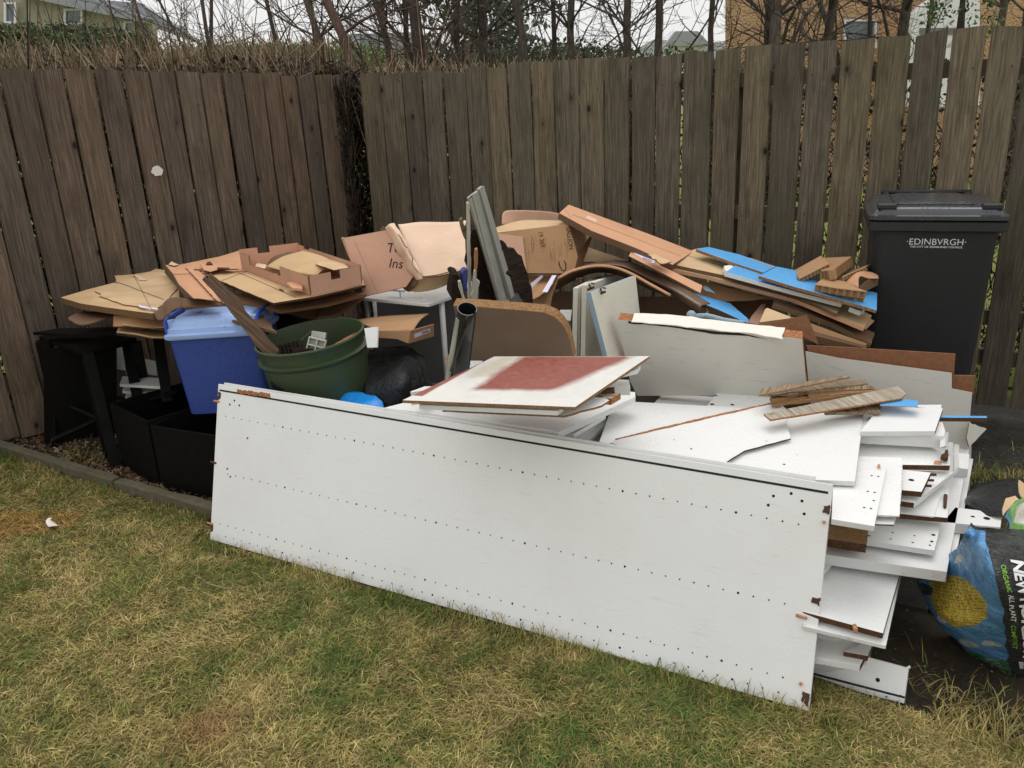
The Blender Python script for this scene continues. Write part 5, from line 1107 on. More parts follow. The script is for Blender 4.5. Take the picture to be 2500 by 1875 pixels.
# open mouths of the profiles
for o_, q in ((o1, w('O', (303, 256), (312, 262), (360, 222), (352, 210))), (o2, w('O', (434, 150), (440, 154), (478, 118), (472, 112)))):
    patch(o_, q, MT['hole'], off=.0004, th=.0004, name='open_end')
def rotten(q, Y, th, lb, mat='rot', rough=.006, name='rotten_timber', seg=.03, dY=.08, cat='timber'):
    P0 = pl3((q[0][0], q[0][1], Y), (q[1][0], q[1][1], Y), (q[-1][0], q[-1][1]+40, Y+dY)); return slab(name, q, P0, th, MT[mat], rough=rough, seg=seg, bev=.004, label=lb, cat=cat)
rotten(w('O', (340, 640), (370, 615), (420, 640), (480, 850), (560, 1050), (650, 1500), (430, 1500), (420, 1300), (350, 1200), (330, 850)), 3.26, .07, 'tall rotten dark brown timber behind the steel profiles')
rotten(w('O', (690, 860), (700, 740), (740, 780), (760, 830), (830, 830), (880, 900), (950, 1020), (1010, 1230), (1075, 1500), (820, 1500), (760, 1150)), 3.28, .08, 'broad rotten dark timber right of the steel profiles')
rotten(w('O', (105, 1160), (140, 1130), (200, 1150), (205, 1250), (235, 1450), (125, 1450), (110, 1300)), 3.2, .05, 'short rotten brown stump left of the splinters')
rotten(w('O', (375, 850), (408, 845), (412, 1000), (400, 1180), (372, 1180), (365, 950)), 3.2, .012, 'orange splinter standing before the rotten timber', 'orange', .002, 'wood_splinter', cat='splinter')
rotten(w('O', (285, 320), (300, 303), (320, 320), (325, 480), (330, 900), (345, 1460), (305, 1460), (300, 1000), (287, 600)), 3.18, .012, 'tall thin white splintered strip left of the steel profiles', 'pvcwhite', .0015, 'wood_splinter', cat='splinter')
rotten(w('O', (198, 515), (235, 488), (250, 560), (290, 620), (295, 800), (300, 950), (280, 880), (245, 700), (215, 600)), 3.2, .012, 'bent pale brown splinter left of the tall white one', 'stickw', .003, 'wood_splinter', cat='splinter')
rotten(w('O', (368, 1100), (385, 1090), (395, 1190), (438, 1230), (420, 1300), (410, 1450), (350, 1450), (355, 1250)), 3.15, .010, 'short flaking white splinter beside the orange one', 'pvcwhite', .004, 'wood_splinter', cat='splinter')
rotten(w('O', (178, 1220), (210, 1210), (270, 1440), (235, 1450)), 3.16, .010, 'short slanting white slat beside the rotten stump', 'pvcwhite', .002, 'wood_splinter', cat='splinter')
rotten(w('O', (225, 1130), (260, 1080), (300, 1080), (300, 1330), (270, 1340), (240, 1260)), 3.23, .02, 'violet-blue crumpled plastic among the splinters', 'bluepl', .003, 'plastic_scrap', cat='plastic')
rotten(w('O', (745, 1140), (775, 1100), (835, 1155), (800, 1180)), 3.2, .012, 'small dark broken chip leaning on the steel profile', 'rot', .002, 'wood_splinter', cat='splinter')

# ------------------------------------------------------------------ white table and things on and below it
tz = .74
TBp = plZ(tz)
tt = empty('white_table', pz(1046, 743, 0), label='small white table with thin legs, cardboard lying on its top', cat='table')
slab('table_top', w('B', (245, 905), (682, 947), (870, 885), (870, 800), (500, 800), (330, 855)), TBp, .014, MT['white'], edge=MT['whiteE'], parent=tt)
for q in ((768, 930), (262, 915)):
    t_ = pz(*w('B', q)[0], tz-.016); cyl_between('leg', t_, (t_[0], t_[1], 0), .014, .011, MT['whiteE'] if q[0] > 500 else MT['galv'], tt)
for dx, dy in ((.12, .42), (-.38, .40)):
    t_ = pz(1077, 735, tz-.016); cyl_between('leg', (t_[0]+dx, t_[1]+dy, tz-.016), (t_[0]+dx, t_[1]+dy, 0), .014, .011, MT['whiteE'], tt)
a = pz(*w('B', (415, 852))[0], tz+.03); b = pz(*w('B', (520, 862))[0], tz+.03)
hk = empty('white_hook', (*((a+b)/2)[:2], tz), label='white cranked metal handle lying on the table top', cat='handle'); tube('bar', [a, b], .005, MT['whiteE'], hk, n=6); c_ = pz(*w('B', (488, 862))[0], tz+.028); tube('stem', [c_, c_-np.array([0, 0, .028])], .004, MT['whiteE'], hk, n=6)
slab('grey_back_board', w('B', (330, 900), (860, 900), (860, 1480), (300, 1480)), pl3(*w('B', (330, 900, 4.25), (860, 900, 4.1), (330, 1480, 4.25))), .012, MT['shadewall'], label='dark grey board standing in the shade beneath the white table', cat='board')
slab('white_shelf', w('B', (600, 1480), (840, 1480), (800, 1400), (600, 1380)), plZ(.2), .02, MT['whiteB'], label='white shelf low down under the white table', cat='board')
# cartons right of the green bin
CJ = empty('flat_carton', pz(*w('J', (1500, 1050))[0], .3), label='half open brown carton with a violet printed label, right of the green bin', cat='carton')
sheet('lid_flap', [w('J', (1130, 835, 3.75), (1400, 800, 3.78), (1840, 772, 3.75)), w('J', (1250, 880, 3.55), (1450, 860, 3.55), (1760, 830, 3.5)), w('J', (1370, 935, 3.36), (1500, 935, 3.35), (1690, 930, 3.3))], .004, MT['c_brown'], parent=CJ, edge=MT['c_edge'])
slab('front', w('J', (1370, 932), (1668, 935), (1640, 1050), (1545, 1010), (1372, 1000)), pl3(*w('J', (1370, 932, 3.36), (1668, 935, 3.3), (1640, 1050, 3.3))), .004, MT['c_brown'], parent=CJ)
q_ = slab('end', w('J', (1668, 932), (1885, 872), (1885, 985), (1650, 1052)), pl3(*w('J', (1668, 932, 3.3), (1885, 872, 3.45), (1650, 1052, 3.3))), .004, MT['c_brown'], parent=CJ)
patch(q_, w('J', (1703, 965), (1848, 912), (1848, 945), (1706, 1000)), MT['label'], name='label')
for i_ in range(7): patch(q_, w('J', (1775+i_*9, 944-i_*3), (1780+i_*9, 942-i_*3), (1780+i_*9, 962-i_*3), (1775+i_*9, 964-i_*3)), MT['inkP'], off=.002, name='print')
slab('base', w('J', (1372, 1000), (1540, 1012), (1650, 1052), (1885, 985), (1885, 900), (1400, 930)), plZ(.42), .004, MT['c_dark'], parent=CJ)
for i_, (q, z, lb) in enumerate(((w('J', (1270, 1060), (1372, 1045), (1560, 1045), (1790, 1010), (1940, 1018), (1760, 1080), (1420, 1120)), .395, 'creased cardboard sheet directly under the half open carton'), (w('J', (1270, 1120), (1425, 1170), (1800, 1102), (1930, 1035), (1500, 1060)), .375, 'lowest cardboard sheet under the half open carton, above the black sack'))):
    slab('cardboard_sheet', q, plZ(z), .006, MT['c_brown'], edge=MT['c_edge'], rough=.002, label=lb, cat='cardboard')
slab('white_panel_offcut', w('J', (1268, 1090), (1356, 1086), (1365, 895), (1240, 910)), pl3(*w('J', (1268, 1090, 3.22), (1356, 1086, 3.2), (1365, 895, 3.24))), .01, MT['white'], label='small white board standing against the rim of the green bin', cat='offcut')
slab('rusty_lump', w('J', (1245, 895), (1265, 865), (1300, 868), (1305, 885), (1360, 885), (1450, 915), (1380, 915), (1330, 890)), plZ(.53), .012, MT['rust'], rough=.004, seg=.02, label='rusty torn scrap lying above the small white board', cat='scrap')
slab('white_sheet', w('J', (630, 860), (632, 825), (660, 832), (1040, 806), (1200, 856), (1200, 900), (700, 900)), plZ(.60), .006, MT['white'], label='white sheet with folded corner just behind the green bin', cat='board')
# black sack, blue bag
sheet('black_sack', [w('J', (1270, 1170, 3.75), (1500, 1120, 3.8), (1700, 1100, 3.75), (1800, 1130, 3.7)), w('J', (1265, 1300, 3.35), (1500, 1260, 3.3), (1720, 1200, 3.4), (1850, 1250, 3.6)), w('J', (1260, 1480, 3.2), (1480, 1450, 3.1), (1720, 1400, 3.2), (1885, 1410, 3.5)), w('J', (1260, 1700, 3.2), (1500, 1700, 3.1), (1700, 1620, 3.2), (1830, 1560, 3.5))], .003, MT['blackbag'], nu=34, nv=30, wr=.045, ws=6.5,
      label='full black bin bag between the green bin and the red patched sheet', cat='sack')
sheet('blue_bag', [w('J', (1010, 1560, 3.2), (1090, 1515, 3.2), (1230, 1488, 3.2), (1330, 1510, 3.15), (1395, 1590, 3.1)), w('J', (1000, 1700, 3.05), (1100, 1690, 3.03), (1230, 1690, 3.0), (1330, 1700, 3.0), (1420, 1740, 3.0))], .002, MT['bluebag'], nu=26, nv=14, wr=.018, ws=12, label='bright blue plastic bag peeping over the top of the long panel', cat='bag')

# ------------------------------------------------------------------ green bin
gc = pY(757, 812, 3.38); tiltq = Matrix.Rotation(math.radians(-5.5), 4, 'Y') @ Matrix.Rotation(math.radians(3), 4, 'X')
gb = empty('green_bin', (gc[0]+.05, gc[1], 0), label='round dark green plastic bin full of scraps, beside the blue cool box', cat='bin')
HG = gc[2]/math.cos(math.radians(5.5)); m4g = Matrix.Translation((gc[0]+.075, gc[1], 0.0)) @ tiltq
prof = [(.190, 0), (.196, .05), (.214, HG-.085), (.226, HG-.080), (.230, HG-.068), (.214, HG-.062), (.222, HG-.012), (.228, HG-.006), (.226, HG), (.219, HG), (.216, HG-.01), (.200, HG-.20), (.0, HG-.20)]
V = []; Fs = []; n_ = 56
for r, z in prof:
    for i in range(n_):
        a = i*2*math.pi/n_; wv = 1+(.006*math.sin(a*2+1)+.004*math.sin(a*5)) if z > .3 else 1; V.append((r*wv*math.cos(a), r*wv*math.sin(a), z+(.003*math.sin(a*3) if z > HG-.13 and z < HG-.09 else 0)))
for k in range(len(prof)-1):
    for i in range(n_): Fs.append([k*n_+i, k*n_+(i+1) % n_, (k+1)*n_+(i+1) % n_, (k+1)*n_+i])
o = meshobj('tub', V, Fs, MT['green'], gb, smooth=True, mat4=m4g); o.modifiers.new('e', 'EDGE_SPLIT').split_angle = .9
# recessed hand hole
inv = m4g.inverted(); hp = w('J', (335, 1480), (340, 1408), (545, 1440), (530, 1500)); V = []; V2 = []
for q in hp:
    P = inv @ Vector(pY(q[0], q[1], gc[1]-.19)); a = math.atan2(P.y, P.x); V.append((.2045*math.cos(a), .2045*math.sin(a), P.z)); 
V = []
for f in np.linspace(0, 1, 7):
    for k in (0, 1):
        q = lerp(lerp(hp[0], hp[3], f), lerp(hp[1], hp[2], f), k); P = inv @ Vector(pY(q[0], q[1], gc[1]-.19)); a = math.atan2(P.y, P.x); rr = .196+(.214-.196)*(P.z-.05)/(HG-.135)+.003; V.append((rr*math.cos(a), rr*math.sin(a), P.z))
meshobj('hand_hole', V, [[2*i, 2*i+2, 2*i+3, 2*i+1] for i in range(6)], MT['hole'], gb, mat4=m4g)
# plank, sockets, scraps inside
slab('old_plank', w('A', (1065, 345), (1215, 480), (1235, 530), (1410, 735), (1400, 765), (1335, 755), (1240, 640), (1150, 520), (1022, 378), (1035, 362), (1050, 372)), pl3(*w('A', (1030, 375, 3.42), (1068, 350, 3.43), (1330, 735, 3.28))), .022, MT['plank'], rough=.0014, seg=.03, label='broken old brown plank sticking out of the green bin over the cool box', cat='timber')
def jp(x, y, Y): return pY(*w('J', (x, y))[0], Y)
for i, (x, y, Y, s_, rt, m_, nm, lb) in enumerate(((800, 1075, 3.30, (.07, .02, .07), .3, 'pvcwhite', 'wall_socket', 'pale double socket box among the scraps in the green bin'), (820, 1030, 3.36, (.06, .04, .08), .2, 'galv', 'metal_box', 'grey metal box behind the socket in the green bin'), (570, 1095, 3.32, (.09, .03, .05), -.2, 'rot', 'dark_block', 'dark ribbed block lying in the green bin beside the plank'), (680, 1125, 3.3, (.08, .05, .03), .1, 'rot', 'dark_block', 'flat dark scrap at the bottom middle of the green bin'))):
    p = jp(x, y, Y); bm = bmesh.new()
    if nm == 'wall_socket':
        for a in ((0, 0, .03, .07, .008), (0, 0, -.03, .07, .008), (0, 0, 0, .07, .008)): box_bm(bm, (0, 0, a[2]), (.072, .03, .006))
        for a in (-.034, 0, .034): box_bm(bm, (a, 0, 0), (.005, .029, .066))
        box_bm(bm, (0, .014, 0), (.07, .003, .065))
    elif i == 2:
        for k in range(6): box_bm(bm, (-.04+k*.016, 0, 0), (.011, .03, .05))
        box_bm(bm, (0, .012, 0), (.09, .01, .05))
    else: box_bm(bm, (0, 0, 0), s_)
    bmobj(nm, bm, MT[m_], mat4=Matrix.Translation(Vector(p)) @ Matrix.Rotation(rt, 4, 'Y') @ Matrix.Rotation(-.3, 4, 'X'), bev=.0015, label=lb, cat='scrap')
slab('orange_wood_scrap', w('J', (900, 1090), (1180, 935), (1220, 950), (1215, 985), (1040, 1070), (930, 1100)), pl3(*w('J', (900, 1090, 3.35), (1180, 935, 3.5), (1220, 985, 3.4))), .02, MT['chipO'], rough=.003, seg=.02, label='orange-brown broken wood leaning on the right wall of the green bin', cat='scrap')
tube('green_twig', [jp(640, 1040, 3.36), jp(700, 985, 3.38), jp(760, 932, 3.4)], .003, MT['green'], label='thin green stalk standing in the green bin', cat='twig', n=5)

# ------------------------------------------------------------------ cool box
def cool():
    a, b = pz(*w('I', (1375, 1165))[0], .70), pz(*w('A', (1345, 660))[0], .70); u_ = b-a; L = np.linalg.norm(u_); ang_ = math.atan2(u_[1], u_[0]); c = (a+b)/2
    z0 = .33; r_ = empty('cool_box', (c[0], c[1], z0), ang_, label='blue cool box with light blue lid standing on black crates at the left', cat='cool box')
    m = Matrix.Translation((c[0]-.01, c[1], z0)) @ Matrix.Rotation(ang_, 4, 'Z') @ Matrix.Rotation(math.radians(-2.5), 4, 'Y'); h = .375; W_ = L/2
    loft([(-W_+.055, W_-.02, .03, .22, 0, .025), (-W_+.035, W_-.010, .012, .245, .012, .03), (-W_+.012, W_-.014, .008, .262, h, .03)], 'body', MT['coolB'], parent=r_, m4=m)
    ld = loft([(-W_+.004, W_-.004, -.004, .272, h-.012, .03), (-W_, W_, -.008, .276, h-.006, .03), (-W_, W_, -.008, .276, h+.008, .03), (-W_+.012, W_-.012, .006, .262, h+.014, .03), (-W_+.014, W_-.014, .008, .260, h+.032, .03), (-W_+.024, W_-.024, .02, .25, h+.040, .03), (-W_+.028, W_-.028, .026, .244, h+.056, .03), (-W_+.045, W_-.045, .05, .22, h+.076, .03), (-W_+.06, W_-.06, .065, .205, h+.078, .02)], 'lid', MT['coolL'], parent=r_, m4=m)
    for sx_ in (-1, 1):
        p = [m @ Vector((sx_*(W_+.002-.012), y, z)) for y, z in ((.03, h+.015), (.035, h+.06), (.06, h+.078), (.20, h+.078), (.235, h+.06), (.24, h+.015))]
        tube('handle', p, .010, MT['coolH'], r_, n=8)
        for yy in (.05, .22): 
            bm = bmesh.new(); box_bm(bm, (sx_*(W_-.028), yy, h+.045), (.03, .03, .05)); bmobj('lug', bm, MT['coolL'], ld, mat4=m, bev=.006)
    q = m @ Vector((-W_+.13, .12, h+.0795)); meshobj('vent_slot', [Vector((-.02, -.004, 0)), Vector((.02, -.002, 0)), Vector((.006, .01, 0))], [[0, 1, 2]], MT['hole'], ld, mat4=Matrix.Translation(q))
cool()

# ------------------------------------------------------------------ black crates and stools at the left
BK = MT['blackpaint']
def crate(q0, q1, dep, z0, z1, label, ang_off=0):
    a, b = pz(*q0, z0), pz(*q1, z0); u_ = b-a; L = np.linalg.norm(u_); ang_ = math.atan2(u_[1], u_[0]); m = Matrix.Translation((a[0], a[1], z0)) @ Matrix.Rotation(ang_, 4, 'Z'); e_ = empty('black_crate', (a[0], a[1], z0), ang_, label=label, cat='crate'); t = .012; h = z1-z0
    for nm, c_, s_ in (('front', (L/2, t/2, h/2), (L, t, h)), ('back', (L/2, dep-t/2, h/2), (L, t, h)), ('side', (t/2, dep/2, h/2), (t, dep-2*t-.002, h)), ('side', (L-t/2, dep/2, h/2), (t, dep-2*t-.002, h)), ('base', (L/2, dep/2, t/2), (L-2*t-.002, dep-2*t-.002, t))):
        bm = bmesh.new(); box_bm(bm, c_, s_); bmobj(nm, bm, BK, e_, mat4=m, bev=.002)
    return m, L
crate(w('F', (1255, 935))[0], w('F', (2000, 1080))[0], .42, 0.0, .315, 'black box in front, under the blue cool box, cut off by the long panel')
crate(w('F', (945, 752))[0], w('F', (1235, 925))[0], .40, 0.0, .33, 'open black box left of the one under the cool box')
def stool(corners_px, z, th, legs_w, label):
    C3 = [pz(*p, z) for p in corners_px]; c = sum(C3)/4; e_ = empty('black_table', (c[0], c[1], 0), label=label, cat='table')
    slab('table_top', corners_px, plZ(z), th, BK, parent=e_, bev=.003)
    for p in C3:
        q = c+(p-c)*.93; f = c+(p-c)*1.02; bm = bmesh.new(); box_bm(bm, (0, 0, 0), (legs_w, legs_w, z-th)); m = Matrix.Translation(((q[0]+f[0])/2, (q[1]+f[1])/2, (z-th)/2)) @ Matrix.Rotation(.4, 4, 'Z'); bmobj('leg', bm, BK, e_, mat4=m, bev=.003)
    for i in range(4):
        a, b = C3[i], C3[(i+1) % 4]; a = c+(a-c)*.93; b = c+(b-c)*.93; tube('rail', [(a[0], a[1], z*.35), (b[0], b[1], z*.35)], .011, BK, e_, n=4)
    return e_
stool(w('A', (195, 665), (440, 748), (690, 672), (420, 635)), .55, .025, .05, 'black square side table at the far left, its wet top showing')
tr_ = empty('black_trestle', pz(*w('A', (715, 1000))[0], 0), label='black wooden trestle legs standing behind the open black box', cat='trestle')
for (a_q, b_q, Ya, Yb, w_) in (((640, 690), (700, 1000), 4.15, 3.95, .05), ((800, 670), (850, 1000), 4.05, 3.85, .05), ((240, 680), (280, 1235), 4.15, 4.05, .05), ((445, 750), (590, 1330), 3.85, 3.72, .05)):
    a, b = Vector(pY(*w('A', a_q)[0], Ya)), Vector(pY(*w('A', b_q)[0], Yb)); d_ = b-a; bm = bmesh.new(); box_bm(bm, (0, 0, d_.length/2), (w_, .03, d_.length)); q_m = d_.to_track_quat('Z', 'Y').to_matrix().to_4x4(); q_m.translation = a; bmobj('leg', bm, BK, tr_, mat4=q_m, bev=.003)
for a_q, b_q in (((590, 1040), (900, 945)), ((270, 1190), (600, 1040)), ((430, 1290), (620, 1328))):
    tube('rail', [pY(*w('A', a_q)[0], 3.9), pY(*w('A', b_q)[0], 3.85)], .014, BK, tr_, n=4)
slab('black_shelf', w('A', (165, 645), (350, 655), (640, 640), (560, 618), (300, 625)), plZ(.60), .015, BK, label='long thin black shelf lying under the cardboard at the far left', cat='board')
for i_, (q, Y, lb) in enumerate(((w('A', (580, 830), (632, 838), (620, 720), (575, 712)), 4.25, 'narrow white board standing between the black legs'), (w('A', (690, 845), (795, 865), (785, 790), (690, 770)), 4.2, 'grey-white board end seen between the black legs'), (w('A', (735, 1085), (825, 1085), (820, 1030), (735, 1040)), 4.0, 'small white board low between the black boxes'))):
    slab('white_board', q, pl3((*q[0], Y), (*q[1], Y), (*q[2], Y+.05)), .014, MT['whiteB'], label=lb, cat='board')
for i_ in range(4):
    y0 = 880+i_*34; slab('white_board', w('A', (605+i_*14, y0+28), (815, y0+40), (810, y0-4), (620+i_*10, y0-12)), plZ(.34-.05*i_), .014, MT['whiteB'], edge=MT['whiteE'], label=('topmost', 'second', 'third', 'lowest')[i_]+' white board of the little stack seen between the black legs', cat='board', group='white boards behind the black crates')

slab('shade_panel', [(105, 850), (285, 850), (285, 1060), (108, 1084)], pl3((105, 850, 4.04), (285, 850, 4.2), (108, 1084, 4.04)), .012, BK, label='added black panel standing in for the shade behind the black side table', cat='board')  # added black sheet, gives the deep shade behind the side table

# ================================================================== CARDBOARD, LEFT GROUP
def card(q, pl, lb, mat='c_tan', edge='c_edge', th=.006, rough=.0016, seg=.05, name='cardboard_sheet', **k):
    if 'group' not in k and name == 'cardboard_sheet': k['group'] = 'flattened cardboard on the heap'
    return slab(name, q, plZ(pl) if isinstance(pl, (int, float)) else pl, th, mat, edge=edge, rough=rough, seg=seg, bev=0, label=lb, cat='cardboard', **k)
card(w('A', (900, 305), (1110, 262), (1245, 222), (1300, 232), (1300, 330), (1080, 345), (880, 350)), .865, 'tan cardboard sheet at the back left against the fence', 'c_orange')
card(w('I', (215, 735), (430, 800), (700, 842), (1000, 882), (1200, 908), (1290, 880), (1500, 760), (1480, 560), (1340, 440), (1240, 425), (1180, 455), (1000, 485), (795, 500), (815, 570), (500, 650)), .80, 'largest tan cardboard sheet at the far left, its pointed end towards the fence', 'c_tan2', th=.028, rough=.0008)
card(w('I', (580, 665), (655, 698), (630, 718), (900, 812), (1240, 858), (1330, 800), (1470, 640), (1400, 470), (1180, 458), (900, 560)), .806, 'second tan sheet lying on the largest one at the far left', 'c_tan', th=.003)
card(w('I', (1000, 490), (1045, 485), (1145, 548), (1060, 548)), .8095, 'small pale flap of torn paper on the far left sheet', 'c_pale', th=.002)
card(w('I', (1380, 378), (1410, 345), (1490, 380), (1440, 392)), .87, 'small pale cardboard corner sticking up behind the notched box', 'c_pale', th=.003)
for i, q in enumerate((w('I', (1060, 815), (1185, 848), (1190, 862), (1065, 838)), w('I', (1195, 840), (1260, 850), (1262, 868), (1200, 858)))):
    slab('tape_scrap', q, plZ(.812), .002, 'label', rough=.0012, seg=.01, bev=0, label=('longer', 'shorter')[i]+' white tape scrap on the far left cardboard sheet', cat='tape')
# notched box with flaps
nb = empty('notched_carton', pz(*w('I', (1500, 560))[0], .82), label='flat notched cardboard carton between the far left sheets and the stacked boxes', cat='carton')
slab('top', w('I', (1340, 385), (1420, 480), (1480, 590), (1560, 690), (1640, 745), (1700, 745), (1890, 770), (1980, 800), (1800, 560), (1720, 385)), plZ(.862), .005, 'c_orange', edge='c_edge', rough=.0012, parent=nb, bev=0)
slab('side', w('I', (1335, 468), (1560, 735), (1640, 745), (1480, 590), (1420, 480), (1340, 388)), pl3(*w('I', (1340, 388, 3.92), (1335, 468, 3.92), (1560, 735, 3.5))), .004, 'c_dark', parent=nb, bev=0)
slab('flap', w('I', (1560, 405), (1900, 770), (1980, 800), (1830, 600), (1730, 470), (1640, 400)), plZ(.872), .004, 'c_orange', edge='c_edge', rough=.001, parent=nb, bev=0)
slab('flap', w('I', (1720, 375), (1760, 440), (1830, 458), (1925, 430), (2130, 425), (2050, 408), (1900, 378)), plZ(.884), .005, 'c_orange', edge='c_edgeD', parent=nb, bev=0)
slab('slot', w('I', (1650, 440), (1735, 445), (1735, 432), (1655, 428)), plZ(.8735), .001, 'c_edgeD', parent=nb, bev=0)
slab('slot', w('I', (1905, 425), (2040, 430), (2035, 412), (1905, 408)), plZ(.8885), .001, 'c_edgeD', parent=nb, bev=0)
slab('slot', w('I', (1780, 378), (1795, 352), (1830, 345), (1860, 378)), plZ(.8895), .001, 'c_edgeD', parent=nb, bev=0)
# stack of flat-packed boxes
for i in range(6):
    d = i*.011; off = (random.uniform(-6, 6), random.uniform(-4, 4)) if i else (0, 0)
    q = [(x+off[0]*.48, y+off[1]*.48) for x, y in w('A', (1035, 352), (1385, 497), (1600, 462), (1845, 405), (1800, 300), (1500, 270), (1220, 300))]
    card(q, .862-d, ('top board of the stack of flat boxes, directly under the open tray', 'second flat box of the stack under the tray', 'third flat box of the stack under the tray', 'fourth flat box of the stack under the tray', 'fifth flat box of the stack under the tray', 'bottom flat box of the stack under the tray')[i], 'c_tan2' if i == 0 else 'c_brown', 'c_edgeD', th=.009, rough=.0018, seg=.04, group='stack of flat boxes under the open tray')
slab('torn_hole', w('A', (1410, 432), (1440, 440), (1430, 428), (1415, 424)), plZ(.864), .001, 'c_edgeD', bev=0, label='small torn slit in the top board of the stacked flat boxes', cat='tear')
# open tray
tray = empty('open_tray', pz(*w('A', (1530, 380))[0], .87), label='open pinkish cardboard tray with notched walls on the stack of flat boxes', cat='tray')
zt = .868; L0, Ft, Rt, Bk = [pz(*w('A', q)[0], zt) for q in ((1225, 322), (1572, 457), (1830, 400), (1520, 285))]
def wallp(a, b, h, notches, name='side', mat='c_pink', lean=0.):
    a, b = np.array(a), np.array(b); L = np.linalg.norm((b-a)[:2]); prof = [(0, 0), (L, 0), (L, h)]
    for f0, f1, dh in sorted(notches, reverse=True): prof += [(L*f1, h), (L*f1, h-dh), (L*f0, h-dh), (L*f0, h)]
    prof.append((0, h)); u_ = (b-a)/np.linalg.norm(b-a); n_ = np.array([-u_[1], u_[0], 0]); n_ /= np.linalg.norm(n_)
    up = np.array([0, 0, 1.])+n_*lean; P = [a+u_*x+up*y for x, y in prof]; m4 = Matrix.Translation(Vector(a)); N_ = len(P)
    V = [p-a for p in P]+[p-a+n_*.005 for p in P]; Fs = [list(range(N_)), list(range(2*N_-1, N_-1, -1))]+[[i, i+N_, (i+1) % N_+N_, (i+1) % N_] for i in range(N_)]
    return meshobj(name, V, Fs, [MT[mat], MT['c_edge']], tray, [0, 0]+[1]*N_, mat4=m4)
wallp(L0, Ft, .080, [(.15, .62, .045)]); wallp(Ft, Rt, .080, [(.42, .60, .035)]); wallp(L0, Bk, .095, [(.30, .50, .03)]); wallp(Bk, Rt, .085, [(.1, .2, .012)])
slab('tray_base', [toPix(p) for p in (L0, Ft, Rt, Bk)], plZ(zt), .004, 'c_pink', parent=tray, bev=0)
slab('torn_fold', w('A', (1450, 395), (1490, 385), (1530, 410), (1530, 425), (1480, 420)), plZ(.90), .01, 'c_orange', parent=tray, rough=.002, seg=.02, bev=0)
sheet('curled_card', [w('A', (1345, 312, 3.92), (1430, 262, 3.95), (1535, 232, 4.0)), w('A', (1440, 335, 3.80), (1530, 285, 3.90), (1620, 255, 3.98)), w('A', (1600, 358, 3.72), (1680, 300, 3.82), (1770, 312, 3.85))], .004, MT['c_tan2'], edge=MT['c_edge'], label='curled yellow-brown card lying in the open tray', cat='cardboard')
sheet('curled_card', [w('A', (1345, 312, 3.95), (1380, 265, 3.98), (1460, 238, 4.02)), w('A', (1360, 322, 3.94), (1440, 290, 3.93), (1530, 240, 3.99))], .004, MT['c_dark'], edge=MT['c_edge'], nu=10, nv=5, label='dark upturned card at the left of the open tray', cat='cardboard')
slab('card_offcut', w('A', (1340, 318), (1600, 360), (1590, 340), (1450, 305)), plZ(.905), .02, 'c_brown', edge='c_brown', bev=0, label='dark brown folded edge of card across the open tray', cat='cardboard')
card(w('A', (1690, 330), (1765, 318), (1730, 285), (1640, 262), (1590, 250), (1600, 300)), .935, 'pale card flap at the right inside the open tray', 'c_tan', th=.004, name='card_offcut')
card(w('A', (1290, 310), (1345, 325), (1380, 310), (1300, 292)), .885, 'pale pink torn flap at the left inside the open tray', 'c_pale', th=.004, name='card_offcut')
# sagging sheets under everything
sheet('sagging_sheet', [w('A', (345, 568, 3.75), (420, 540, 3.9), (575, 545, 3.95)), w('A', (350, 578, 3.68), (410, 606, 3.65), (490, 590, 3.7), (578, 560, 3.8))], .005, MT['c_dark'], edge=MT['c_edge'], nu=18, nv=6, label='dark curled sheet end drooping at the far left under the cardboard', cat='cardboard', group='sagging cardboard under the heap')
sheet('sagging_sheet', [w('A', (575, 553, 3.75), (700, 545, 3.7), (858, 560, 3.72)), w('A', (572, 615, 3.65), (700, 618, 3.62), (858, 625, 3.62))], .005, MT['c_brown'], edge=MT['c_edge'], nu=18, nv=6, label='sagging brown sheet left of the cool box, uppermost of three', cat='cardboard', group='sagging cardboard under the heap')
sheet('sagging_sheet', [w('A', (640, 570, 3.85), (760, 600, 3.8), (862, 590, 3.75)), w('A', (620, 608, 3.62), (760, 622, 3.60), (862, 620, 3.62))], .005, MT['c_tan'], edge=MT['c_edge'], nu=18, nv=6, label='sagging tan sheet left of the cool box, middle of three', cat='cardboard', group='sagging cardboard under the heap')
sheet('sagging_sheet', [w('A', (600, 620, 3.8), (740, 630, 3.8), (862, 645, 3.75)), w('A', (590, 645, 3.62), (680, 655, 3.58), (770, 672, 3.58), (862, 672, 3.60))], .005, MT['c_tan'], edge=MT['c_edge'], nu=18, nv=6, label='sagging tan sheet left of the cool box, lowest of three', cat='cardboard', group='sagging cardboard under the heap')
sheet('curled_flap', [w('A', (780, 545, 3.45), (810, 520, 3.5), (845, 478, 3.58), (880, 468, 3.60), (918, 470, 3.60)), w('A', (800, 585, 3.43), (830, 580, 3.45), (852, 560, 3.50), (872, 535, 3.52), (918, 520, 3.54))], .005, MT['c_dark'], edge=MT['c_edge'], nu=20, nv=7, label='dark curled flap rising just left of the cool box lid', cat='cardboard')
sheet('curled_flap', [w('A', (918, 470, 3.60), (1020, 480, 3.60), (1120, 492, 3.60)), w('A', (918, 520, 3.54), (1020, 515, 3.54), (1120, 510, 3.54))], .005, MT['c_dark'], edge=MT['c_edge'], nu=14, nv=6, label='dark fold of cardboard behind the cool box lid', cat='cardboard')
card(w('J', (-60, 640), (470, 752), (900, 690), (1260, 590), (900, 540), (200, 560)), .795, 'brown sheet with torn front edge right under the stacked flat boxes', 'c_brown', 'c_edge', th=.012)
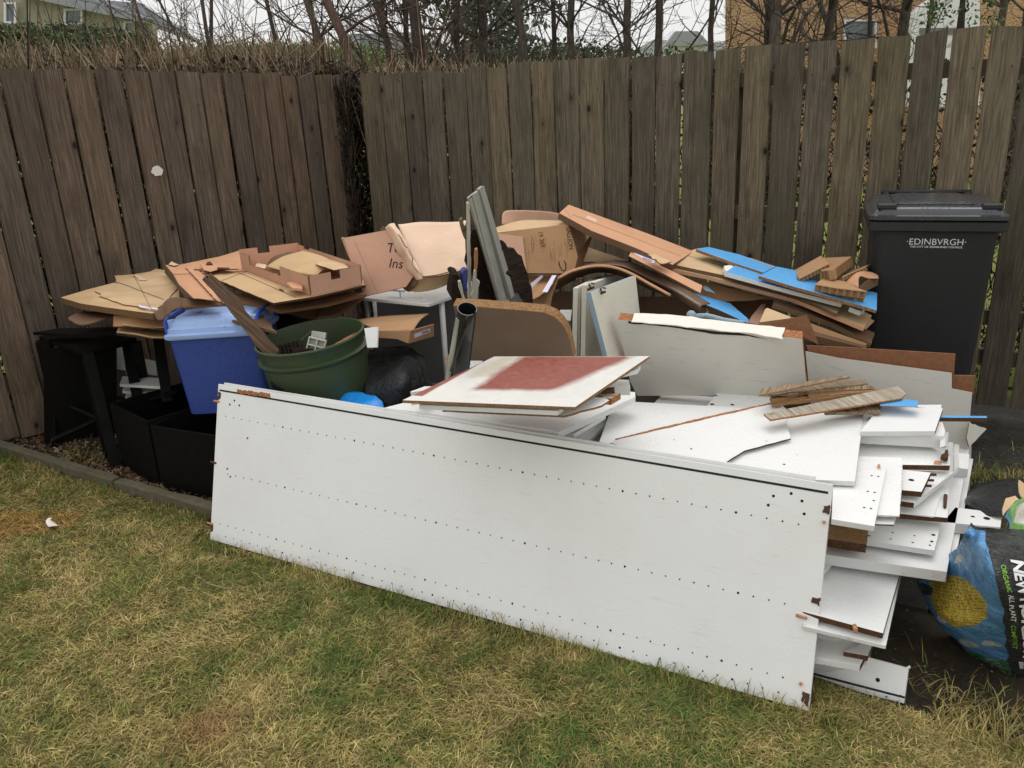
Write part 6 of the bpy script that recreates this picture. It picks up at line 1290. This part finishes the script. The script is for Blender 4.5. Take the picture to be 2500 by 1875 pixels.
card(w('J', (330, 725), (560, 782), (800, 822), (900, 790), (1010, 770), (800, 650), (400, 650)), .70, 'tan sheet projecting below the stacked flat boxes, above the green bin', 'c_tan2', 'c_edge', th=.006)
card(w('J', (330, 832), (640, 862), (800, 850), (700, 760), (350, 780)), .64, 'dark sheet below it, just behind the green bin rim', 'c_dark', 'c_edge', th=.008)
sheet('drooping_sheet', [w('J', (820, 700, 3.85), (1000, 690, 3.9), (1250, 600, 3.95)), w('J', (800, 815, 3.7), (960, 800, 3.75), (1100, 730, 3.85), (1240, 640, 3.92))], .005, MT['c_dark'], edge=MT['c_edge'], nu=16, nv=8, label='dark sheet drooping from the stacked boxes towards the white table', cat='cardboard')
card(w('A', (830, 520), (1000, 540), (1400, 640), (1300, 520), (900, 480)), .765, 'brown sheet hidden beneath the notched carton', 'c_dark', th=.012)
# carcass under the left cardboard; its black colour stands in for shade
slab('hidden_boxes', w('A', (920, 600), (1300, 620), (1500, 560), (960, 510)), plZ(.69), .2, 'blackpaint', bev=0, label='boxes under the left cardboard, coloured black to stand in for shade', cat='carton')

# ================================================================== CARDBOARD, MIDDLE
bx1 = empty('printed_carton', pY(*w('B', (350, 880))[0], 3.95), label='pink-brown carton printed with To and Ins, standing on the white table', cat='carton')
PI1 = pl3(*w('B', (108, 500, 4.06), (390, 450, 4.0), (245, 895, 3.86)))
fr1 = slab('front', w('B', (245, 896), (400, 860), (530, 830), (578, 760), (500, 600), (440, 500), (392, 448), (110, 500), (150, 620), (205, 760)), PI1, .005, 'c_pink', edge='c_edgeD', parent=bx1, bev=0)
slab('side', w('B', (90, 498), (110, 500), (150, 620), (205, 760), (190, 740), (130, 600)), pl3(*w('B', (90, 498, 4.2), (110, 500, 4.06), (205, 760, 3.95))), .005, 'c_pale', parent=bx1, bev=0)
def print_on(o, s, size, px, py, dirpx, mat='ink', name='lettering', **k):
    pl, m4 = PL[o.name]; V, Fs = text_mesh(s, size, 'LEFT', **k); P0 = onp(px, py, pl)+pl[1]*.0012; P1 = onp(*dirpx, pl); u_ = P1-P0; u_ -= pl[1]*(u_ @ pl[1]); u_ /= np.linalg.norm(u_); v_ = np.cross(pl[1], u_)
    q = meshobj(name, [u_*a.x+v_*a.y for a in V], Fs, MT[mat], mat4=Matrix.Translation(Vector(P0))); par = o.parent or o; q.parent = par; q.matrix_parent_inverse = PW(par).inverted(); return q
a_ = w('B', (400, 570), (470, 572)); print_on(fr1, 'To', .068, *a_[0], a_[1])
a_ = w('B', (415, 672), (490, 678)); print_on(fr1, 'Ins', .068, *a_[0], a_[1])
# crushed pale carton
pc = empty('crushed_carton', pY(*w('B', (700, 830))[0], 3.9), label='big crushed pale carton in the middle of the back row', cat='carton')
sheet('front', [w('B', (462, 408, 4.0), (640, 396, 4.05), (890, 385, 4.05), (930, 378, 4.05), (1010, 412, 4.02)), w('B', (515, 540, 3.90), (660, 540, 3.92), (800, 535, 3.92), (950, 530, 3.92), (1030, 540, 3.9)), w('B', (580, 660, 3.82), (700, 650, 3.84), (820, 640, 3.84), (950, 620, 3.84), (1040, 640, 3.84)), w('B', (636, 768, 3.76), (740, 750, 3.78), (850, 722, 3.78), (955, 700, 3.8), (1050, 700, 3.8))], .006, MT['c_pale'], edge=MT['c_edge'], nu=30, nv=24, wr=.012, ws=5, parent=pc)
sheet('bottom', [w('B', (636, 768, 3.76), (740, 750, 3.78), (850, 722, 3.78), (955, 700, 3.8)), w('B', (560, 858, 3.86), (620, 862, 3.84), (760, 835, 3.86), (860, 795, 3.88))], .005, MT['c_tan'], edge=MT['c_edge'], nu=20, nv=8, wr=.006, ws=9, parent=pc)
sheet('folded_flap', [w('B', (388, 430, 4.02), (440, 520, 3.96), (500, 630, 3.90), (560, 730, 3.84), (600, 785, 3.8)), w('B', (425, 415, 3.98), (475, 510, 3.88), (540, 620, 3.83), (585, 710, 3.78), (622, 780, 3.75)), w('B', (465, 406, 4.0), (510, 500, 3.90), (565, 600, 3.84), (612, 690, 3.79), (645, 778, 3.75))], .005, MT['c_pale'], edge=MT['c_edgeD'], nu=26, nv=14, wr=.016, ws=14, parent=pc)
sheet('creased_edge', [w('B', (495, 480, 3.86), (530, 560, 3.82), (560, 640, 3.79), (600, 740, 3.75)), w('B', (520, 520, 3.85), (560, 610, 3.80), (590, 690, 3.77), (640, 775, 3.73))], .004, MT['c_tan'], edge=MT['c_edgeD'], nu=22, nv=6, wr=.02, ws=20, parent=pc)
sheet('crumpled_corner', [w('B', (505, 850, 3.9), (560, 790, 3.85), (590, 770, 3.82)), w('B', (545, 862, 3.84), (580, 840, 3.80), (612, 785, 3.78))], .004, MT['c_dark'], edge=MT['c_edge'], nu=12, nv=6, wr=.015, ws=20, parent=pc)
card(w('B', (350, 450), (370, 420), (395, 445)), pl3(*w('B', (350, 450, 4.15), (370, 420, 4.15), (395, 450, 4.1))), 'tiny dark cardboard point behind the two upright cartons', 'c_dark', name='card_offcut')
# brown printed carton
bp = empty('brown_carton', pY(*w('O', (1300, 1120))[0], 3.95), label='open brown carton printed with a hook sign, right of the steel profiles', cat='carton')
PF = pl3(*w('O', (650, 660, 4.0), (1455, 545, 3.98), (1200, 1125, 3.85)))
fr2 = slab('front', w('O', (520, 1110), (975, 1122), (1520, 1126), (1568, 930), (1510, 720), (1455, 548), (1200, 590), (690, 655), (520, 660)), PF, .005, 'c_brown', edge='c_edgeD', parent=bp, bev=0)
sheet('top_flap', [w('O', (540, 620, 4.12), (880, 515, 4.2), (1150, 508, 4.2), (1380, 515, 4.15), (1440, 535, 4.05)), w('O', (600, 660, 4.02), (900, 625, 4.02), (1150, 595, 4.01), (1350, 570, 4.0), (1455, 546, 3.99))], .005, MT['c_tan'], edge=MT['c_edge'], nu=20, nv=7, parent=bp)
sheet('back_flap', [w('O', (690, 470, 4.32), (700, 430, 4.34), (745, 398, 4.36), (900, 392, 4.36), (1080, 398, 4.34), (1250, 412, 4.3), (1370, 438, 4.25), (1430, 470, 4.22)), w('O', (690, 560, 4.28), (740, 560, 4.3), (800, 560, 4.32), (900, 560, 4.34), (1080, 560, 4.32), (1250, 560, 4.28), (1370, 570, 4.22), (1430, 600, 4.2)),], .005, MT['c_pink'], edge=MT['c_edge'], nu=34, nv=8, parent=bp)
slab('inner_face', w('O', (1450, 548), (1570, 935), (1760, 620), (1680, 560), (1400, 440), (1380, 480)), pl3(*w('O', (1450, 548, 4.05), (1570, 935, 3.98), (1740, 620, 4.25))), .005, 'c_pale', parent=bp, bev=0)
slab('side', w('O', (1530, 1100), (1600, 1070), (1730, 720), (1765, 610), (1570, 930), (1520, 1126)), pl3(*w('O', (1530, 1100, 3.86), (1600, 1070, 3.92), (1765, 610, 4.15))), .005, 'c_brown', edge='c_edge', parent=bp, bev=0)
slab('pink_panel', w('O', (620, 660), (650, 1000), (975, 1100), (935, 760), (930, 700)), (PF[0]+PF[1]*.010, PF[1]), .004, 'c_pink', edge='c_edge', parent=bp, bev=0)
# the marks on it
a_ = w('O', (1452, 590), (1478, 760)); print_on(fr2, 'SALLION', .030, *a_[0], a_[1], mat='ink', name='printed_mark')
a_ = w('O', (1130, 640), (1160, 800)); print_on(fr2, '19 269', .030, *a_[0], a_[1], mat='c_edgeD', name='printed_mark')
hk_ = [onp(*p, PF)+PF[1]*.002 for p in w('O', (1345, 985), (1362, 1050), (1385, 1090), (1412, 1098), (1430, 1070), (1425, 1010), (1410, 978))]
tube('hook_sign', hk_, .0022, MT['ink'], fr2.parent, n=4)
for k_ in range(26):
    x_ = random.uniform(960, 1440); y_ = random.uniform(640, 900); l_ = random.uniform(40, 190); q_ = w('O', (x_, y_), (x_+2.5, y_), (x_+2.5+l_*.1, min(y_+l_, 1100)), (x_+l_*.1, min(y_+l_, 1100)))
    patch(fr2, q_, MT['c_dark'], off=.0003, th=.0004, name='damp_streak')
# labelled sheets below it
l1 = sheet('labelled_sheet', [w('O', (980, 1140, 4.0), (1150, 1135, 4.05), (1340, 1150, 4.05)), w('O', (1000, 1290, 3.8), (1180, 1280, 3.78), (1300, 1220, 3.85)), w('O', (1050, 1430, 3.65), (1150, 1370, 3.68), (1270, 1270, 3.8))], .005, MT['c_brown'], edge=MT['c_edge'], nu=18, nv=12, label='bent brown sheet with two violet printed labels under the brown carton', cat='cardboard')
for q, Y in ((w('O', (1018, 1270), (1035, 1235), (1140, 1150), (1190, 1142), (1080, 1250), (1030, 1295)), 3.72), (w('O', (1155, 1340), (1270, 1148), (1320, 1146), (1215, 1342)), 3.66)):
    o = slab('label', q, pl3((q[0][0], q[0][1], Y-.04), (q[2][0], q[2][1], Y+.12), (q[-1][0], q[-1][1], Y-.04)), .0015, 'label', bev=0); o.parent = l1; o.matrix_parent_inverse = PW(l1).inverted()
card(w('O', (1060, 1500), (1250, 1520), (1320, 1180), (1270, 1270), (1150, 1370), (1050, 1440)), pl3(*w('O', (1060, 1500, 3.7), (1250, 1520, 3.7), (1320, 1180, 3.9))), 'pale brown upright sheet below the labelled bent sheet', 'c_brown', name='card_offcut')
# dark standing sheets filling the back
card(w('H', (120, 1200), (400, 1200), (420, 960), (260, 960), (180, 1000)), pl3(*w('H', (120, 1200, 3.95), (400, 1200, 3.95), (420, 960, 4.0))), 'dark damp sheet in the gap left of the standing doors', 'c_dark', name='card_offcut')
card(w('H', (1060, 1400), (1760, 1500), (1700, 1180), (1430, 1015), (1080, 1010)), pl3(*w('H', (1060, 1400, 3.7), (1760, 1500, 3.6), (1080, 1010, 3.85))), 'dark brown sheet standing behind the widest cream door', 'c_dark', name='card_offcut')
slab('white_sheet', w('H', (1280, 1200), (1500, 1175), (1600, 1190), (1620, 1260), (1300, 1260)), plZ(.62), .01, 'whiteB', label='faint grey sheet lying behind the long grey panel', cat='board')

# ================================================================== CARDBOARD, RIGHT
lo = empty('long_carton', pY(*w('H', (900, 400))[0], 4.1), label='long orange-brown carton sloping down to the right along the fence', cat='carton')
PLg = pl3(*w('H', (270, 165, 4.02), (365, 80, 4.25), (1410, 650, 3.62)))
lf = slab('top', w('H', (270, 165), (600, 345), (1050, 520), (1420, 690), (1620, 560), (1610, 545), (1200, 385), (365, 80)), PLg, .03, 'c_orange', edge='c_dark', parent=lo, bev=.002)
lb_ = empty('labelled_carton_end', pY(*w('H', (1100, 620))[0], 3.7), label='orange-brown carton end with white barcode label, below the long carton', cat='carton')
le = slab('face', w('H', (975, 600), (1290, 760), (1700, 975), (1720, 900), (1300, 700), (1230, 620), (1025, 510)), pl3(*w('H', (975, 600, 3.66), (1290, 760, 3.5), (1025, 510, 3.78))), .005, 'c_orange', edge='c_edge', parent=lb_, bev=0)
patch(le, w('H', (1032, 548), (1030, 580), (1225, 680), (1245, 650), (1120, 595)), MT['label'], name='label')
for k_ in range(6): patch(le, w('H', (1125+k_*15, 612+k_*6), (1133+k_*15, 615+k_*6), (1128+k_*15, 632+k_*6), (1120+k_*15, 629+k_*6)), MT['inkP'], off=.002, name='print')
sheet('torn_flap', [w('H', (1165, 590, 3.6), (1235, 575, 3.6), (1300, 600, 3.58), (1370, 635, 3.56)), w('H', (1240, 640, 3.5), (1260, 665, 3.48), (1300, 675, 3.48), (1400, 660, 3.5))], .004, MT['c_tan'], edge=MT['c_dark'], nu=14, nv=6, wr=.008, ws=25, label='torn curling flap at the top of the barcode label', cat='cardboard')
card(w('H', (560, 510), (960, 650), (930, 660), (530, 660), (500, 640)), pl3(*w('H', (560, 510, 4.2), (960, 650, 4.0), (530, 660, 4.1))), 'tan sheet seen between the brown carton and the long carton', 'c_tan', name='card_offcut')
# stack of sloping tan boards
def slope(a, b, c): return pl3(*w('P', a, b, c))
S1 = slope((20, 345, 3.62), (1950, 915, 3.22), (350, 185, 3.98)); S1n = S1[1]
def off(pl, d): return (pl[0]+pl[1]*d, pl[1])
card(w('P', (60, 392), (40, 345), (600, 440), (1250, 640), (1960, 930), (2040, 850), (1900, 780), (300, 250)), off(S1, -.026), 'lowest of the sloping tan boards, its front corner turned down', 'c_tan2', 'c_edge', th=.006, rough=.001, seg=.08, group='sloping tan boards at the right')
card(w('P', (20, 342), (480, 432), (900, 545), (1300, 650), (1945, 915), (2015, 800), (1500, 560), (480, 205), (300, 215)), S1, 'second of the sloping tan boards, reaching furthest right', 'c_tan2', 'c_orange', th=.016, rough=.0008, seg=.08, group='sloping tan boards at the right')
card(w('P', (150, 322), (700, 440), (1300, 605), (1690, 785), (1735, 700), (1100, 350), (490, 165), (385, 180), (320, 200)), off(S1, .016), 'upper of the sloping tan boards with the widest face in view', 'c_tan', 'c_edge', th=.014, rough=.0008, seg=.08, group='sloping tan boards at the right')
card(w('P', (720, 245), (1110, 355), (1120, 345), (900, 270), (720, 232)), off(S1, .03), 'strip of tan board showing behind the upper blue board', 'c_orange', th=.004, group='sloping tan boards at the right')
def blueb(q, d, lb, th=.014, edge='chip'): return slab('blue_board', q, off(S1, d), th, 'blueboard', edge=edge, bev=.001, label=lb, cat='board', group='blue faced boards')
blueb(w('P', (380, 182), (700, 300), (1010, 402), (1110, 350), (780, 232), (492, 162)), .060, 'blue board furthest back, narrow, its tip pointing left')
slab('white_board_end', w('P', (645, 380), (640, 340), (700, 330), (735, 335), (690, 400)), off(S1, .045), .02, 'foil', rough=.0015, seg=.02, bev=0, label='small torn white end beneath the middle blue board', cat='offcut')
blueb(w('P', (650, 400), (1180, 545), (1738, 690), (1760, 660), (1300, 480), (960, 400), (756, 326)), .050, 'middle blue board with thick white front edge', .018, 'foil')
blueb(w('P', (965, 432), (1280, 530), (1500, 590), (2062, 752), (2066, 590), (1500, 480), (1290, 378), (1130, 345)), .078, 'largest blue board, chipboard edged, reaching the wheelie bin')
slab('white_edge_board', w('P', (1808, 722), (1912, 762), (1955, 740), (1850, 700)), off(S1, .045), .02, 'blueboard', edge='foil', label='short blue board end with white edge near the wheelie bin', cat='offcut')
# honeycomb cardboard blocks
def comb(q, pl, th, lb, cells, mat='c_brown'):
    """honeycomb core block: two skins with the upright cell walls showing on the listed edges"""
    e_ = empty('honeycomb_block', onp(*q[0], pl), label=lb, cat='packing block', group='honeycomb cardboard blocks'); 
    slab('skin', q, pl, .0035, 'c_brown', edge='c_tan', parent=e_, bev=0, rough=.001, seg=.03); slab('skin', q, off(pl, -th), .0035, mat, edge='c_tan', parent=e_, bev=0)
    n = pl[1]; P = [onp(*p, pl) for p in q]; c = sum(P)/len(P); V = []; Fs = []
    slab('core', [toPix(c+(p-c)*.78-n*.003) for p in P], off(pl, -.0036), th-.0045, 'c_dark', parent=e_, bev=0)
    for i, m_ in cells.items():
        a, b = P[i], P[(i+1) % len(P)]; L = np.linalg.norm(b-a); u_ = (b-a)/L; inn = c-(a+b)/2; inn -= u_*(inn @ u_); inn /= np.linalg.norm(inn); k = int(L/m_)
        for j in range(k+1):
            p = a+u_*(j*L/k); b0 = len(V); s_ = random.gauss(0, .0012)
            for dz in (-.003, -th):
                for du, di in ((-.0016, -.002), (.0016, -.002), (.0010+s_, .02), (-.0010+s_, .02)): V.append(p+u_*(du+s_*.5)+inn*di+n*dz-P[0])
            Fs += [[b0+x for x in f] for f in ((0, 1, 2, 3), (7, 6, 5, 4), (0, 4, 5, 1), (1, 5, 6, 2), (2, 6, 7, 3), (3, 7, 4, 0))]
        # wavy liners between the walls
        for dz0 in (.25,):
            b0 = len(V)
            for j in range(2*k+1):
                p = a+u_*(j*L/(2*k))+inn*(.002+(.013 if j % 2 else 0))-P[0]; V += [p-n*.003, p-n*th]
            Fs += [[b0+2*j, b0+2*j+2, b0+2*j+3, b0+2*j+1] for j in range(2*k)]
    meshobj('cells', V, Fs, MT['c_brown'], e_, mat4=Matrix.Translation(Vector(P[0])), kind='stuff')
comb(w('P', (1340, 455), (1610, 318), (1540, 245), (1285, 385)), pl3(*w('P', (1340, 455, 3.45), (1610, 318, 3.50), (1285, 385, 3.62))), .022, 'left tan honeycomb block, tilted up towards the fence', {0: .018})
comb(w('P', (1540, 385), (1650, 375), (1822, 252), (1565, 265)), pl3(*w('P', (1540, 385, 3.47), (1650, 375, 3.42), (1822, 252, 3.62))), .042, 'middle honeycomb block with dark open cells on its right side', {0: .014, 1: .020})
comb(w('P', (1740, 440), (1955, 345), (1995, 325), (1830, 380)), pl3(*w('P', (1740, 440, 3.44), (1955, 345, 3.52), (1995, 325, 3.6))), .018, 'thin honeycomb strip at the back right, nearest the bin', {0: .02})
PCM = pl3(*w('P', (1495, 515, 3.33), (1965, 570, 3.26), (1560, 450, 3.48)))
comb(w('P', (1495, 510), (1700, 545), (1965, 575), (1880, 545), (1760, 480), (1560, 450)), PCM, .030, 'front honeycomb block facing the camera, upper of two rows of cells', {0: .024, 1: .024})
comb(w('P', (1498, 565), (1700, 605), (1945, 635), (1880, 590), (1600, 520)), off(PCM, -.034), .032, 'front honeycomb block, lower of the two rows of cells', {0: .026, 1: .026})
sheet('bent_card', [w('P', (1760, 500, 3.42), (1880, 400, 3.45), (2000, 395, 3.5), (2075, 425, 3.5)), w('P', (1890, 550, 3.34), (1900, 440, 3.40), (1985, 455, 3.42), (2080, 455, 3.42))], .004, MT['c_orange'], edge=MT['c_edge'], nu=16, nv=6, label='bent orange card roof above the front honeycomb blocks', cat='cardboard')
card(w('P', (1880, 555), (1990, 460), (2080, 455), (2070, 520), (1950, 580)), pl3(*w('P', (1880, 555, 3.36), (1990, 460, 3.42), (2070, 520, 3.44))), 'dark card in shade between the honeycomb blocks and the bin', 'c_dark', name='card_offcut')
# lower dark boards right
def lowb(q, Y3, lb, mat='c_dark', edge='c_edge', th=.012, name='brown_board'):
    return slab(name, q, pl3((*q[0], Y3[0]), (*q[1], Y3[1]), (*q[2], Y3[2])), th, mat, edge=edge, rough=.001, seg=.06, bev=0, label=lb, cat='board', group='brown boards low on the right')
lowb(w('P', (860, 870), (970, 885), (1030, 690), (985, 700), (900, 800)), (3.4, 3.38, 3.6), 'reddish brown sheet edge left of the low brown boards', 'c_pink')
lowb(w('P', (975, 865), (1300, 900), (1950, 1080), (1975, 1065), (1350, 840), (1040, 745)), (3.28, 3.26, 3.2), 'nearest low brown board, dark front edge', 'c_brown', th=.03)
lowb(w('P', (1100, 690), (1650, 870), (2015, 1060), (2040, 960), (1500, 750), (1110, 655)), (3.4, 3.35, 3.2), 'low brown board just under the sloping tan boards', 'c_dark', th=.02)
lowb(w('P', (1280, 940), (1960, 1105), (1975, 1085), (1480, 890), (1300, 900)), (3.22, 3.18, 3.2), 'lowest brown board, close to the brown hardboard strip', 'c_dark', th=.03)
lowb(w('P', (1015, 892), (1340, 975), (1525, 1080), (1412, 795)), (3.16, 3.13, 3.11), 'triangular reddish brown sheet standing behind the grey panel', 'hardbrown', 'c_edge', .004, 'brown_sheet')
slab('tan_block', w('P', (970, 865), (1250, 828), (1260, 815), (1040, 730), (1020, 745)), pl3(*w('P', (970, 865, 3.2), (1250, 828, 3.2), (1020, 745, 3.3))), .03, 'c_tan', edge='c_brown', bev=0, label='tan carton edge below the sloping boards, left of the triangle', cat='carton')
blb = pl3(*w('P', (305, 635, 3.5), (850, 868, 3.25), (345, 590, 3.6)))
slab('blue_board', w('P', (305, 635), (580, 745), (860, 872), (870, 840), (700, 690), (345, 588)), blb, .016, 'blueboard', edge='chipD', rough=.0008, bev=0, label='blue board low in the shade under the sloping tan boards', cat='board', group='blue faced boards')
slab('blue_board', w('P', (690, 880), (860, 885), (850, 845), (750, 812)), plZ(.70), .016, 'blueboard', edge='chip', label='blue board corner showing just above the torn white lining', cat='board', group='blue faced boards')
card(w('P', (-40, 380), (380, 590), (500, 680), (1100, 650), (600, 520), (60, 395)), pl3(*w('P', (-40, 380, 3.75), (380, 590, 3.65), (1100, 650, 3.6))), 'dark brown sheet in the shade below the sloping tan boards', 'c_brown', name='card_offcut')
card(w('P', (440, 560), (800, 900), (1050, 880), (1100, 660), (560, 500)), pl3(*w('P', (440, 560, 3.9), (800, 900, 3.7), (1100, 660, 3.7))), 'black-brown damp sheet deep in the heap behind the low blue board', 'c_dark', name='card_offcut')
for i_, q in enumerate((w('P', (440, 540), (470, 570), (520, 580), (560, 600), (540, 580), (470, 518)),)):
    slab('tape_scrap', q, pl3((*q[0], 3.6), (*q[3], 3.55), (*q[5], 3.62)), .002, 'paleblue', bev=0, rough=.001, seg=.01, label='shiny strip of tape in the shade above the low blue board', cat='tape')
# dark brown rolled sheet and tan curved sheet
sheet('curved_brown_sheet', [w('H', (500, 700, 3.80), (640, 665, 3.80), (850, 645, 3.80), (1010, 665, 3.78), (1180, 740, 3.72), (1400, 850, 3.65), (1600, 960, 3.55), (1800, 1080, 3.45)), w('H', (510, 725, 3.72), (640, 700, 3.70), (840, 690, 3.68), (1000, 730, 3.66), (1180, 820, 3.62), (1400, 930, 3.55), (1560, 1020, 3.48), (1700, 1110, 3.40)), w('H', (540, 735, 3.78), (700, 715, 3.76), (860, 725, 3.74), (1020, 790, 3.70), (1200, 890, 3.66), (1400, 990, 3.6), (1540, 1080, 3.5), (1700, 1200, 3.42))], .006, MT['hardbrown'], nu=40, nv=12, label='dark brown bent sheet curving down to the right over the cream doors', cat='board')
bpy.data.objects[[o.name for o in COL.objects if o.name.startswith('curved_brown_sheet')][0]].data.materials[0] = m_plain('dark_brown_vinyl', srgb(118, 96, 78), .34, .5, .001, 20, .4, .3)
sheet('curved_tan_sheet', [w('H', (265, 835, 3.50), (400, 765, 3.52), (560, 722, 3.54), (700, 712, 3.54), (850, 735, 3.52), (1000, 795, 3.48), (1180, 895, 3.42), (1390, 1010, 3.35)), w('H', (230, 950, 3.75), (400, 860, 3.8), (560, 790, 3.85), (700, 770, 3.85), (850, 790, 3.8), (1000, 850, 3.75), (1180, 940, 3.7), (1380, 1015, 3.62))], .011, MT['c_dark'], edge=MT['c_orange'], nu=36, nv=8, label='tan edged sheet arching over the tops of the cream doors', cat='cardboard')
# pale blue plastic hanger-like piece
pb_ = empty('plastic_rail', pz(*w('C', (900, 760))[0], .78), label='pale blue curved plastic rail with knob behind the long grey panel', cat='rail')
tube('rail', [pz(*p, .735) for p in w('C', (800, 755), (850, 752), (900, 750), (950, 762), (1010, 780), (1080, 792), (1150, 800))], .012, MT['paleblue'], pb_)
bm = bmesh.new(); bmesh.ops.create_uvsphere(bm, u_segments=16, v_segments=10, radius=.02); bmobj('knob', bm, MT['paleblue'], pb_, smooth=True, mat4=Matrix.Translation(Vector(pz(*w('C', (795, 745))[0], .75))))
slab('black_plastic', w('O', (790, 1440), (850, 1340), (880, 1360), (930, 1440), (935, 1490), (800, 1480)), pl3(*w('O', (790, 1440, 3.2), (935, 1490, 3.2), (860, 1340, 3.25))), .01, 'blackbag', rough=.004, seg=.015, label='shiny black plastic scrap at the foot of the steel profiles', cat='scrap')
# bits on the lawn
sheet('orange_peel', [[(p[0], p[1], 'z', p[2]) for p in w('F', (350, 1175, .03), (375, 1150, .035), (405, 1152, .03))], [(p[0], p[1], 'z', p[2]) for p in w('F', (362, 1205, .022), (380, 1190, .026), (398, 1170, .022))], [(p[0], p[1], 'z', p[2]) for p in w('F', (372, 1222, .02), (410, 1212, .03), (452, 1210, .022))]], .002, MT['foil'], nu=12, nv=8, label='curled white scrap of peel lying on the lawn at the left', cat='scrap')
for i_, (x, y, l_, a, lb) in enumerate(((160, 1345, .16, .3, 'short bare twig lying on the lawn below the white peel'), (470, 1400, .25, -.75, 'longer curved twig lying on the lawn near the panel foot'), (1180, 1800, .14, .5, 'twig lying on the lawn at the bottom of the picture'))):
    p = pz(x, y, .03); tube('twig', [p, p+np.array([l_*.5*math.cos(a), l_*.5*math.sin(a), .004]), p+np.array([l_*math.cos(a+.2), l_*math.sin(a+.2), -.002])], [.003, .0025, .0015], MT['stickw'], n=5, label=lb, cat='twig')

# scored creases, parcel tape and damp rings on the larger cardboard sheets
def crease(name_, k, a, b, wd=.9, mat='c_dark'):
    o = bpy.data.objects[name_]; (x0, y0), (x1, y1) = w(k, a, b); dx, dy = x1-x0, y1-y0; L = math.hypot(dx, dy); nx_, ny_ = -dy/L*wd, dx/L*wd; q = []
    K = 7
    for i in range(K+1): q.append((x0+dx*i/K+random.gauss(0, .3), y0+dy*i/K+random.gauss(0, .3)))
    patch(o, [(p[0]+nx_, p[1]+ny_) for p in q]+[(p[0]-nx_, p[1]-ny_) for p in q[::-1]], MT[mat], off=.0003, th=.0003, name='crease')
def find(lb): return next(o.name for o in COL.objects if lb in str(o.get('label', '')))
n_ = find('second tan sheet lying on the largest'); crease(n_, 'I', (800, 560), (1330, 760)); crease(n_, 'I', (1000, 490), (1180, 840), .6)
n_ = find('top board of the stack of flat boxes'); crease(n_, 'A', (1180, 330), (1500, 470), .7); crease(n_, 'A', (1120, 385), (1290, 320), .6)
crease(fr1.name, 'B', (180, 520), (330, 860), .7, 'c_brown'); crease(lf.name, 'H', (400, 180), (1500, 600), .7, 'c_brown'); crease(lf.name, 'H', (330, 130), (390, 210), .7, 'c_brown')
n_ = find('upper of the sloping tan boards'); crease(n_, 'P', (300, 240), (1300, 560), .8, 'c_brown')
patch(lf, w('H', (560, 190), (660, 235), (640, 262), (540, 215)), MT['c_pale'], name='tape', off=.0006, th=.0003)
